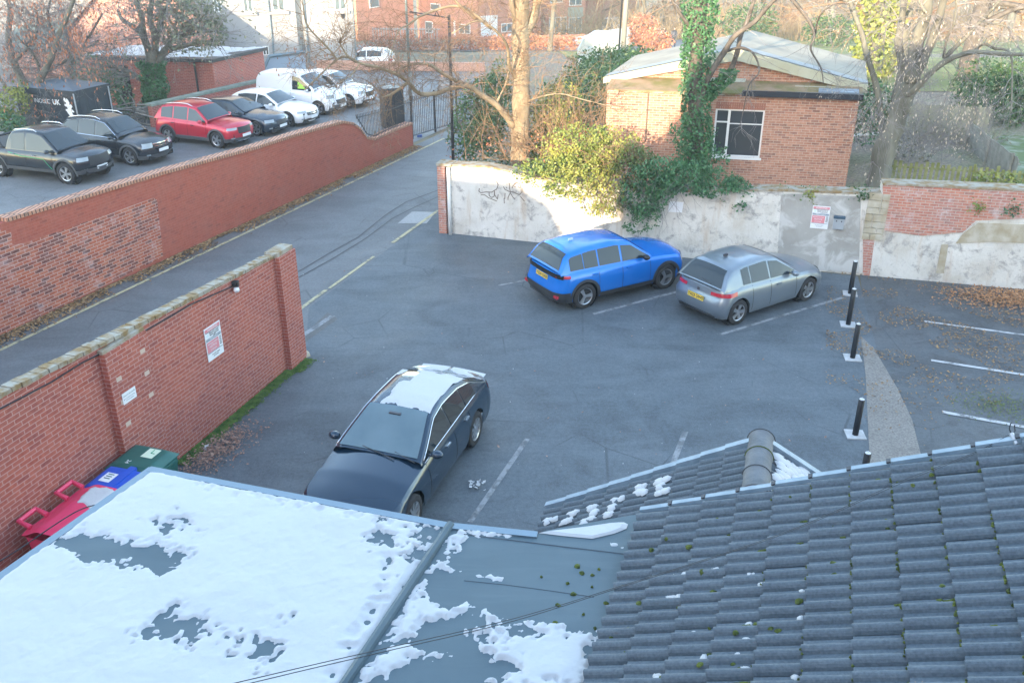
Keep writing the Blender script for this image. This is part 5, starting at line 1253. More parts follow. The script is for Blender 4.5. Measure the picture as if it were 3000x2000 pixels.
# ledge with moss, gutter, barge boards, roof
b=MB(); b.add([HP(LL-.05,EZ+.03,.10),HP(.05,EZ+.03,.10),HP(.05,EZ+.24,GO),HP(LL-.05,EZ+.24,GO),HP(LL-.05,EZ,.10),HP(.05,EZ,.10),HP(.05,EZ,GO),HP(LL-.05,EZ,GO)],[(0,1,2,3),(4,5,1,0),(5,6,2,1),(7,4,0,3)]); b.build('ledge',M('mossy roof ledge',(.16,.15,.05),.95,col2=(.30,.21,.14),scale=2.2,detail=9,bump=1,bscale=14),t)
b=MB(); bar(b,LL,-3.6,EZ-.05,EZ,.004,.08); b.build('ledge_edge',mCope,t)
b=MB(); bar(b,-3.4,.06,EZ-.03,EZ+.13,.10,.22); b.build('gutter',M('black gutter',(.02,.025,.035),.4),t)
b=MB(); bar(b,-1.2,-.05,EZ+.06,EZ+.16,-.6,.08); b.build('lead_flashing',M('blue grey lead',(.22,.28,.34),.5,.2),t)
b=MB(); bar(b,-5.0,-3.4,EZ+.05,EZ+.30,-.94,-.80); bar(b,-1.9,-.6,EZ+.05,EZ+.18,-.94,-.6); b.build('plinth_board',M('pale board',(.45,.46,.40),.8),t)
mBarge=M('weathered cream barge board',(.38,.37,.26),.9,col2=(.44,.45,.36),scale=1.5,detail=7)
RZ=5.34; yb=-DP
def roofline(u): return lerp(RZ,4.37,abs(u+3.72)/4.06) if u>-3.72 else lerp(RZ,4.44,abs(u+3.72)/3.8)
bh=lambda u: lerp(.34,.19,min(1,max(0,(-3.72-u)/4))) if u<-3.72 else lerp(.34,.25,(u+3.72)/4)
for side,(ua,ub_) in (('r',(-3.72,.2)),('l',(-7.75,-3.72))):
    b=MB(); n=6
    for k in range(n):
        u0=lerp(ua,ub_,k/n);u1=lerp(ua,ub_,(k+1)/n); za,zb_=roofline(u0),roofline(u1)
        vs=[HP(u0,za-bh(u0),-.72),HP(u1,zb_-bh(u1),-.72),HP(u1,zb_,-.72),HP(u0,za,-.72),HP(u0,za-bh(u0),-.78),HP(u1,zb_-bh(u1),-.78),HP(u1,zb_,-.78),HP(u0,za,-.78)]
        b.add(vs,[(0,1,2,3),(7,6,5,4),(0,4,5,1),(3,2,6,7)]+([(1,5,6,2)] if k==n-1 else [])+([(0,3,7,4)] if k==0 else []))
    b.build('barge_board',mBarge,t)
mRoofP=M('pale metal roof',(.36,.33,.27),.92,col2=(.26,.245,.21),scale=.8,detail=8,spec=.15)
b=MB(); e=.25
for (ua,ub_) in ((-3.72,.2),(-7.75,-3.72)):
    vs=[HP(ua,roofline(ua)-.02,-.78),HP(ub_,roofline(ub_)-.02,-.78),HP(ub_,roofline(ub_)-.02,yb-e),HP(ua,roofline(ua)-.02,yb-e)]; vs+=[p-Vector((0,0,.08)) for p in vs]
    b.add(vs,[(0,1,2,3),(7,6,5,4),(1,5,6,2),(3,2,6,7),(0,3,7,4)])
b.build('roof',mRoofP,t)
b=MB()
for (ua,ub_,n) in ((-3.72,.2,6),(-7.75,-3.72,6)):
    vs=[HP(ua,roofline(ua),-.85),HP(ub_,roofline(ub_),-.85),HP(ub_,roofline(ub_),-1.5),HP(ua,roofline(ua),-1.5)]; b.add([p+Vector((0,0,.012)) for p in vs],[(0,1,2,3)])
b.build('roof_edge_band',M('dark roof band',(.26,.27,.27),.7),t)
b=MB(); bar(b,-6.2,-6.17,2.6,EZ-.06,0.0,.03); b.build('conduit',mBarkD,t)
# ---------------- bare plane tree by the alley ----------------
rnd=random.Random(21)
t=thing('plane_tree','sunlit bare tree with a thick pale trunk and long low limbs over the alley gate','tree')
tb=MB(); Yp=29.6
tr=pathpx([(1527,520),(1524,470),(1525,400),(1527,300),(1526,200),(1524,100),(1526,0),(1530,-120),(1532,-260)],Yp,Yp)
tr[0].z=-.1; C0=limb(tb,[Vector((tr[0].x,Yp,-.2))]+tr[1:],.33,.24)
for x in (-.28,.25): tb.tube([Vector((tr[1].x+x*1.6,Yp-.1,-.2)),Vector((tr[1].x+x*.6,Yp,.9)),Vector((tr[1].x+x*.4,Yp,2.0))],[.14,.12,.05],7)
limbs=[([(1505,372),(1478,335),(1452,306),(1404,274),(1372,252),(1324,258),(1276,274),(1228,274),(1196,242),(1165,220),(1117,201),(1053,185),(1021,169),(992,172),(941,217),(893,265)],29.5,25.5,.105,.018),
 ([(1372,252),(1308,223),(1260,191),(1212,188),(1174,204),(1165,222)],28.7,27.2,.06,.03),([(1520,240),(1493,196),(1487,140),(1461,99),(1401,61),(1324,99)],29.6,27,.07,.016),
 ([(1401,61),(1350,19),(1300,-40)],28,27,.05,.02),([(1440,85),(1350,19),(1247,41),(1196,73),(1165,96),(1140,180)],28,26.5,.05,.012),([(1021,169),(999,134),(999,115),(1027,64)],26,26,.03,.01),
 ([(985,172),(960,140),(903,80),(890,32),(885,-20)],25.8,25,.03,.012),([(1535,100),(1560,60),(1575,0),(1600,-80)],29.6,30,.17,.10),([(1512,60),(1500,20),(1490,-60)],29.5,29.2,.10,.06),
 ([(1540,300),(1580,285),(1640,275),(1700,290),(1780,310)],29.5,27,.03,.01),([(1452,306),(1480,250),(1490,210)],29,29,.04,.02),([(1053,185),(1035,215),(1000,240),(960,262)],26,25.5,.02,.006),([(1196,242),(1150,275),(1120,285)],27,27,.05,.02)]
tw=MB()
for pts,Ya,Yb,r0,r1 in limbs:
    C=limb(tb,pathpx(pts,Ya,Yb),r0,r1); sprout(tw,C,int(8+len(C)*.9),.9,.011,3,rnd,kids=(2,3),spread=.7)
for (px,py,n) in [(1165,212,45),(1085,268,30),(1110,230,25),(1340,255,18),(1512,150,18),(1530,420,40),(1510,470,22)]:
    P=PY(px,py,27 if px<1400 else 29.2)
    for _ in range(n): twig(tw,P+Vector((rnd.gauss(0,.25),rnd.gauss(0,.2),rnd.gauss(0,.15))),Vector((rnd.gauss(0,1),rnd.gauss(0,1),rnd.gauss(0,.8))),rnd.uniform(.4,.9),.009,1,rnd,kids=(1,3),spread=.6)
sprout(tw,C0[6:],55,1.3,.014,2,rnd,kids=(2,3),spread=.6)
tb.build('trunk',mBark,t,True); 
lv=MB()
for (px,py,n,s) in [(905,170,60,.5),(960,160,25,.3),(1170,205,60,.45),(1085,270,25,.35),(925,200,40,.4)]:
    P=PY(px,py,26)
    for _ in range(n): leafq(lv,P+Vector((rnd.gauss(0,s*.8),rnd.gauss(0,s),rnd.gauss(0,s*.7))),.09,rnd,True)
tw.build('crown',mTwig,t); lv.build('dead_leaves',M('dead leaf brown',(.28,.13,.08),.9,col2=(.36,.2,.13),scale=5),t)
# ---------------- ivy clad tree by the hall ----------------
rnd=random.Random(5)
t=thing('ivy_clad_tree','tree wrapped in dark glossy ivy, rising in front of the brick hall','tree')
tb=MB(); tw=MB(); col_=pathpx([(2042,520),(2042,478),(2039,383),(2039,287),(2039,191),(2048,96),(2055,0),(2062,-120)],26.6,26.6)
C0=limb(tb,[Vector((col_[0].x,26.6,.9))]+col_[1:],.26,.16)
for pts,r0,r1,Yb in [([(2045,300),(2055,287),(2077,223),(2122,153),(2154,105),(2211,64),(2250,19),(2330,-60)],.10,.05,25.8),([(2060,270),(2105,240),(2138,210),(2160,153),(2170,105),(2195,48),(2211,-10)],.10,.05,26.8),([(2122,153),(2170,140),(2208,159),(2224,210),(2195,249),(2179,319),(2165,380)],.045,.008,25.5),([(2035,90),(2017,73),(1978,19),(1965,-20)],.06,.04,26.2),([(2290,-30),(2330,10),(2375,70),(2385,110),(2375,145),(2405,200),(2412,245)],.06,.012,25.5),([(2386,110),(2400,50),(2440,15),(2485,12)],.03,.012,25.2)]:
    C=limb(tb,pathpx(pts,26.6,Yb),r0,r1); sprout(tw,C,12,.8,.010,2,rnd,kids=(1,3),grav=.12)
iv=MB()
def coat(b,C,r,n,s,rnd,clump=.3):
    for _ in range(n):
        k=rnd.uniform(0,len(C)-1.001); i=int(k); p=C[i].lerp(C[i+1],k-i); a=rnd.uniform(0,6.28); q=p+Vector((math.cos(a),math.sin(a),0))*r*(.6+.9*abs(noise.noise(p*1.4+Vector((a,0,0))))+rnd.uniform(0,.35)); leafq(b,q,s,rnd)
coat(iv,C0,.42,6800,.095,rnd); coat(iv,dense(pathpx([(2062,290),(2090,262),(2125,235),(2138,205)],26.6,26.4)),.24,1300,.09,rnd)
mass(iv,[(PY(2050,470,26.3),.9,.6,.7),(PY(2030,400,26.3),.75,.5,.7)],1800,.10,rnd)
tb.build('trunk',mBarkD,t,True); tw.build('crown',mTwigG,t); iv.build('ivy',mIvy,t)
# ---------------- right hand ash ----------------
rnd=random.Random(9)
t=thing('ash_tree','leaning grey green tree with pale hanging seed bunches behind the old boundary wall','tree')
tb=MB(); tw=MB(); ks=MB(); Ya=26.0
P0_=PY(2568,600,Ya); P0_.z=.9
limb(tb,[P0_]+pathpx([(2568,560),(2589,446),(2618,375),(2643,303),(2671,243)],Ya,Ya+.3),.36,.24)
allC=[]
for pts,r0,r1,Yb in [([(2615,385),(2620,340),(2625,286),(2643,200),(2632,125),(2643,54),(2650,-20)],.15,.09,27),([(2671,243),(2679,160),(2695,100),(2711,36),(2721,-30)],.21,.15,26.6),([(2665,255),(2693,200),(2728,125),(2750,54),(2771,-20)],.15,.09,26),([(2655,280),(2679,264),(2757,189),(2843,154),(2925,158),(3040,162)],.10,.05,24.5),([(2850,152),(2882,130),(2914,143),(2960,157),(2965,250),(2962,330)],.045,.02,24.3),([(2770,185),(2778,160),(2821,118),(2875,61),(2936,-5)],.07,.04,25.5),([(2590,440),(2585,380),(2571,268),(2539,160),(2525,100),(2500,32),(2480,-30)],.10,.06,26.8),([(2875,61),(2905,70),(2950,80),(3010,130)],.03,.015,25),([(2764,170),(2775,110),(2795,70),(2803,0)],.04,.02,25.5),([(2640,54),(2600,70),(2593,110),(2588,150)],.03,.01,26),([(2711,36),(2690,0)],.05,.04,26.5)]:
    C=limb(tb,pathpx(pts,Ya+.2,Yb),r0,r1); allC.append(C); e=sprout(tw,C,13,1.0,.012,2,rnd,kids=(2,3),grav=.10)
    for p,d in e:
        if rnd.random()<.10:
            for _ in range(3): leafq(ks,p+Vector((rnd.gauss(0,.08),rnd.gauss(0,.08),rnd.gauss(0,.1))),.07,rnd,True)
for (px,py,rx,n) in [(2650,215,.40,120),(2690,170,.3,70),(2815,330,.5,190),(2790,400,.4,70),(2545,370,.35,90),(2580,330,.3,45),(2730,90,.3,35),(2880,300,.4,25),(2560,520,.5,45),(2840,120,.3,20)]:
    P=PY(px,py,25.6)
    for _ in range(n): leafq(ks,P+Vector((rnd.gauss(0,rx),rnd.gauss(0,.4),rnd.gauss(0,rx*.8))),.085,rnd,True)
    for _ in range(14): twig(tw,P+Vector((rnd.gauss(0,.3),rnd.gauss(0,.3),.4)),Vector((rnd.gauss(0,.7),rnd.gauss(0,.7),-.7)),1.1,.009,1,rnd,kids=(2,4),grav=.1)
tb.build('trunk',mBarkG,t,True); tw.build('crown',mTwigG,t); ks.build('seed_bunches',mKeys,t)
# long pendent twigs at far right
# ---------------- shrubs spilling over the wall ----------------
def on_wall(px,py,off): P=BW.pz(px,py,off); return P
rnd=random.Random(3)
t=thing('climbing_shrub','sunlit yellow green leafy shrub spilling over the rendered wall','shrub')
b=MB(); mass(b,[(on_wall(1700,430,-.5),1.2,.8,.7),(on_wall(1790,440,-.5),1.0,.8,.7),(on_wall(1585,505,.0),.75,.45,.45),(on_wall(1660,520,.1),.8,.5,.6),(on_wall(1725,545,.3),.75,.5,.75),(on_wall(1790,560,.3),.7,.5,.85),(on_wall(1735,600,.35),.42,.3,.4),(on_wall(1700,470,-.4),.9,.7,.55),(on_wall(1800,470,-.4),.9,.7,.6)],13000,.085,rnd); b.build('foliage',mIvyY,t)
b=MB(); mass(b,[(on_wall(1560,500,-.1),.7,.45,.35),(on_wall(1620,545,.15),.5,.35,.4),(on_wall(1850,480,-.2),.8,.6,.6)],2600,.085,rnd); b.build('green_foliage',leafmat('mid green leaf',(.06,.12,.03),(.14,.2,.06)),t)
b=MB()
for _ in range(60): twig(b,on_wall(1800+rnd.gauss(0,40),470+rnd.gauss(0,30),.0),Vector((rnd.gauss(0,1),rnd.gauss(-.3,.5),rnd.gauss(.1,.6))),.9,.009,1,rnd,kids=(1,3))
for _ in range(40): twig(b,on_wall(1770+rnd.gauss(0,30),540+rnd.gauss(0,30),.45),Vector((rnd.gauss(0,.5),rnd.gauss(-.2,.2),-1)),.7,.008,1,rnd,kids=(1,3))
b.build('stems',mTwig,t)
t=thing('ivy_bush','dark green ivy bush hanging over the rendered wall between the two parked cars','shrub')
b=MB(); mass(b,[(on_wall(1870,560,.2),.65,.45,.8),(on_wall(1895,630,.35),.42,.3,.5),(on_wall(1935,520,.1),.8,.5,.6),(on_wall(2010,520,.1),.9,.5,.5),(on_wall(2090,535,.1),.8,.45,.45),(on_wall(2150,555,.15),.5,.35,.4),(on_wall(2165,595,.2),.22,.2,.25),(on_wall(1860,665,.3),.4,.2,.2),(on_wall(1930,575,.3),.45,.3,.45)],11000,.085,rnd); b.build('foliage',mIvy,t)
b=MB()
for _ in range(30): twig(b,on_wall(1900+rnd.gauss(0,60),560+rnd.gauss(0,30),.45),Vector((rnd.gauss(0,.6),-.1,-.8)),.8,.008,1,rnd,kids=(1,2))
b.build('stems',mTwigG,t)
b=MB(); P=[on_wall(lerp(2190,2590,i/30),lerp(558,568,i/30)-3,-.25) for i in range(31)]
for p in P:
    for _ in range(26): leafq(b,p+Vector((rnd.gauss(0,.1),rnd.gauss(0,.12),rnd.gauss(.0,.06))),.07,rnd)
tag(b.build('wall_top_ivy',mIvy),'thin line of ivy creeping along the top of the grey wall stretch','ivy')
for px,py,l,m_ in [(2378,566,'small yellow tuft of leaves on top of the grey cement wall',mIvyY),(2530,570,'small green weed growing from the stone quoins of the wall',mLaurel),(2870,600,'spiky pale green weed rooted in the red brickwork, larger of the two',mIvyY),(2965,612,'small dark green weed rooted in the red brickwork at far right',mIvy)]:
    b=MB(); P=(BW if px<2560 else RW).pz(px,py,.08); 
    for _ in range(70): leafq(b,P+Vector((rnd.gauss(0,.12),rnd.gauss(0,.05),rnd.gauss(-.03,.10))),.08,rnd)
    tag(b.build('weed',m_),l,'plant')
# shrubs behind
def shrub(name,label,ells,n,s,m_,cat='shrub',twn=0,tm=None,flo=-9):
    b=MB(); mass(b,ells,n,s,rnd,flo=flo)
    if not twn: return tag(b.build(name,m_),label,cat)
    t=thing(name,label,cat); b.build('foliage',m_,t); b=MB()
    for _ in range(twn):
        e=rnd.choice(ells); twig(b,e[0]+Vector((rnd.gauss(0,e[1]*.5),rnd.gauss(0,e[2]*.5)-.2,-e[3]*.5)),Vector((rnd.gauss(0,.6),rnd.gauss(-.2,.5),rnd.gauss(.8,.5))),rnd.uniform(1,2.4),.012,1,rnd,kids=(2,4))
    b.build('stems',tm or mTwig,t); return t
shrub('conifer_shrub','feathery green conifer shrub left of the sunlit tree trunk',[(PY(1400,350,33),1.0,.9,1.5),(PY(1440,290,33.5),.8,.8,1.0),(PY(1370,400,32.5),.8,.7,1.0),(PY(1470,400,32.5),.9,.7,1.3),(PY(1480,240,34),.7,.7,.9)],9000,.11,mYew,twn=8)
shrub('yellow_shrub','shrub with yellow and green leaves right of the sunlit tree trunk',[(PY(1600,380,31),1.1,.8,1.4),(PY(1640,330,32),.9,.8,1.2),(PY(1580,430,30.5),.8,.6,.8),(PY(1690,420,31),.8,.6,.7)],5200,.11,mIvyY,twn=70)
shrub('laurel_hedge','clipped dark green hedge mound beyond the sunlit tree, left of the hall',[(PY(1790,235,44),2.6,2.0,1.6),(PY(1740,300,41),2.2,1.6,1.8),(PY(1700,350,38),1.8,1.4,2.0),(PY(1840,200,48),2.2,2.0,1.2),(PY(1650,330,36),1.3,1.2,1.4),(PY(1745,390,35),1.4,1.2,1.6)],17000,.16,mLaurel,'hedge')
shrub('bramble','tangle of thin brown and orange stems in front of the hedge',[(PY(1700,400,29.5),1.0,.6,.7),(PY(1620,420,29),.9,.5,.7)],250,.08,mOr,twn=60,flo=0)
shrub('bramble','tangle of bare brown stems at the foot of the sunlit tree, behind the wall',[(PY(1400,440,29),1.2,.6,.5),(PY(1480,450,29),.9,.5,.5)],120,.08,mOr,twn=12)
# ---------------- alley furniture ----------------
mIron=M('black iron',(.02,.023,.028),.45); mIronG=M('grey iron',(.05,.06,.075),.45)
t=thing('railing_fence','black spiked railings on the dipped end of the alley wall','railing')
pz_=lambda px,py: AW.pz(px,py,-.15)
tops=[AW.sz(*p,off=-.15) for p in [(1043,336),(1090,325),(1137,314)]]; bots=[AW.sz(*p,off=-.15) for p in [(1043,345),(1060,372),(1075,398),(1098,404),(1148,380),(1208,363)]]
uu=tops[0][0]; b=MB(); u_end=AW.sz(1205,300,-.15)[0]
while uu<u_end:
    zt_=interp(uu,tops) if uu<tops[-1][0] else tops[-1][1]; zb_=interp(uu,bots)
    if zt_>zb_: b.tube([AW.P(uu,zb_-.05,-.15),AW.P(uu,zt_,-.15)],.012,4)
    uu+=.11
b.build('bars',mIron,t); b=MB(); zt_=tops[-1][1]
for z in (-.12,): b.tube([AW.P(tops[0][0],tops[0][1]+z,-.15),AW.P(tops[-1][0],zt_+z,-.15),AW.P(u_end,zt_+z,-.15)],.02,4)
b.tube([AW.P(u,z+.08,-.15) for u,z in bots],.02,4); b.build('rail',mIron,t)
t=thing('sliding_gate','long black barred gate standing between alley and car park','gate')
GW=Wall(G(1209,408),G(1323,372),.05); L0=0; L1=GW.sz(1400,350)[0]; zg=GW.sz(1209,283)[1]
b=MB(); u=0
while u<L1: b.tube([GW.P(u,.12,0),GW.P(u,zg,0)],.013,4); u+=.13
b.build('bars',mIronG,t)
for z in (.14,zg-.15,): MB().tube([GW.P(0,z,0),GW.P(L1,z,0)],.028,4).build('rail',mIronG,t)
for u in (0,L1*.33,L1*.66,L1): MB().tube([GW.P(u,0,0),GW.P(u,zg+.05,0)],.05,6).build('post',mIron,t)
MB().box(-.1,.1,-.1,.1,0,.1,Matrix.Translation(GW.P(.5,0,.0))).build('track_stop',M('blue steel',(.05,.1,.3),.5),t)
P=G(1172,390); t=thing('black_cabinet','tall black cabinet standing behind the wall end railings','cabinet',(P.x-.45,P.y+1.2,0),R(24)); MB().box(-.45,.45,-.4,.4,0,1.75).build('body',mIron,t); MB().box(-.49,.49,-.44,.44,1.75,1.83).build('lid',mIronG,t); MB().box(-.012,.012,-.405,-.4,.2,1.6).build('door_gap',mUnder,t)
# posts
P=PY(1328,485,29.4); t=thing('lamp_post','slim black post with a thin cross arm beside the alley','post',(P.x,P.y,0)); tp=PY(1321,45,29.4)
MB().tube([(0,0,0),(0,0,3),(0,0,tp.z)],[.055,.05,.045],8).build('pole',mIron,t,True); q=PY(1200,35,29.6); MB().tube([(0,0,tp.z-.08),(q.x-P.x,.2,q.z)],.022,5).build('arm',mIron,t); MB().tube([(-.45,0,tp.z-.04),(-.38,0,tp.z+.12),(-.3,0,tp.z-.04)],.02,4).build('bracket',mIron,t)
P=G(1203,292); t=thing('lamp_column','grey green steel lamp column standing beyond the railings','lamp post',(P.x,P.y,0)); MB().tube([(0,0,0),(0,0,1.4)],.10,8).build('base',M('grey green steel',(.17,.21,.21),.5,.3),t,True); MB().tube([(0,0,1.4),(0,0,9)],[.07,.05],8).build('pole',MC['grey green steel'],t,True)
P=T(1824,172); t=thing('telegraph_pole','pale wooden pole beside the far fence','pole',tuple(P)); MB().tube([(0,0,0),(0.15,0,12)],[.19,.15],8).build('pole',M('weathered pole',(.30,.28,.25),.9),t,True)
P=T(1812,168); t=thing('black_pole','thin dark pole just left of the pale wooden pole','pole',tuple(P)); MB().tube([(0,0,0),(.15,0,12)],.07,6).build('pole',mIron,t,True)
# ---------------- left side: gazebo, garage, low wall ----------------
rnd=random.Random(31)
P=G(246,420); gy=R(-21); t=thing('gazebo','black canvas gazebo with white lettering and emblem behind the parked cars','gazebo',(P.x,P.y,0),gy)
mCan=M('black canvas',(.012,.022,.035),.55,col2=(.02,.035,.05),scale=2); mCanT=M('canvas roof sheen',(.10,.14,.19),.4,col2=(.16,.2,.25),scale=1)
GWd,GD,GHt=3.3,2.0,2.2
def fold(b,a,c,z1=GHt,amp=.05,n=40):
    a=Vector(a);c=Vector(c);d=(c-a); nn=Vector((-d.y,d.x,0)).normalized()
    b.grid(lambda u,v:tuple(a+d*u+nn*amp*(math.sin(u*17+v*2)+.5*math.sin(u*41))*(1-v*.7)*.5+Vector((0,0,z1*v))),n,6)
b=MB(); fold(b,(-GWd,0,0),(0,0,0)); fold(b,(0,0,0),(0,GD,0),amp=.09); fold(b,(0,GD,0),(-GWd,GD,0)); fold(b,(-GWd,GD,0),(-GWd,0,0)); b.build('canvas_wall',mCan,t,True)
b=MB(); c_=(-GWd/2,GD/2,GHt+.28); e=[(-GWd-.04,-.04,GHt),(.04,-.04,GHt),(.04,GD+.04,GHt),(-GWd-.04,GD+.04,GHt)]; e2=[(x,y,z-.22) for x,y,z in e]
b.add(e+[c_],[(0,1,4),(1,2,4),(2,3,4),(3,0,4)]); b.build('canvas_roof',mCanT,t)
b=MB().add(e+e2,[(4,5,1,0),(5,6,2,1),(6,7,3,2),(7,4,0,3)]); b.build('valance',mCan,t)
mAl=M('alloy pole',(.5,.55,.6),.35,.6)
for x,y in ((.02,-.05),(.06,GD-.1),(-GWd,-.05),(-GWd,GD)): MB().tube([(x,y,0),(x,y,GHt-.1)],.03,6).build('pole',mAl,t)
xf=Matrix.Rotation(R(90),4,'X')
o=text_mb('INOSEC',.26,False,.002).build('lettering',mSignW,t); o.matrix_local=Matrix.Translation((-1.78,-.085,1.68))@xf
o=text_mb('UK',.30,True,.002).build('lettering',mSignW,t); o.matrix_local=Matrix.Translation((-.99,-.085,1.68))@xf
# emblem: a rearing maned beast in white, drawn as one outline
em=[(0,.9),(.1,1.0),(.22,.95),(.2,.85),(.3,.98),(.42,.9),(.5,.8),(.46,.68),(.6,.72),(.7,.62),(.6,.55),(.52,.5),(.66,.48),(.78,.38),(.68,.36),(.55,.38),(.6,.26),(.78,.24),(.82,.14),(.7,.12),(.66,.18),(.55,.14),(.6,.02),(.5,-.02),(.44,.06),(.42,.2),(.34,.12),(.26,.24),(.18,.3),(.1,.4),(.02,.42),(.06,.5),(.16,.48),(.24,.5),(.2,.6),(.1,.6),(.0,.66),(.06,.72),(.16,.7),(.2,.78),(.1,.8),(.04,.84)]
b=MB(); cx_=sum(p[0] for p in em)/len(em); b.add([((x-.4)*.62,(y-.5)*.95,0) for x,y in em],[tuple(range(len(em)-1,-1,-1))])
o=b.build('emblem',mSignW,t); o.matrix_local=Matrix.Translation((-.30,-.10,1.45))@xf
# low wall with mossy top
LW=Wall(G(455,374),G(768,296),.28); lt=[LW.sz(446,312)[1],LW.sz(760,250)[1]]
t=thing('low_brick_wall','low brick wall with a mossy grey top behind the red crossover','brick wall'); Lw=(LW.B-LW.A).length
LW.slab([(0,-.1),(Lw,-.1),(Lw,lt[0]),(0,lt[0])],-.28,0).build('wall',mBrickN,t,uv=True); LW.slab([(-.05,lt[0]),(Lw,lt[0]),(Lw,lt[0]+.12),(-.05,lt[0]+.12)],-.34,.06).build('coping',M('green grey coping',(.17,.21,.17),.9,col2=(.28,.31,.27),scale=3),t)
# garage with snowy roof
c0=G(640,318); d1=Vector((math.cos(R(-8)),math.sin(R(-8)),0)); d2=Vector((.37,.93,0)).normalized(); gh=2.25
GW2=Wall(tuple((c0-d1*6)[:2]),tuple(c0[:2]),.2)
t=thing('brick_garage','low brick outbuilding with snow on its flat roof beyond the parked cars','building')
c1=c0-d1*7.2; c2=c0+d2*4.2; c3=c1+d2*4.2; up=Vector((0,0,gh))
b=MB(); b.add([c1,c0,c2,c3,c1+up,c0+up,c2+up,c3+up],[(0,1,5,4),(1,2,6,5),(2,3,7,6),(3,0,4,7)]); b.build('wall',mBrickN,t,uv=True)
o_=lambda p,k=.12:p
r0=[c1-d1*.15-d2*.15,c0+d1*.15-d2*.15,c2+d1*.15+d2*.15,c3-d1*.15+d2*.15]
b=MB().add([p+up for p in r0]+[p+up+Vector((0,0,.16)) for p in r0],[(0,1,5,4),(1,2,6,5),(2,3,7,6),(3,0,4,7),(4,5,6,7)]); b.build('roof',M('dark fascia',(.05,.05,.055),.7),t)
b=MB(); 
def rs_(u,v):
    p=(r0[0]*(1-u)+r0[1]*u)*(1-v)+(r0[3]*(1-u)+r0[2]*u)*v; mm=min(u,1-u,v*1.3-.12,1-v)*2+.25*noise.fractal(p*.9,1,2,4); return tuple(p+up+Vector((0,0,.15+max(-.01,min(.06,mm*.2)))))
b.grid(rs_,40,40); tag(b.build('roof_snow',mSnow,None,True),'snow lying on the flat roof of the brick outbuilding','snow')
MB().tube([c0-d1*.9-d2*.06,c0-d1*.9-d2*.06+up],.05,6).build('drainpipe',mIron,t)
b=MB(); a=c0-d1*5.4-d2*.012; b.add([a,a+d1*.9,a+d1*.9+Vector((0,0,2)),a+Vector((0,0,2))],[(0,1,2,3)]); b.build('doorway',mUnder,t)
b=MB()
for k in range(220):
    u=rnd.random()*.95; p=c1-d1*.1-d2*.1+d1*7*u+up+Vector((0,0,.17)); leafq(b,p+Vector((rnd.gauss(0,.1),rnd.uniform(0,.5),0)),.1,rnd)
tag(b.build('roof_leaves',M('brown leaf litter',(.18,.10,.06),.95,col2=(.30,.2,.13),scale=7)),'strip of brown leaves along the front edge of the outbuilding roof','leaves',kind='stuff')
# grey metal hoarding
mHoard=M('blue grey sheet metal',(.33,.39,.47),.5,col2=(.28,.34,.42),scale=.5)
t=thing('metal_hoarding','tall blue grey sheet metal screen behind the white van','fence'); YH=52
pp=[PY(x,y,YH+(x-770)*.012) for x,y in [(752,300),(752,262),(792,165),(893,152),(900,300)]]; n_=Vector((0,.12,0)); nn_=len(pp)
MB().add(pp+[p+n_ for p in pp],[tuple(range(nn_-1,-1,-1)),tuple(range(nn_,2*nn_))]+[(i,(i+1)%nn_,nn_+(i+1)%nn_,nn_+i) for i in range(nn_)]).build('panel',mHoard,t)
MB().tube([pp[1]+Vector((-.1,-.05,0)),pp[2]+Vector((-.05,-.05,0)),pp[3]+Vector((0,-.05,0))],.10,5).build('top_trim',M('slate grey trim',(.14,.19,.22),.5),t)
# brown brick house end with pitched roof, behind trees at left
gA=T(430,215)
t=thing('old_house','old brick house with steep brown tiled roofs behind the ivy wrapped trunk','building')
b=MB().box(-4,4,0,8,-.5,2.6).add([(-4,0,2.6),(4,0,2.6),(0,0,6.2),(-4,8,2.6),(4,8,2.6),(0,8,6.2)],[(0,1,2),(5,4,3)]); b.build('wall',mBrickR,t,uv=True)
MB().add([(-4.4,-.3,2.3),(0,-.3,6.4),(0,8.3,6.4),(-4.4,8.3,2.3),(4.4,-.3,2.3),(4.4,8.3,2.3)],[(0,1,2,3),(1,4,5,2)]).build('roof',M('brown clay tile',(.20,.12,.09),.85,col2=(.27,.18,.13),scale=5),t)
MB().box(-7,-4.3,-1,6,-.5,1.6).build('wall',mBrickR,t,uv=True); MB().add([(-7.3,-1.2,1.5),(-4.1,-1.2,1.5),(-4.1,2.5,3.4),(-7.3,2.5,3.4)],[(0,1,2,3)]).build('roof',M('green grey slate',(.14,.19,.19),.7),t)
t.location=(gA.x,gA.y,0); t.rotation_euler=(0,0,R(8))
# pallets and branches heap
t=thing('branch_heap','untidy heap of cut branches and planks between the gazebo and the low wall','heap'); b=MB(); P=G(375,372)
for _ in range(70):
    a=P+Vector((rnd.gauss(0,1.1),rnd.gauss(.6,.5),rnd.uniform(.1,.9))); d=Vector((rnd.gauss(0,1),rnd.gauss(0,.5),rnd.gauss(0,.3))).normalized()*rnd.uniform(.4,1.3); b.tube([a-d*.5,a+d*.5],rnd.uniform(.02,.05),4)
b.build('branches',M('cut branch grey',(.20,.18,.15),.95,col2=(.30,.28,.25),scale=4),t)
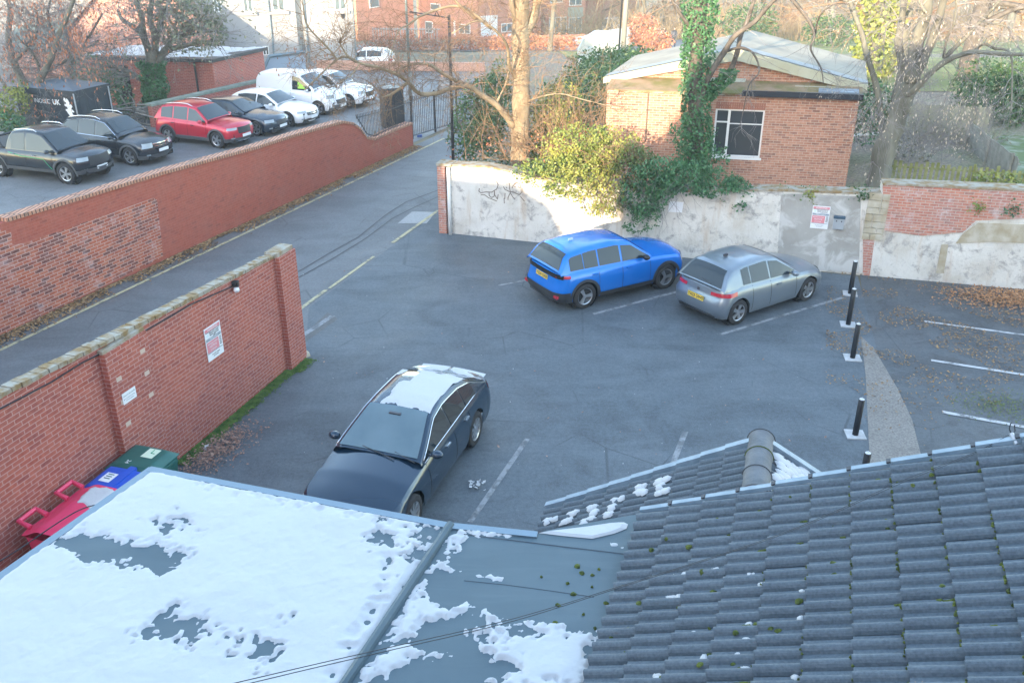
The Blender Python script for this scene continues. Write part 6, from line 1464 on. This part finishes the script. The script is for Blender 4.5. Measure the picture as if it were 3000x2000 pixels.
# ---------------- left trees ----------------
rnd=random.Random(77)
t=thing('autumn_tree','spreading many stemmed tree with grey twigs and last orange leaves, at far left','tree')
tb=MB(); tw=MB(); lv=MB(); Yt=40.5; base=G(85,385); base.y=Yt; base.z=0
E2=[]
for pts,r0,r1 in [([(85,330),(70,250),(40,180),(25,110),(30,40),(20,-20)],.22,.08),([(90,330),(100,280),(120,230),(150,170),(170,110),(200,40),(220,-10)],.2,.07),([(80,320),(60,300),(20,260),(-10,210)],.12,.06),([(120,230),(135,210),(190,180),(240,150),(290,120)],.09,.03),([(40,180),(90,130),(110,70),(100,10)],.09,.04),([(150,170),(160,110),(140,50),(150,-10)],.08,.04),([(110,260),(115,200),(90,150),(60,120)],.07,.03),([(85,330),(130,290),(170,245),(215,185),(260,110),(300,40)],.11,.04)]:
    P=pathpx(pts,Yt,Yt+rnd.uniform(-1.5,1.5)); P=[Vector((base.x+(0 if i else 0),Yt,0))]+P if pts[0][1]>=320 else P
    C=limb(tb,P,r0,r1); E2+=sprout(tw,C,38,1.7,.016,3,rnd,kids=(2,4),spread=.6)
for p,d in E2:
    if rnd.random()<.20: leafq(lv,p,.15,rnd,True)
for _ in range(2200):
    px,py=rnd.gauss(180,95),rnd.gauss(85,70)
    if noise.noise(Vector((px*.02,py*.02,0)))>.0: leafq(lv,PY(px,py,Yt+rnd.gauss(0,1)),.16,rnd,True)
tb.build('trunk',mBarkG,t,True); tw.build('crown',mTwigG,t); lv.build('leaves',mOr,t)
shrub('evergreen_shrub','green leafy shrub at the foot of the far left tree',[(PY(30,300,39),.9,.8,.7),(PY(10,345,38.5),.8,.7,.6),(PY(60,260,39.8),.6,.5,.35)],1600,.14,mIvyY)
shrub('evergreen_shrub','small dark green shrub at the left edge beside the pickup',[(PY(20,360,38),.8,.6,.5)],900,.12,mIvy)
t=thing('ivy_trunk_tree','tree with thick ivy round its trunk and grey green crown behind the low wall','tree')
tb=MB(); tw=MB(); iv=MB(); lv=MB(); Yt=44.0; P=PY(452,330,Yt); b0=Vector((P.x,Yt,0))
C0=limb(tb,[b0]+pathpx([(452,290),(450,230),(445,180)],Yt,Yt),.36,.3); coat(iv,C0,.52,4200,.15,rnd)
E2=[]
for pts,r0,r1 in [([(445,185),(425,120),(400,85),(360,60),(345,30)],.2,.06),([(445,180),(420,100),(415,50),(400,10),(395,-20)],.18,.08),([(450,180),(455,110),(440,60),(445,0)],.2,.1),([(455,190),(490,150),(540,135),(590,125),(640,120)],.16,.05),([(470,160),(515,110),(560,80),(600,40)],.12,.05),([(440,250),(400,225),(350,200),(300,195),(240,180)],.16,.05),([(400,222),(345,215),(320,180),(250,170)],.08,.03),([(448,150),(470,80),(475,40),(500,0)],.12,.06),([(515,110),(600,95),(640,90)],.06,.03)]:
    C=limb(tb,pathpx(pts,Yt,Yt+rnd.uniform(-1.5,1.5)),r0,r1); E2+=sprout(tw,C,20,1.5,.020,3,rnd,kids=(2,3),spread=.6)
for p,d in E2:
    if rnd.random()<.2: leafq(lv,p,.14,rnd)
mass(lv,[(PY(570,80,Yt),1.5,1.2,1.3),(PY(620,100,Yt),.8,.8,.7),(PY(520,60,Yt),1.2,1.2,1.4),(PY(600,30,Yt+.5),1.1,1,1.2),(PY(470,10,Yt),1.4,1,.8)],5200,.15,rnd)
tb.build('trunk',mBarkG,t,True); tw.build('crown',mTwigG,t); iv.build('ivy',mIvy,t); lv.build('leaves',mGrL,t)
shrub('dark_shrub','dark leafy shrub between the gazebo roof and the ivy wrapped trunk',[(PY(255,200,46),1.0,.8,.8),(PY(300,240,46),1.2,.9,.9),(PY(345,290,45),.8,.7,1.6)],2600,.15,mIvy)
# ---------------- white building ----------------
mWhite=M('white render',(.33,.335,.34),.9,col2=(.29,.295,.30),scale=.4); mPaneL=M('pale pane',(.13,.17,.18),.15); mRecess=M('grey recess strip',(.45,.46,.44),.8)
WB=Wall(G(500,193),G(1046,166),.3); a_=WB.sz(420,190)[0]; e_=WB.sz(1046,166)[0]
t=thing('white_building','large white rendered building with tall sash windows beyond the car park','building')
r1=WB.sz(878,160)[0]; r2=WB.sz(897,160)[0]; ZH=15
b=WB.slab([(a_-8,-.5),(r1,-.5),(r1,ZH),(a_-8,ZH)],-12,0); WB.slab([(r1,-.5),(r2,-.5),(r2,ZH),(r1,ZH)],-12,-.5,b); WB.slab([(r2,-.5),(e_,-.5),(e_,ZH),(r2,ZH)],-12,.1,b); b.build('wall',mWhite,t)
WB.slab([(r1+.02,-.4),(r2-.02,-.4),(r2-.02,ZH),(r1+.02,ZH)],-.49,-.46).build('recess',mRecess,t)  # one even grey over the recessed strip
for (xa,xb,yb_) in [(560,580,36),(628,652,38),(714,743,36),(798,836,33),(980,1014,31)]:
    off=.1 if xa>900 else 0; u0,z0=WB.sz(xa,yb_,off); u1,z1=WB.sz(xb,yb_,off); z0=(z0+z1)/2
    f=WB.slab([(u0,z0),(u1,z0),(u1,z0+1.9),(u0,z0+1.9)],off,off+.03).build('window',mW,t)
    um=(u0+u1)/2
    for ua_,ub_ in ((u0+.07,um-.04),(um+.04,u1-.07)): WB.slab([(ua_,z0+.08),(ub_,z0+.08),(ub_,z0+1.8),(ua_,z0+1.8)],off+.03,off+.036).build('pane',mPaneL,f)
    WB.slab([(u0-.2,z0-.2),(u1+.2,z0-.2),(u1+.2,z0-.02),(u0-.2,z0-.02)],off,off+.14).build('window_sill',mWhite,t)
for (xa,xb,ya,yb_) in [(672,699,143,157),(728,749,138,162),(769,786,136,162)]:
    u0,z1=WB.sz(xa,ya); u1,_=WB.sz(xb,ya); _,z0=WB.sz(xb,yb_); f=WB.slab([(u0,z0),(u1,z0),(u1,z1),(u0,z1)],0,.03).build('window',mW,t); um=(u0+u1)/2
    for ua_,ub_ in ((u0+.04,um-.03),(um+.03,u1-.04)): WB.slab([(ua_,z0+.05),(ub_,z0+.05),(ub_,z1-.05),(ua_,z1-.05)],.03,.036).build('pane',MC['dark pane'],f)
u0,z1=WB.sz(882,101,-.45); u1,z0=WB.sz(893,146,-.45); WB.slab([(u0,z0),(u1,z0),(u1,z1),(u0,z1)],-.46,-.42).build('louvre',M('grey louvre',(.33,.34,.33),.7),t)
for (xa,ya,off) in [(802,158,.06),(903,150,.16),(1043,160,.16)]:
    u,z=WB.sz(xa,ya,off); MB().tube([WB.P(u,-.2,off),WB.P(u,ZH,off)],.06,5).build('drainpipe',MC['slate grey trim'],t)
P=WB.P(WB.sz(1003,46)[0],WB.sz(1003,46)[1],.12); t=thing('wall_lantern','small black lantern on the white building beneath its right hand window','lantern',tuple(P)); MB().lathe([(.0,.2),(.14,.12),(.10,-.12),(.03,-.2),(0,-.2)],8).build('lantern_body',mIron,t); MB().tube([(0,.12,.18),(0,0,.22)],.02,4).build('bracket',mIron,t)
# ---------------- beyond the car park ----------------
t=thing('low_boundary_wall','long low orange brick wall between the car park and the far road','brick wall')
LB=Wall(G(930,205),G(1420,212),.25); Lb=(LB.B-LB.A).length; LB.slab([(0,-.2),(Lb,-.2),(Lb,.55),(0,.55)],-.25,0).build('wall',brick_mat('pale orange brick',(.45,.2,.13),(.5,.27,.19),(.3,.15,.1),(.5,.4,.33)),t,uv=True)
struct('far_pavement',MB().add([G(930,206)+Vector((0,0,.02)),G(1420,213)+Vector((0,0,.02)),G(1500,196)+Vector((0,0,.02)),G(930,178)+Vector((0,0,.02))],[(0,1,2,3)]),mConc)
pWhV=paint('white van paint',(.75,.76,.77),0,.35)
def fvan(label,px,py,yaw,sc=1.0):
    k=dict(VAN); k.update(lod=0,ro=.9,wb=3.2,fo=.95,W=1.95,r=.36,zl=.25,prof=[(-.88,1.2),(-.84,1.9),(-.7,2.25),(.2,2.3),(1.6,2.3),(2.1,2.2),(3.0,1.3)],zs=[(-.9,1.2),(2.2,1.2),(3.1,1.1),(3.6,1.0),(4.1,.8)],zt=[(-.9,1.25),(2.9,1.3),(3.4,1.15),(4.1,.85)],wins=[(1.8,2.8)],wscr=(2.12,2.95),mir=2.6,mirm=pWhV)
    c=Car('white_van',label,None,'van',paint=pWhV,**k); face(c,fog=False,plate=False,gz=(.6,.85),hl=(.85,1.05)); P=T(px,py); return c.place(P.x,P.y,P.z,yaw)
c=far('white_car','white car parked beyond the low orange wall, half hidden by branches',1125,180,176,pWhV); c.root.location.z-=.55
fvan('large bright white van on the far road beside the silver car',1812,101,178)
# far brick buildings
mOrB=brick_mat('orange house brick',(.42,.16,.10),(.50,.24,.16),(.3,.12,.08),(.5,.38,.3),bw=.4,bh=.15,paint=(.52,.25,.16,.3))
def house(name,label,pxl,pyl,pxr,pyr,H_,wins,roofc,doors=(),depth=9,hip=2.5,bay=None):
    A=T(pxl,pyl);B=T(pxr,pyr); w=Wall(A,B,.3); zg_=min(A.z,B.z)-.4; Ln=(w.B-w.A).length; t=thing(name,label,'building')
    w.slab([(0,zg_),(Ln,zg_),(Ln,zg_+H_+.4),(0,zg_+H_+.4)],-depth,0).build('wall',mOrB,t,uv=True)
    zt_=zg_+H_+.4; a,b_,c_,d_=w.P(-.4,zt_,.4),w.P(Ln+.4,zt_,.4),w.P(Ln+.4,zt_,-depth-.4),w.P(-.4,zt_,-depth-.4); e1=w.P(hip*.8,zt_+hip,-depth/2); e2_=w.P(Ln-hip*.8,zt_+hip,-depth/2)
    MB().add([a,b_,c_,d_,e1,e2_],[(0,1,5,4),(1,2,5),(2,3,4,5),(3,0,4)]).build('roof',roofc,t)
    for (xa,ya,xb,yb_) in wins:
        u0,z1=w.sz(xa,ya);u1,_=w.sz(xb,ya);_,z0=w.sz(xa,yb_)
        f=w.slab([(u0,z0),(u1,z0),(u1,z1),(u0,z1)],0,.08).build('window',mW,t); n=max(1,int((u1-u0)/.8)); 
        for k in range(n): w.slab([(lerp(u0,u1,k/n)+.07,z0+.1),(lerp(u0,u1,(k+1)/n)-.07,z0+.1),(lerp(u0,u1,(k+1)/n)-.07,z1-.1),(lerp(u0,u1,k/n)+.07,z1-.1)],.08,.09).build('pane',mPaneL,f)
    for (xa,ya,xb,yb_) in doors:
        u0,z1=w.sz(xa,ya);u1,_=w.sz(xb,ya);_,z0=w.sz(xa,yb_); w.slab([(u0,z0),(u1,z0),(u1,z1),(u0,z1)],0,.1).build('door',mW,t)
    return t,w
mRT=M('far clay roof',(.25,.13,.09),.9); 
house('brick_house','pale orange brick building directly beyond the white building',1050,118,1215,112,9,[(1080,-10,1108,25)],mRT,depth=10)
house('brick_house','red brick house with small white windows, left of the sunlit trunk',1225,112,1400,116,8,[(1246,62,1268,96),(1345,70,1378,98),(1262,10,1290,30)],mRT,[(1330,60,1334,110)])
house('brick_house','sunlit orange brick house with a white garage door, behind the bare trunk',1402,116,1585,112,8,[(1468,70,1500,96)],mRT,[(1408,48,1456,128),(1488,100,1512,128)])
t,w=house('brick_house','brick house with grey hung front and rows of white windows, right of the trunk',1588,110,1712,108,8,[(1608,52,1660,98),(1666,52,1704,98),(1612,-14,1648,10),(1668,-16,1704,18)],mRT)
w.slab([w.sz(1664,22),w.sz(1708,22),w.sz(1708,50),w.sz(1664,50)],0,.06).build('hung_tiles',M('grey hung tile',(.33,.35,.30),.8),t)
house('brick_house','plain sunlit gable end house at the right of the far row',1716,104,1860,96,6,[],M('pale stone',(.5,.4,.28),.9),depth=8)
# fences on the far side
mMesh=M('galvanised',(.5,.52,.52),.5,.4)
def railf(name,label,pts,h,gap,m_,rad=.03,rails=(.15,.9)):
    t=thing(name,label,'fence'); P=[T(*p) for p in pts]; b=MB(); r_=MB()
    for a,c_ in zip(P,P[1:]):
        n=max(1,int((c_-a).length/gap))
        for k in range(n): q=a.lerp(c_,k/n); b.tube([q,q+Vector((0,0,h))],rad,4)
        for z in rails: r_.tube([a+Vector((0,0,h*z)),c_+Vector((0,0,h*z))],rad*1.2,4)
    b.build('bars',m_,t); r_.build('rail',m_,t)
railf('wire_fence','pale galvanised fence running beside the far path',[(1690,235),(1710,190),(1760,165),(1860,128)],1.8,.5,mMesh,.025,(.5,.97))
railf('far_fence','grey railings in front of the far brick houses',[(1095,128),(1290,130)],1.6,.3,M('grey paling',(.38,.36,.34),.8),.05)
t=thing('garden_wall','low reddish garden wall and dead hedge in front of the far houses','wall'); w=Wall(T(1590,135),T(1860,128),.2); zg_=w.A.z
A=T(1400,142);B=T(1880,128); w=Wall(A,B,.2); w.slab([(0,A.z-.4),((w.B-w.A).length,B.z-.4),((w.B-w.A).length,B.z+1.0),(0,A.z+1.0)],-.2,0).build('wall',mOrB,t,uv=True)
ln=MB(); 
struct('far_road',MB().add([T(900,150)+Vector((0,0,.05)),T(1900,152)+Vector((0,0,.05)),T(1900,138)+Vector((0,0,.05)),T(900,132)+Vector((0,0,.05))],[(0,1,2,3)]),mConc)
pth=[(1720,260),(1790,215),(1860,185),(1905,165),(1940,142),(1985,118),(2040,118),(2000,150),(1960,178),(1930,205),(1900,235),(1870,270)]
struct('far_path',MB().add([T(*p)+Vector((0,0,.06)) for p in pth],[tuple(range(len(pth)-1,-1,-1))]),mPark)
pv=[(1280,262),(1720,262),(1690,200),(1400,192),(1300,205)]
struct('far_verge',MB().add([T(*p)+Vector((0,0,.03)) for p in pv],[tuple(range(len(pv)))]),mConc)
# ---------------- people on the far path ----------------
def person(label,px,py,coat_,yaw,stride=.25,h=1.74):
    P=T(px,py); P.z+=.06; t=thing('person',label,'person',tuple(P),R(yaw)); s=h/1.74
    def fig(parts,name,m_):
        me=bpy.data.meshes.new(name); vs=[];es=[];rs=[]
        for chain in parts:
            prev=None
            for (x,y,z,r_) in chain:
                key=(round(x,3),round(y,3),round(z,3))
                if key in [tuple(round(q,3) for q in v_) for v_ in vs]: i=[tuple(round(q,3) for q in v_) for v_ in vs].index(key)
                else: vs.append((x,y,z)); rs.append(r_); i=len(vs)-1
                if prev is not None and prev!=i: es.append((prev,i))
                prev=i
        me.from_pydata([tuple(q*s for q in v_) for v_ in vs],es,[]); o=bpy.data.objects.new(name,me); COL.objects.link(o); o.modifiers.new('skin','SKIN'); 
        for i,r_ in enumerate(rs): me.skin_vertices[0].data[i].radius=(r_*s,r_*s)
        me.skin_vertices[0].data[0].use_root=True; sb=o.modifiers.new('sub','SUBSURF'); sb.levels=1; sb.render_levels=1
        dg=bpy.context.evaluated_depsgraph_get(); m2=bpy.data.meshes.new_from_object(o.evaluated_get(dg)); bpy.data.objects.remove(o)
        for p_ in m2.polygons: p_.use_smooth=True
        m2.materials.clear(); m2.materials.append(m_); o=bpy.data.objects.new(name,m2); COL.objects.link(o); o.parent=t; return o
    a=stride
    fig([[(0,0,.92,.14),(0,.09,.88,.10),(a*.45,.10,.48,.07),(a*.55,.10,.09,.045),(a*.55+.12,.10,.05,.04)],[(0,0,.92,.14),(0,-.09,.88,.10),(-a*.35,-.10,.48,.07),(-a*.8,-.10,.12,.045),(-a*.8+.11,-.10,.07,.04)],
         [(0,0,.92,.14),(0,0,1.2,.16),(0,0,1.42,.14),(0,0,1.5,.055),(.01,0,1.60,.095),(.015,0,1.68,.08)],[(0,0,1.42,.14),(0,.19,1.40,.06),(-.06,.24,1.12,.05),(.06,.25,.88,.04),(.10,.25,.80,.03)],[(0,0,1.42,.14),(0,-.19,1.40,.06),(.06,-.24,1.12,.05),(.16,-.25,.90,.04),(.20,-.25,.82,.03)]],'body',M('skin and dark trousers',(.03,.032,.04),.8))
    fig([[(0,0,.80,.17),(0,0,1.1,.18),(0,0,1.42,.165)],[(0,0,1.42,.165),(0,.2,1.40,.08),(-.06,.25,1.12,.07),(.05,.26,.9,.055)],[(0,0,1.42,.165),(0,-.2,1.40,.08),(.06,-.25,1.12,.07),(.15,-.26,.92,.055)]],'coat',coat_)
    MB().grid(lambda u,v:(.005+.10*math.cos(6.283*u)*math.sin(math.pi*v*.62),.095*math.sin(6.283*u)*math.sin(math.pi*v*.62),1.655+.115*math.cos(math.pi*v*.62)),12,6,Matrix.Scale(s,4)).build('hair',mBarkD,t,True)
    MB().grid(lambda u,v:(.03+.085*math.cos(6.283*u)*math.sin(math.pi*v),.078*math.sin(6.283*u)*math.sin(math.pi*v),1.63+.11*math.cos(math.pi*v)),12,8,Matrix.Scale(s,4)).build('face',M('skin',(.5,.3,.22),.6),t,True)
person('person in a pale jacket and dark trousers walking on the far path, left one',1942,141,M('pale jacket',(.5,.42,.34),.8),-80)
person('person in dark clothes walking on the far path, beside the ivy clad tree',1972,141,M('dark coat',(.06,.065,.08),.8),-85)
# ---------------- right hand garden ----------------
mWood=M('weathered fence wood',(.20,.20,.14),.95,col2=(.32,.30,.22),scale=3,stretch=(1,1,.2))
def board_fence(name,label,a,c_,h,z0,m_=mWood,gapw=.14,g_=0.01,jag=0.02):
    a=Vector(a);c_=Vector(c_); d=(c_-a); L=d.length; d.normalize(); t=thing(name,label,'fence'); b=MB(); n=int(L/(gapw+g_)); nn=Vector((-d.y,d.x,0))
    for k in range(n):
        p=a+d*k*(gapw+g_); hh=h+rnd.uniform(-jag,jag); q=p+d*gapw; vs=[p,q,q+nn*.02,p+nn*.02]; b.add([(v_.x,v_.y,z0+(v_.z if 0 else 0)) for v_ in vs]+[(v_.x,v_.y,z0+hh) for v_ in vs],[(0,1,5,4),(1,2,6,5),(2,3,7,6),(3,0,4,7),(4,5,6,7)])
    b.build('boards',m_,t)
    for z in (h*.25,h*.85): MB().tube([a+nn*.04+Vector((0,0,z0+z-a.z)),c_+nn*.04+Vector((0,0,z0+z-c_.z))],.03,4).build('rail',m_,t)
    k=0
    while k<=L: p=a+d*k-nn*.03; MB().tube([(p.x,p.y,z0-.2),(p.x,p.y,z0+h+.08)],.045,4).build('post',m_,t); k+=2.4
A=G(2655,392,1.2);B=G(2760,400,1.2); board_fence('wooden_fence','weathered board fence crossing the garden behind the ash tree',(A.x,A.y,0),(B.x+1.6,B.y-.3,0),1.15,1.2)
A=G(2828,440,1.2);B=G(2965,560,1.2); board_fence('wooden_fence','weathered board fence running diagonally towards the right edge of the garden',(A.x,A.y,0),(B.x,B.y,0),1.0,1.2,M('silver fence wood',(.30,.30,.26),.9,col2=(.2,.2,.17),scale=3))
A=RW.P(.5,0,-3.8);B=RW.P(5.6,0,-3.8); board_fence('picket_fence','low mossy picket fence just behind the old boundary wall',(A.x,A.y,0),(B.x,B.y,0),1.0,1.3,M('mossy wood',(.16,.17,.05),.95,col2=(.26,.26,.12),scale=4),.09,.06,.06)
A=G(2470,398,1.8);B=G(2572,392,1.8); tag(MB().tube([A,B],.05,6).build('pale_pipe',mW),'pale horizontal pipe between the hall corner and the ash tree','pipe')
shrub('holly_bush','broad dark evergreen bush on the lawn at the right edge',[(G(2930,370,1.2)+Vector((0,0,1.2)),1.9,1.5,1.3),(G(2870,360,1.2)+Vector((0,.4,1.4)),1.3,1.2,1.2),(G(3010,365,1.2)+Vector((0,0,1.5)),1.8,1.5,1.5)],9000,.15,mLaurel,twn=20)
shrub('dead_fern_patch','pale tangle of dead stems and leaves on the ground under the ash tree',[(G(2740,450,1.2)+Vector((0,0,.2)),2.2,1.6,.25),(G(2560,440,1.2)+Vector((0,0,.2)),.9,1.2,.4)],420,.10,mKeys,'plants',twn=40,tm=mTwigG)
shrub('yellow_hedge','straggly yellow green hedge plant along the picket fence',[(RW.P(3.4,1.9,-3.4),1.0,.4,.4),(RW.P(5.2,1.8,-3.4),1.2,.4,.45)],2600,.10,mIvyY)
shrub('scrub','low grey green scrub and dead stems inside the fenced garden, behind the ash tree',[(G(2700,420,1.2)+Vector((0,.5,.3)),2.6,1.6,.4),(G(2820,430,1.2)+Vector((0,0,.3)),1.6,1.2,.45),(G(2620,480,1.2)+Vector((.3,0,.3)),.9,.8,.4)],2600,.11,leafmat('scrub leaf',(.10,.12,.06),(.26,.22,.14)),'plants',twn=110,tm=mTwigG)
shrub('garden_shrub','dark shrub between the hall corner and the ash tree',[(PY(2560,300,31),.8,.7,.8),(PY(2540,350,30),.6,.6,.9)],1500,.12,mIvy,twn=20)
struct('frosty_lawn',MB().add([(p.x,p.y,1.345) for p in MB2],[(3,2,1,0)]),M('frosty grass',(.10,.14,.05),.95,col2=(.30,.32,.28),scale=1.6,detail=8,lo=.5,hi=.75))
# ---------------- wood in the background ----------------
rnd=random.Random(101)
def bare(name,label,x,y,h,r,seed,group=None,m_=mBarkG,ivy=None,fan=.5):
    rr=random.Random(seed); t=thing(name,label,'tree',(x,y,gz(x,y) if x>3 else tz(x,y)),0,group); tb=MB(); tw=MB()
    C=limb(tb,[Vector((0,0,-.2)),Vector((rr.gauss(0,.2),0,h*.25)),Vector((rr.gauss(0,.4),rr.gauss(0,.3),h*.6)),Vector((rr.gauss(0,.6),0,h))],r,r*.25)
    for k in range(11):
        i=rr.randint(len(C)//4,len(C)-2); d=Vector((rr.gauss(0,1),rr.gauss(0,1),rr.uniform(.2,1.2))); twig(tb,C[i],d,h*rr.uniform(.25,.42),r*.35,0,rr,seg=5); twig(tw,C[i],d,h*rr.uniform(.25,.42),r*.3,4,rr,kids=(2,4),spread=.55,seg=4)
    tb.build('trunk',m_,t,True); tw.build('crown',mTwig,t)
    if ivy: b=MB(); coat(b,[c for c in C[:int(len(C)*.75)]],ivy[0],ivy[1],.3,rr); b.build('ivy',ivy[2],t)
    return t
T1=bare('bare_tree','bare tree at the left of the background wood, above the far path',15,112,14,.35,1,'bare trees in the background wood'); T2=bare('bare_tree','bare tree in the background wood behind the hall roof',26,108,16,.45,2,'bare trees in the background wood')
places=[(19,122,1,1.1),(23,130,0,1.2),(31,118,1,1),(35,126,0,1.1),(40,112,1,1.2),(44,124,0,1),(50,118,1,1.2),(55,130,0,1.2),(29,140,1,1.3),(38,142,0,1.3),(47,140,1,1.3),(60,120,0,1.1),(12,135,1,1.2),(18,145,0,1.2),(66,132,1,1.2),(54,104,0,1.1),(33,98,1,.9)]
for k,(x,y,w_,s_) in enumerate(places):
    c=copy_tree(T1 if w_ else T2); c.location=(x,y,gz(x,y)); c.rotation_euler=(0,0,k*2.1); c.scale=(s_,s_,s_)
    c['label']='bare tree among the dense band of bare crowns at the top right'
T1['label']=T2['label']='bare tree among the dense band of bare crowns at the top right'
bare('bare_tree','pale smooth trunk standing on the lit grass behind the ash tree',PY(2632,190,52).x,52,15,.42,7,None,mBarkG)
bare('bare_tree','leaning brown trunk on the park grass above the holly bush',PY(2820,270,48).x,48,15,.5,8,None,mBarkD)
bare('bare_tree','tree with bright yellow green climbing growth on its trunk, right of the hall roof',PY(2570,160,50).x,50,13,.3,12,None,mBarkG,(.9,2600,mIvyY))
bare('bare_tree','slim bare tree behind the far fence, left of the pale wooden pole',PY(1610,150,80).x,80,12,.25,14)
shrub('dead_hedge','brown leafless hedge along the far path below the background wood',[(T(1880,135)+Vector((0,0,1.3)),1.8,3,1.8),(T(1905,150)+Vector((0,-3,.9)),1.5,3,1.3)],3500,.25,mOr,'hedge')
shrub('dead_hedge','long low tangle of brown dead stems in front of the far brick houses',[(T(x,148)+Vector((0,0,.5)),2.4,1.2,.9) for x in range(1080,1740,42)],7000,.2,mOr,'hedge',twn=160)
shrub('park_bush','low green bushes at the foot of the background wood',[(Vector((24,96,-1.5)),3.2,2,2),(Vector((31,92,-1.8)),3,2,1.6)],4500,.28,mLaurel)
t=MB(); 
for _ in range(5200):
    x=rnd.uniform(4,80); y=rnd.uniform(105,160); p=Vector((x,y,tz(x,y))); twig(t,p,Vector((rnd.gauss(0,.5),rnd.gauss(0,.3),1)),rnd.uniform(1.5,5),.035,1 if rnd.random()<.5 else 0,rnd,kids=(2,3),seg=3)
tag(t.build('undergrowth',M('wood undergrowth',(.26,.18,.10),.95,col2=(.36,.27,.15),scale=.3)),'brown leafless undergrowth filling the distant wood','undergrowth',kind='stuff')
# ---------------- litter ----------------
def litter(name,label,fn,n,s,m_,kind='stuff',cat='leaves',seed=1):
    rr=random.Random(seed); b=MB()
    for _ in range(n):
        P=fn(rr)
        if P is None: continue
        nrm=Vector((rr.gauss(0,.35),rr.gauss(0,.35),1)).normalized(); a=nrm.orthogonal().normalized(); a=Matrix.Rotation(rr.uniform(0,6.28),3,nrm)@a; c_=nrm.cross(a)*.6; q=s*rr.uniform(.5,1.4); o=len(b.v); P=P+Vector((0,0,q*.3+.006))
        b.v+=[tuple(P-a*q*.5),tuple(P+c_*q*.5),tuple(P+a*q*.5),tuple(P-c_*q*.5)]; b.f.append((o,o+1,o+2,o+3))
    return tag(b.build(name,m_),label,cat,kind=kind)
mLit=M('litter leaf',(.14,.075,.035),.9,col2=(.42,.27,.13),scale=15); mLit2=M('litter leaf pinkish',(.24,.13,.10),.9,col2=(.42,.27,.2),scale=15); mLitO=M('litter leaf orange',(.38,.17,.07),.9,col2=(.50,.28,.14),scale=12)
def aw_l(rr):
    u=rr.uniform(-1,ENDA); d=abs(rr.gauss(0,.24))
    if noise.noise(Vector((u*.7,0,5)))<-.25+.0: d*=.3
    return AW.P(u,.0,.02+d)
litter('leaf_litter','brown leaves drifted along the foot of the alley wall',aw_l,9500,.075,mLit)
def pile(px,py,rx,ry,ang=0,z=.06):
    c_=G(px,py); 
    def f(rr):
        x=rr.gauss(0,rx);y=rr.gauss(0,ry); k=max(0,1-(x/rx/2)**2-(y/ry/2)**2); return Vector((c_.x+x*math.cos(ang)-y*math.sin(ang),c_.y+x*math.sin(ang)+y*math.cos(ang),z*k*rr.random()))
    return f
litter('leaf_pile','heap of pinkish brown leaves against the mossy foot of the yard wall',pile(635,1320,.5,.22,R(70),.08),1500,.05,mLit2,seed=3)
litter('leaf_pile','thick drift of orange brown leaves at the foot of the old boundary wall, far right',pile(2975,880,.85,.42,R(-15),.12),3800,.06,mLitO,seed=4)
def scat(rr):
    px=rr.uniform(2420,3050); py=rr.gauss(950,110); c_=G(px,py)
    return c_ if noise.noise(Vector((c_.x*.8,c_.y*.8,0)))>-.05 else None
litter('scattered_leaves','small brown leaves scattered over the darker bays beyond the bollards',scat,8000,.05,mLit,seed=5)
litter('scattered_leaves','a few leaves and crumbs of grit lying about the yard',lambda rr:G(rr.uniform(900,2450),rr.uniform(720,1350)) ,90,.05,mLit2,seed=6)
litter('frost_crumbs','tiny white crumbs of ice dotted over the yard and alley',lambda rr:G(rr.uniform(300,2450),rr.uniform(560,1400)),110,.028,mSnow,cat='ice',seed=8)
litter('snow_lump','little lumps of snow on the ground beside the dark saloon',pile(1395,1425,.10,.10,0,.02),24,.08,mSnow,cat='snow',seed=9)
litter('snow_lump','white scrap lying on the leaf heap by the yard wall',pile(607,1318,.05,.05,0,.08),14,.09,mSnow,cat='snow',seed=10)
def ms(rr):
    u=rr.uniform(.05,4.6); return NW.P(u,0,.02+abs(rr.gauss(0,.10))+(.0 if u>.7 else .13))
litter('ground_moss','strip of green moss and grass along the foot of the yard wall',ms,9000,.05,M('moss green',(.04,.10,.02),1,col2=(.12,.19,.04),scale=6),cat='moss',seed=11)
b=MB(); P=G(905,1045); blob(b,Vector((P.x-.12,P.y+.02,0)),Vector((0,0,1)),.16,.14,5,8); tag(b.build('corner_stone',mStone),'pale stone at the foot of the yard wall end pier','stone')
# moss patches on old bays
litter('bay_moss','thin green moss patches on the old bays at the right edge',pile(2935,1190,.5,.35,0,.0),900,.04,M('thin moss',(.13,.16,.05),1),cat='moss',seed=12)
# ---------------- air ----------------
hz=MB().box(-152,152,-42,262,-11.5,32).build('haze',None); hz['kind']='stuff'; hz['label']='thin pale winter haze'
m=bpy.data.materials.new('haze'); m.use_nodes=True; n=m.node_tree.nodes; n.remove(n['Principled BSDF']); v=n.new('ShaderNodeVolumePrincipled')
v.inputs['Color'].default_value=(.9,.96,1,1); v.inputs['Density'].default_value=.0010; v.inputs['Anisotropy'].default_value=.1
m.node_tree.links.new(v.outputs[0],n['Material Output'].inputs['Volume']); hz.data.materials.append(m)
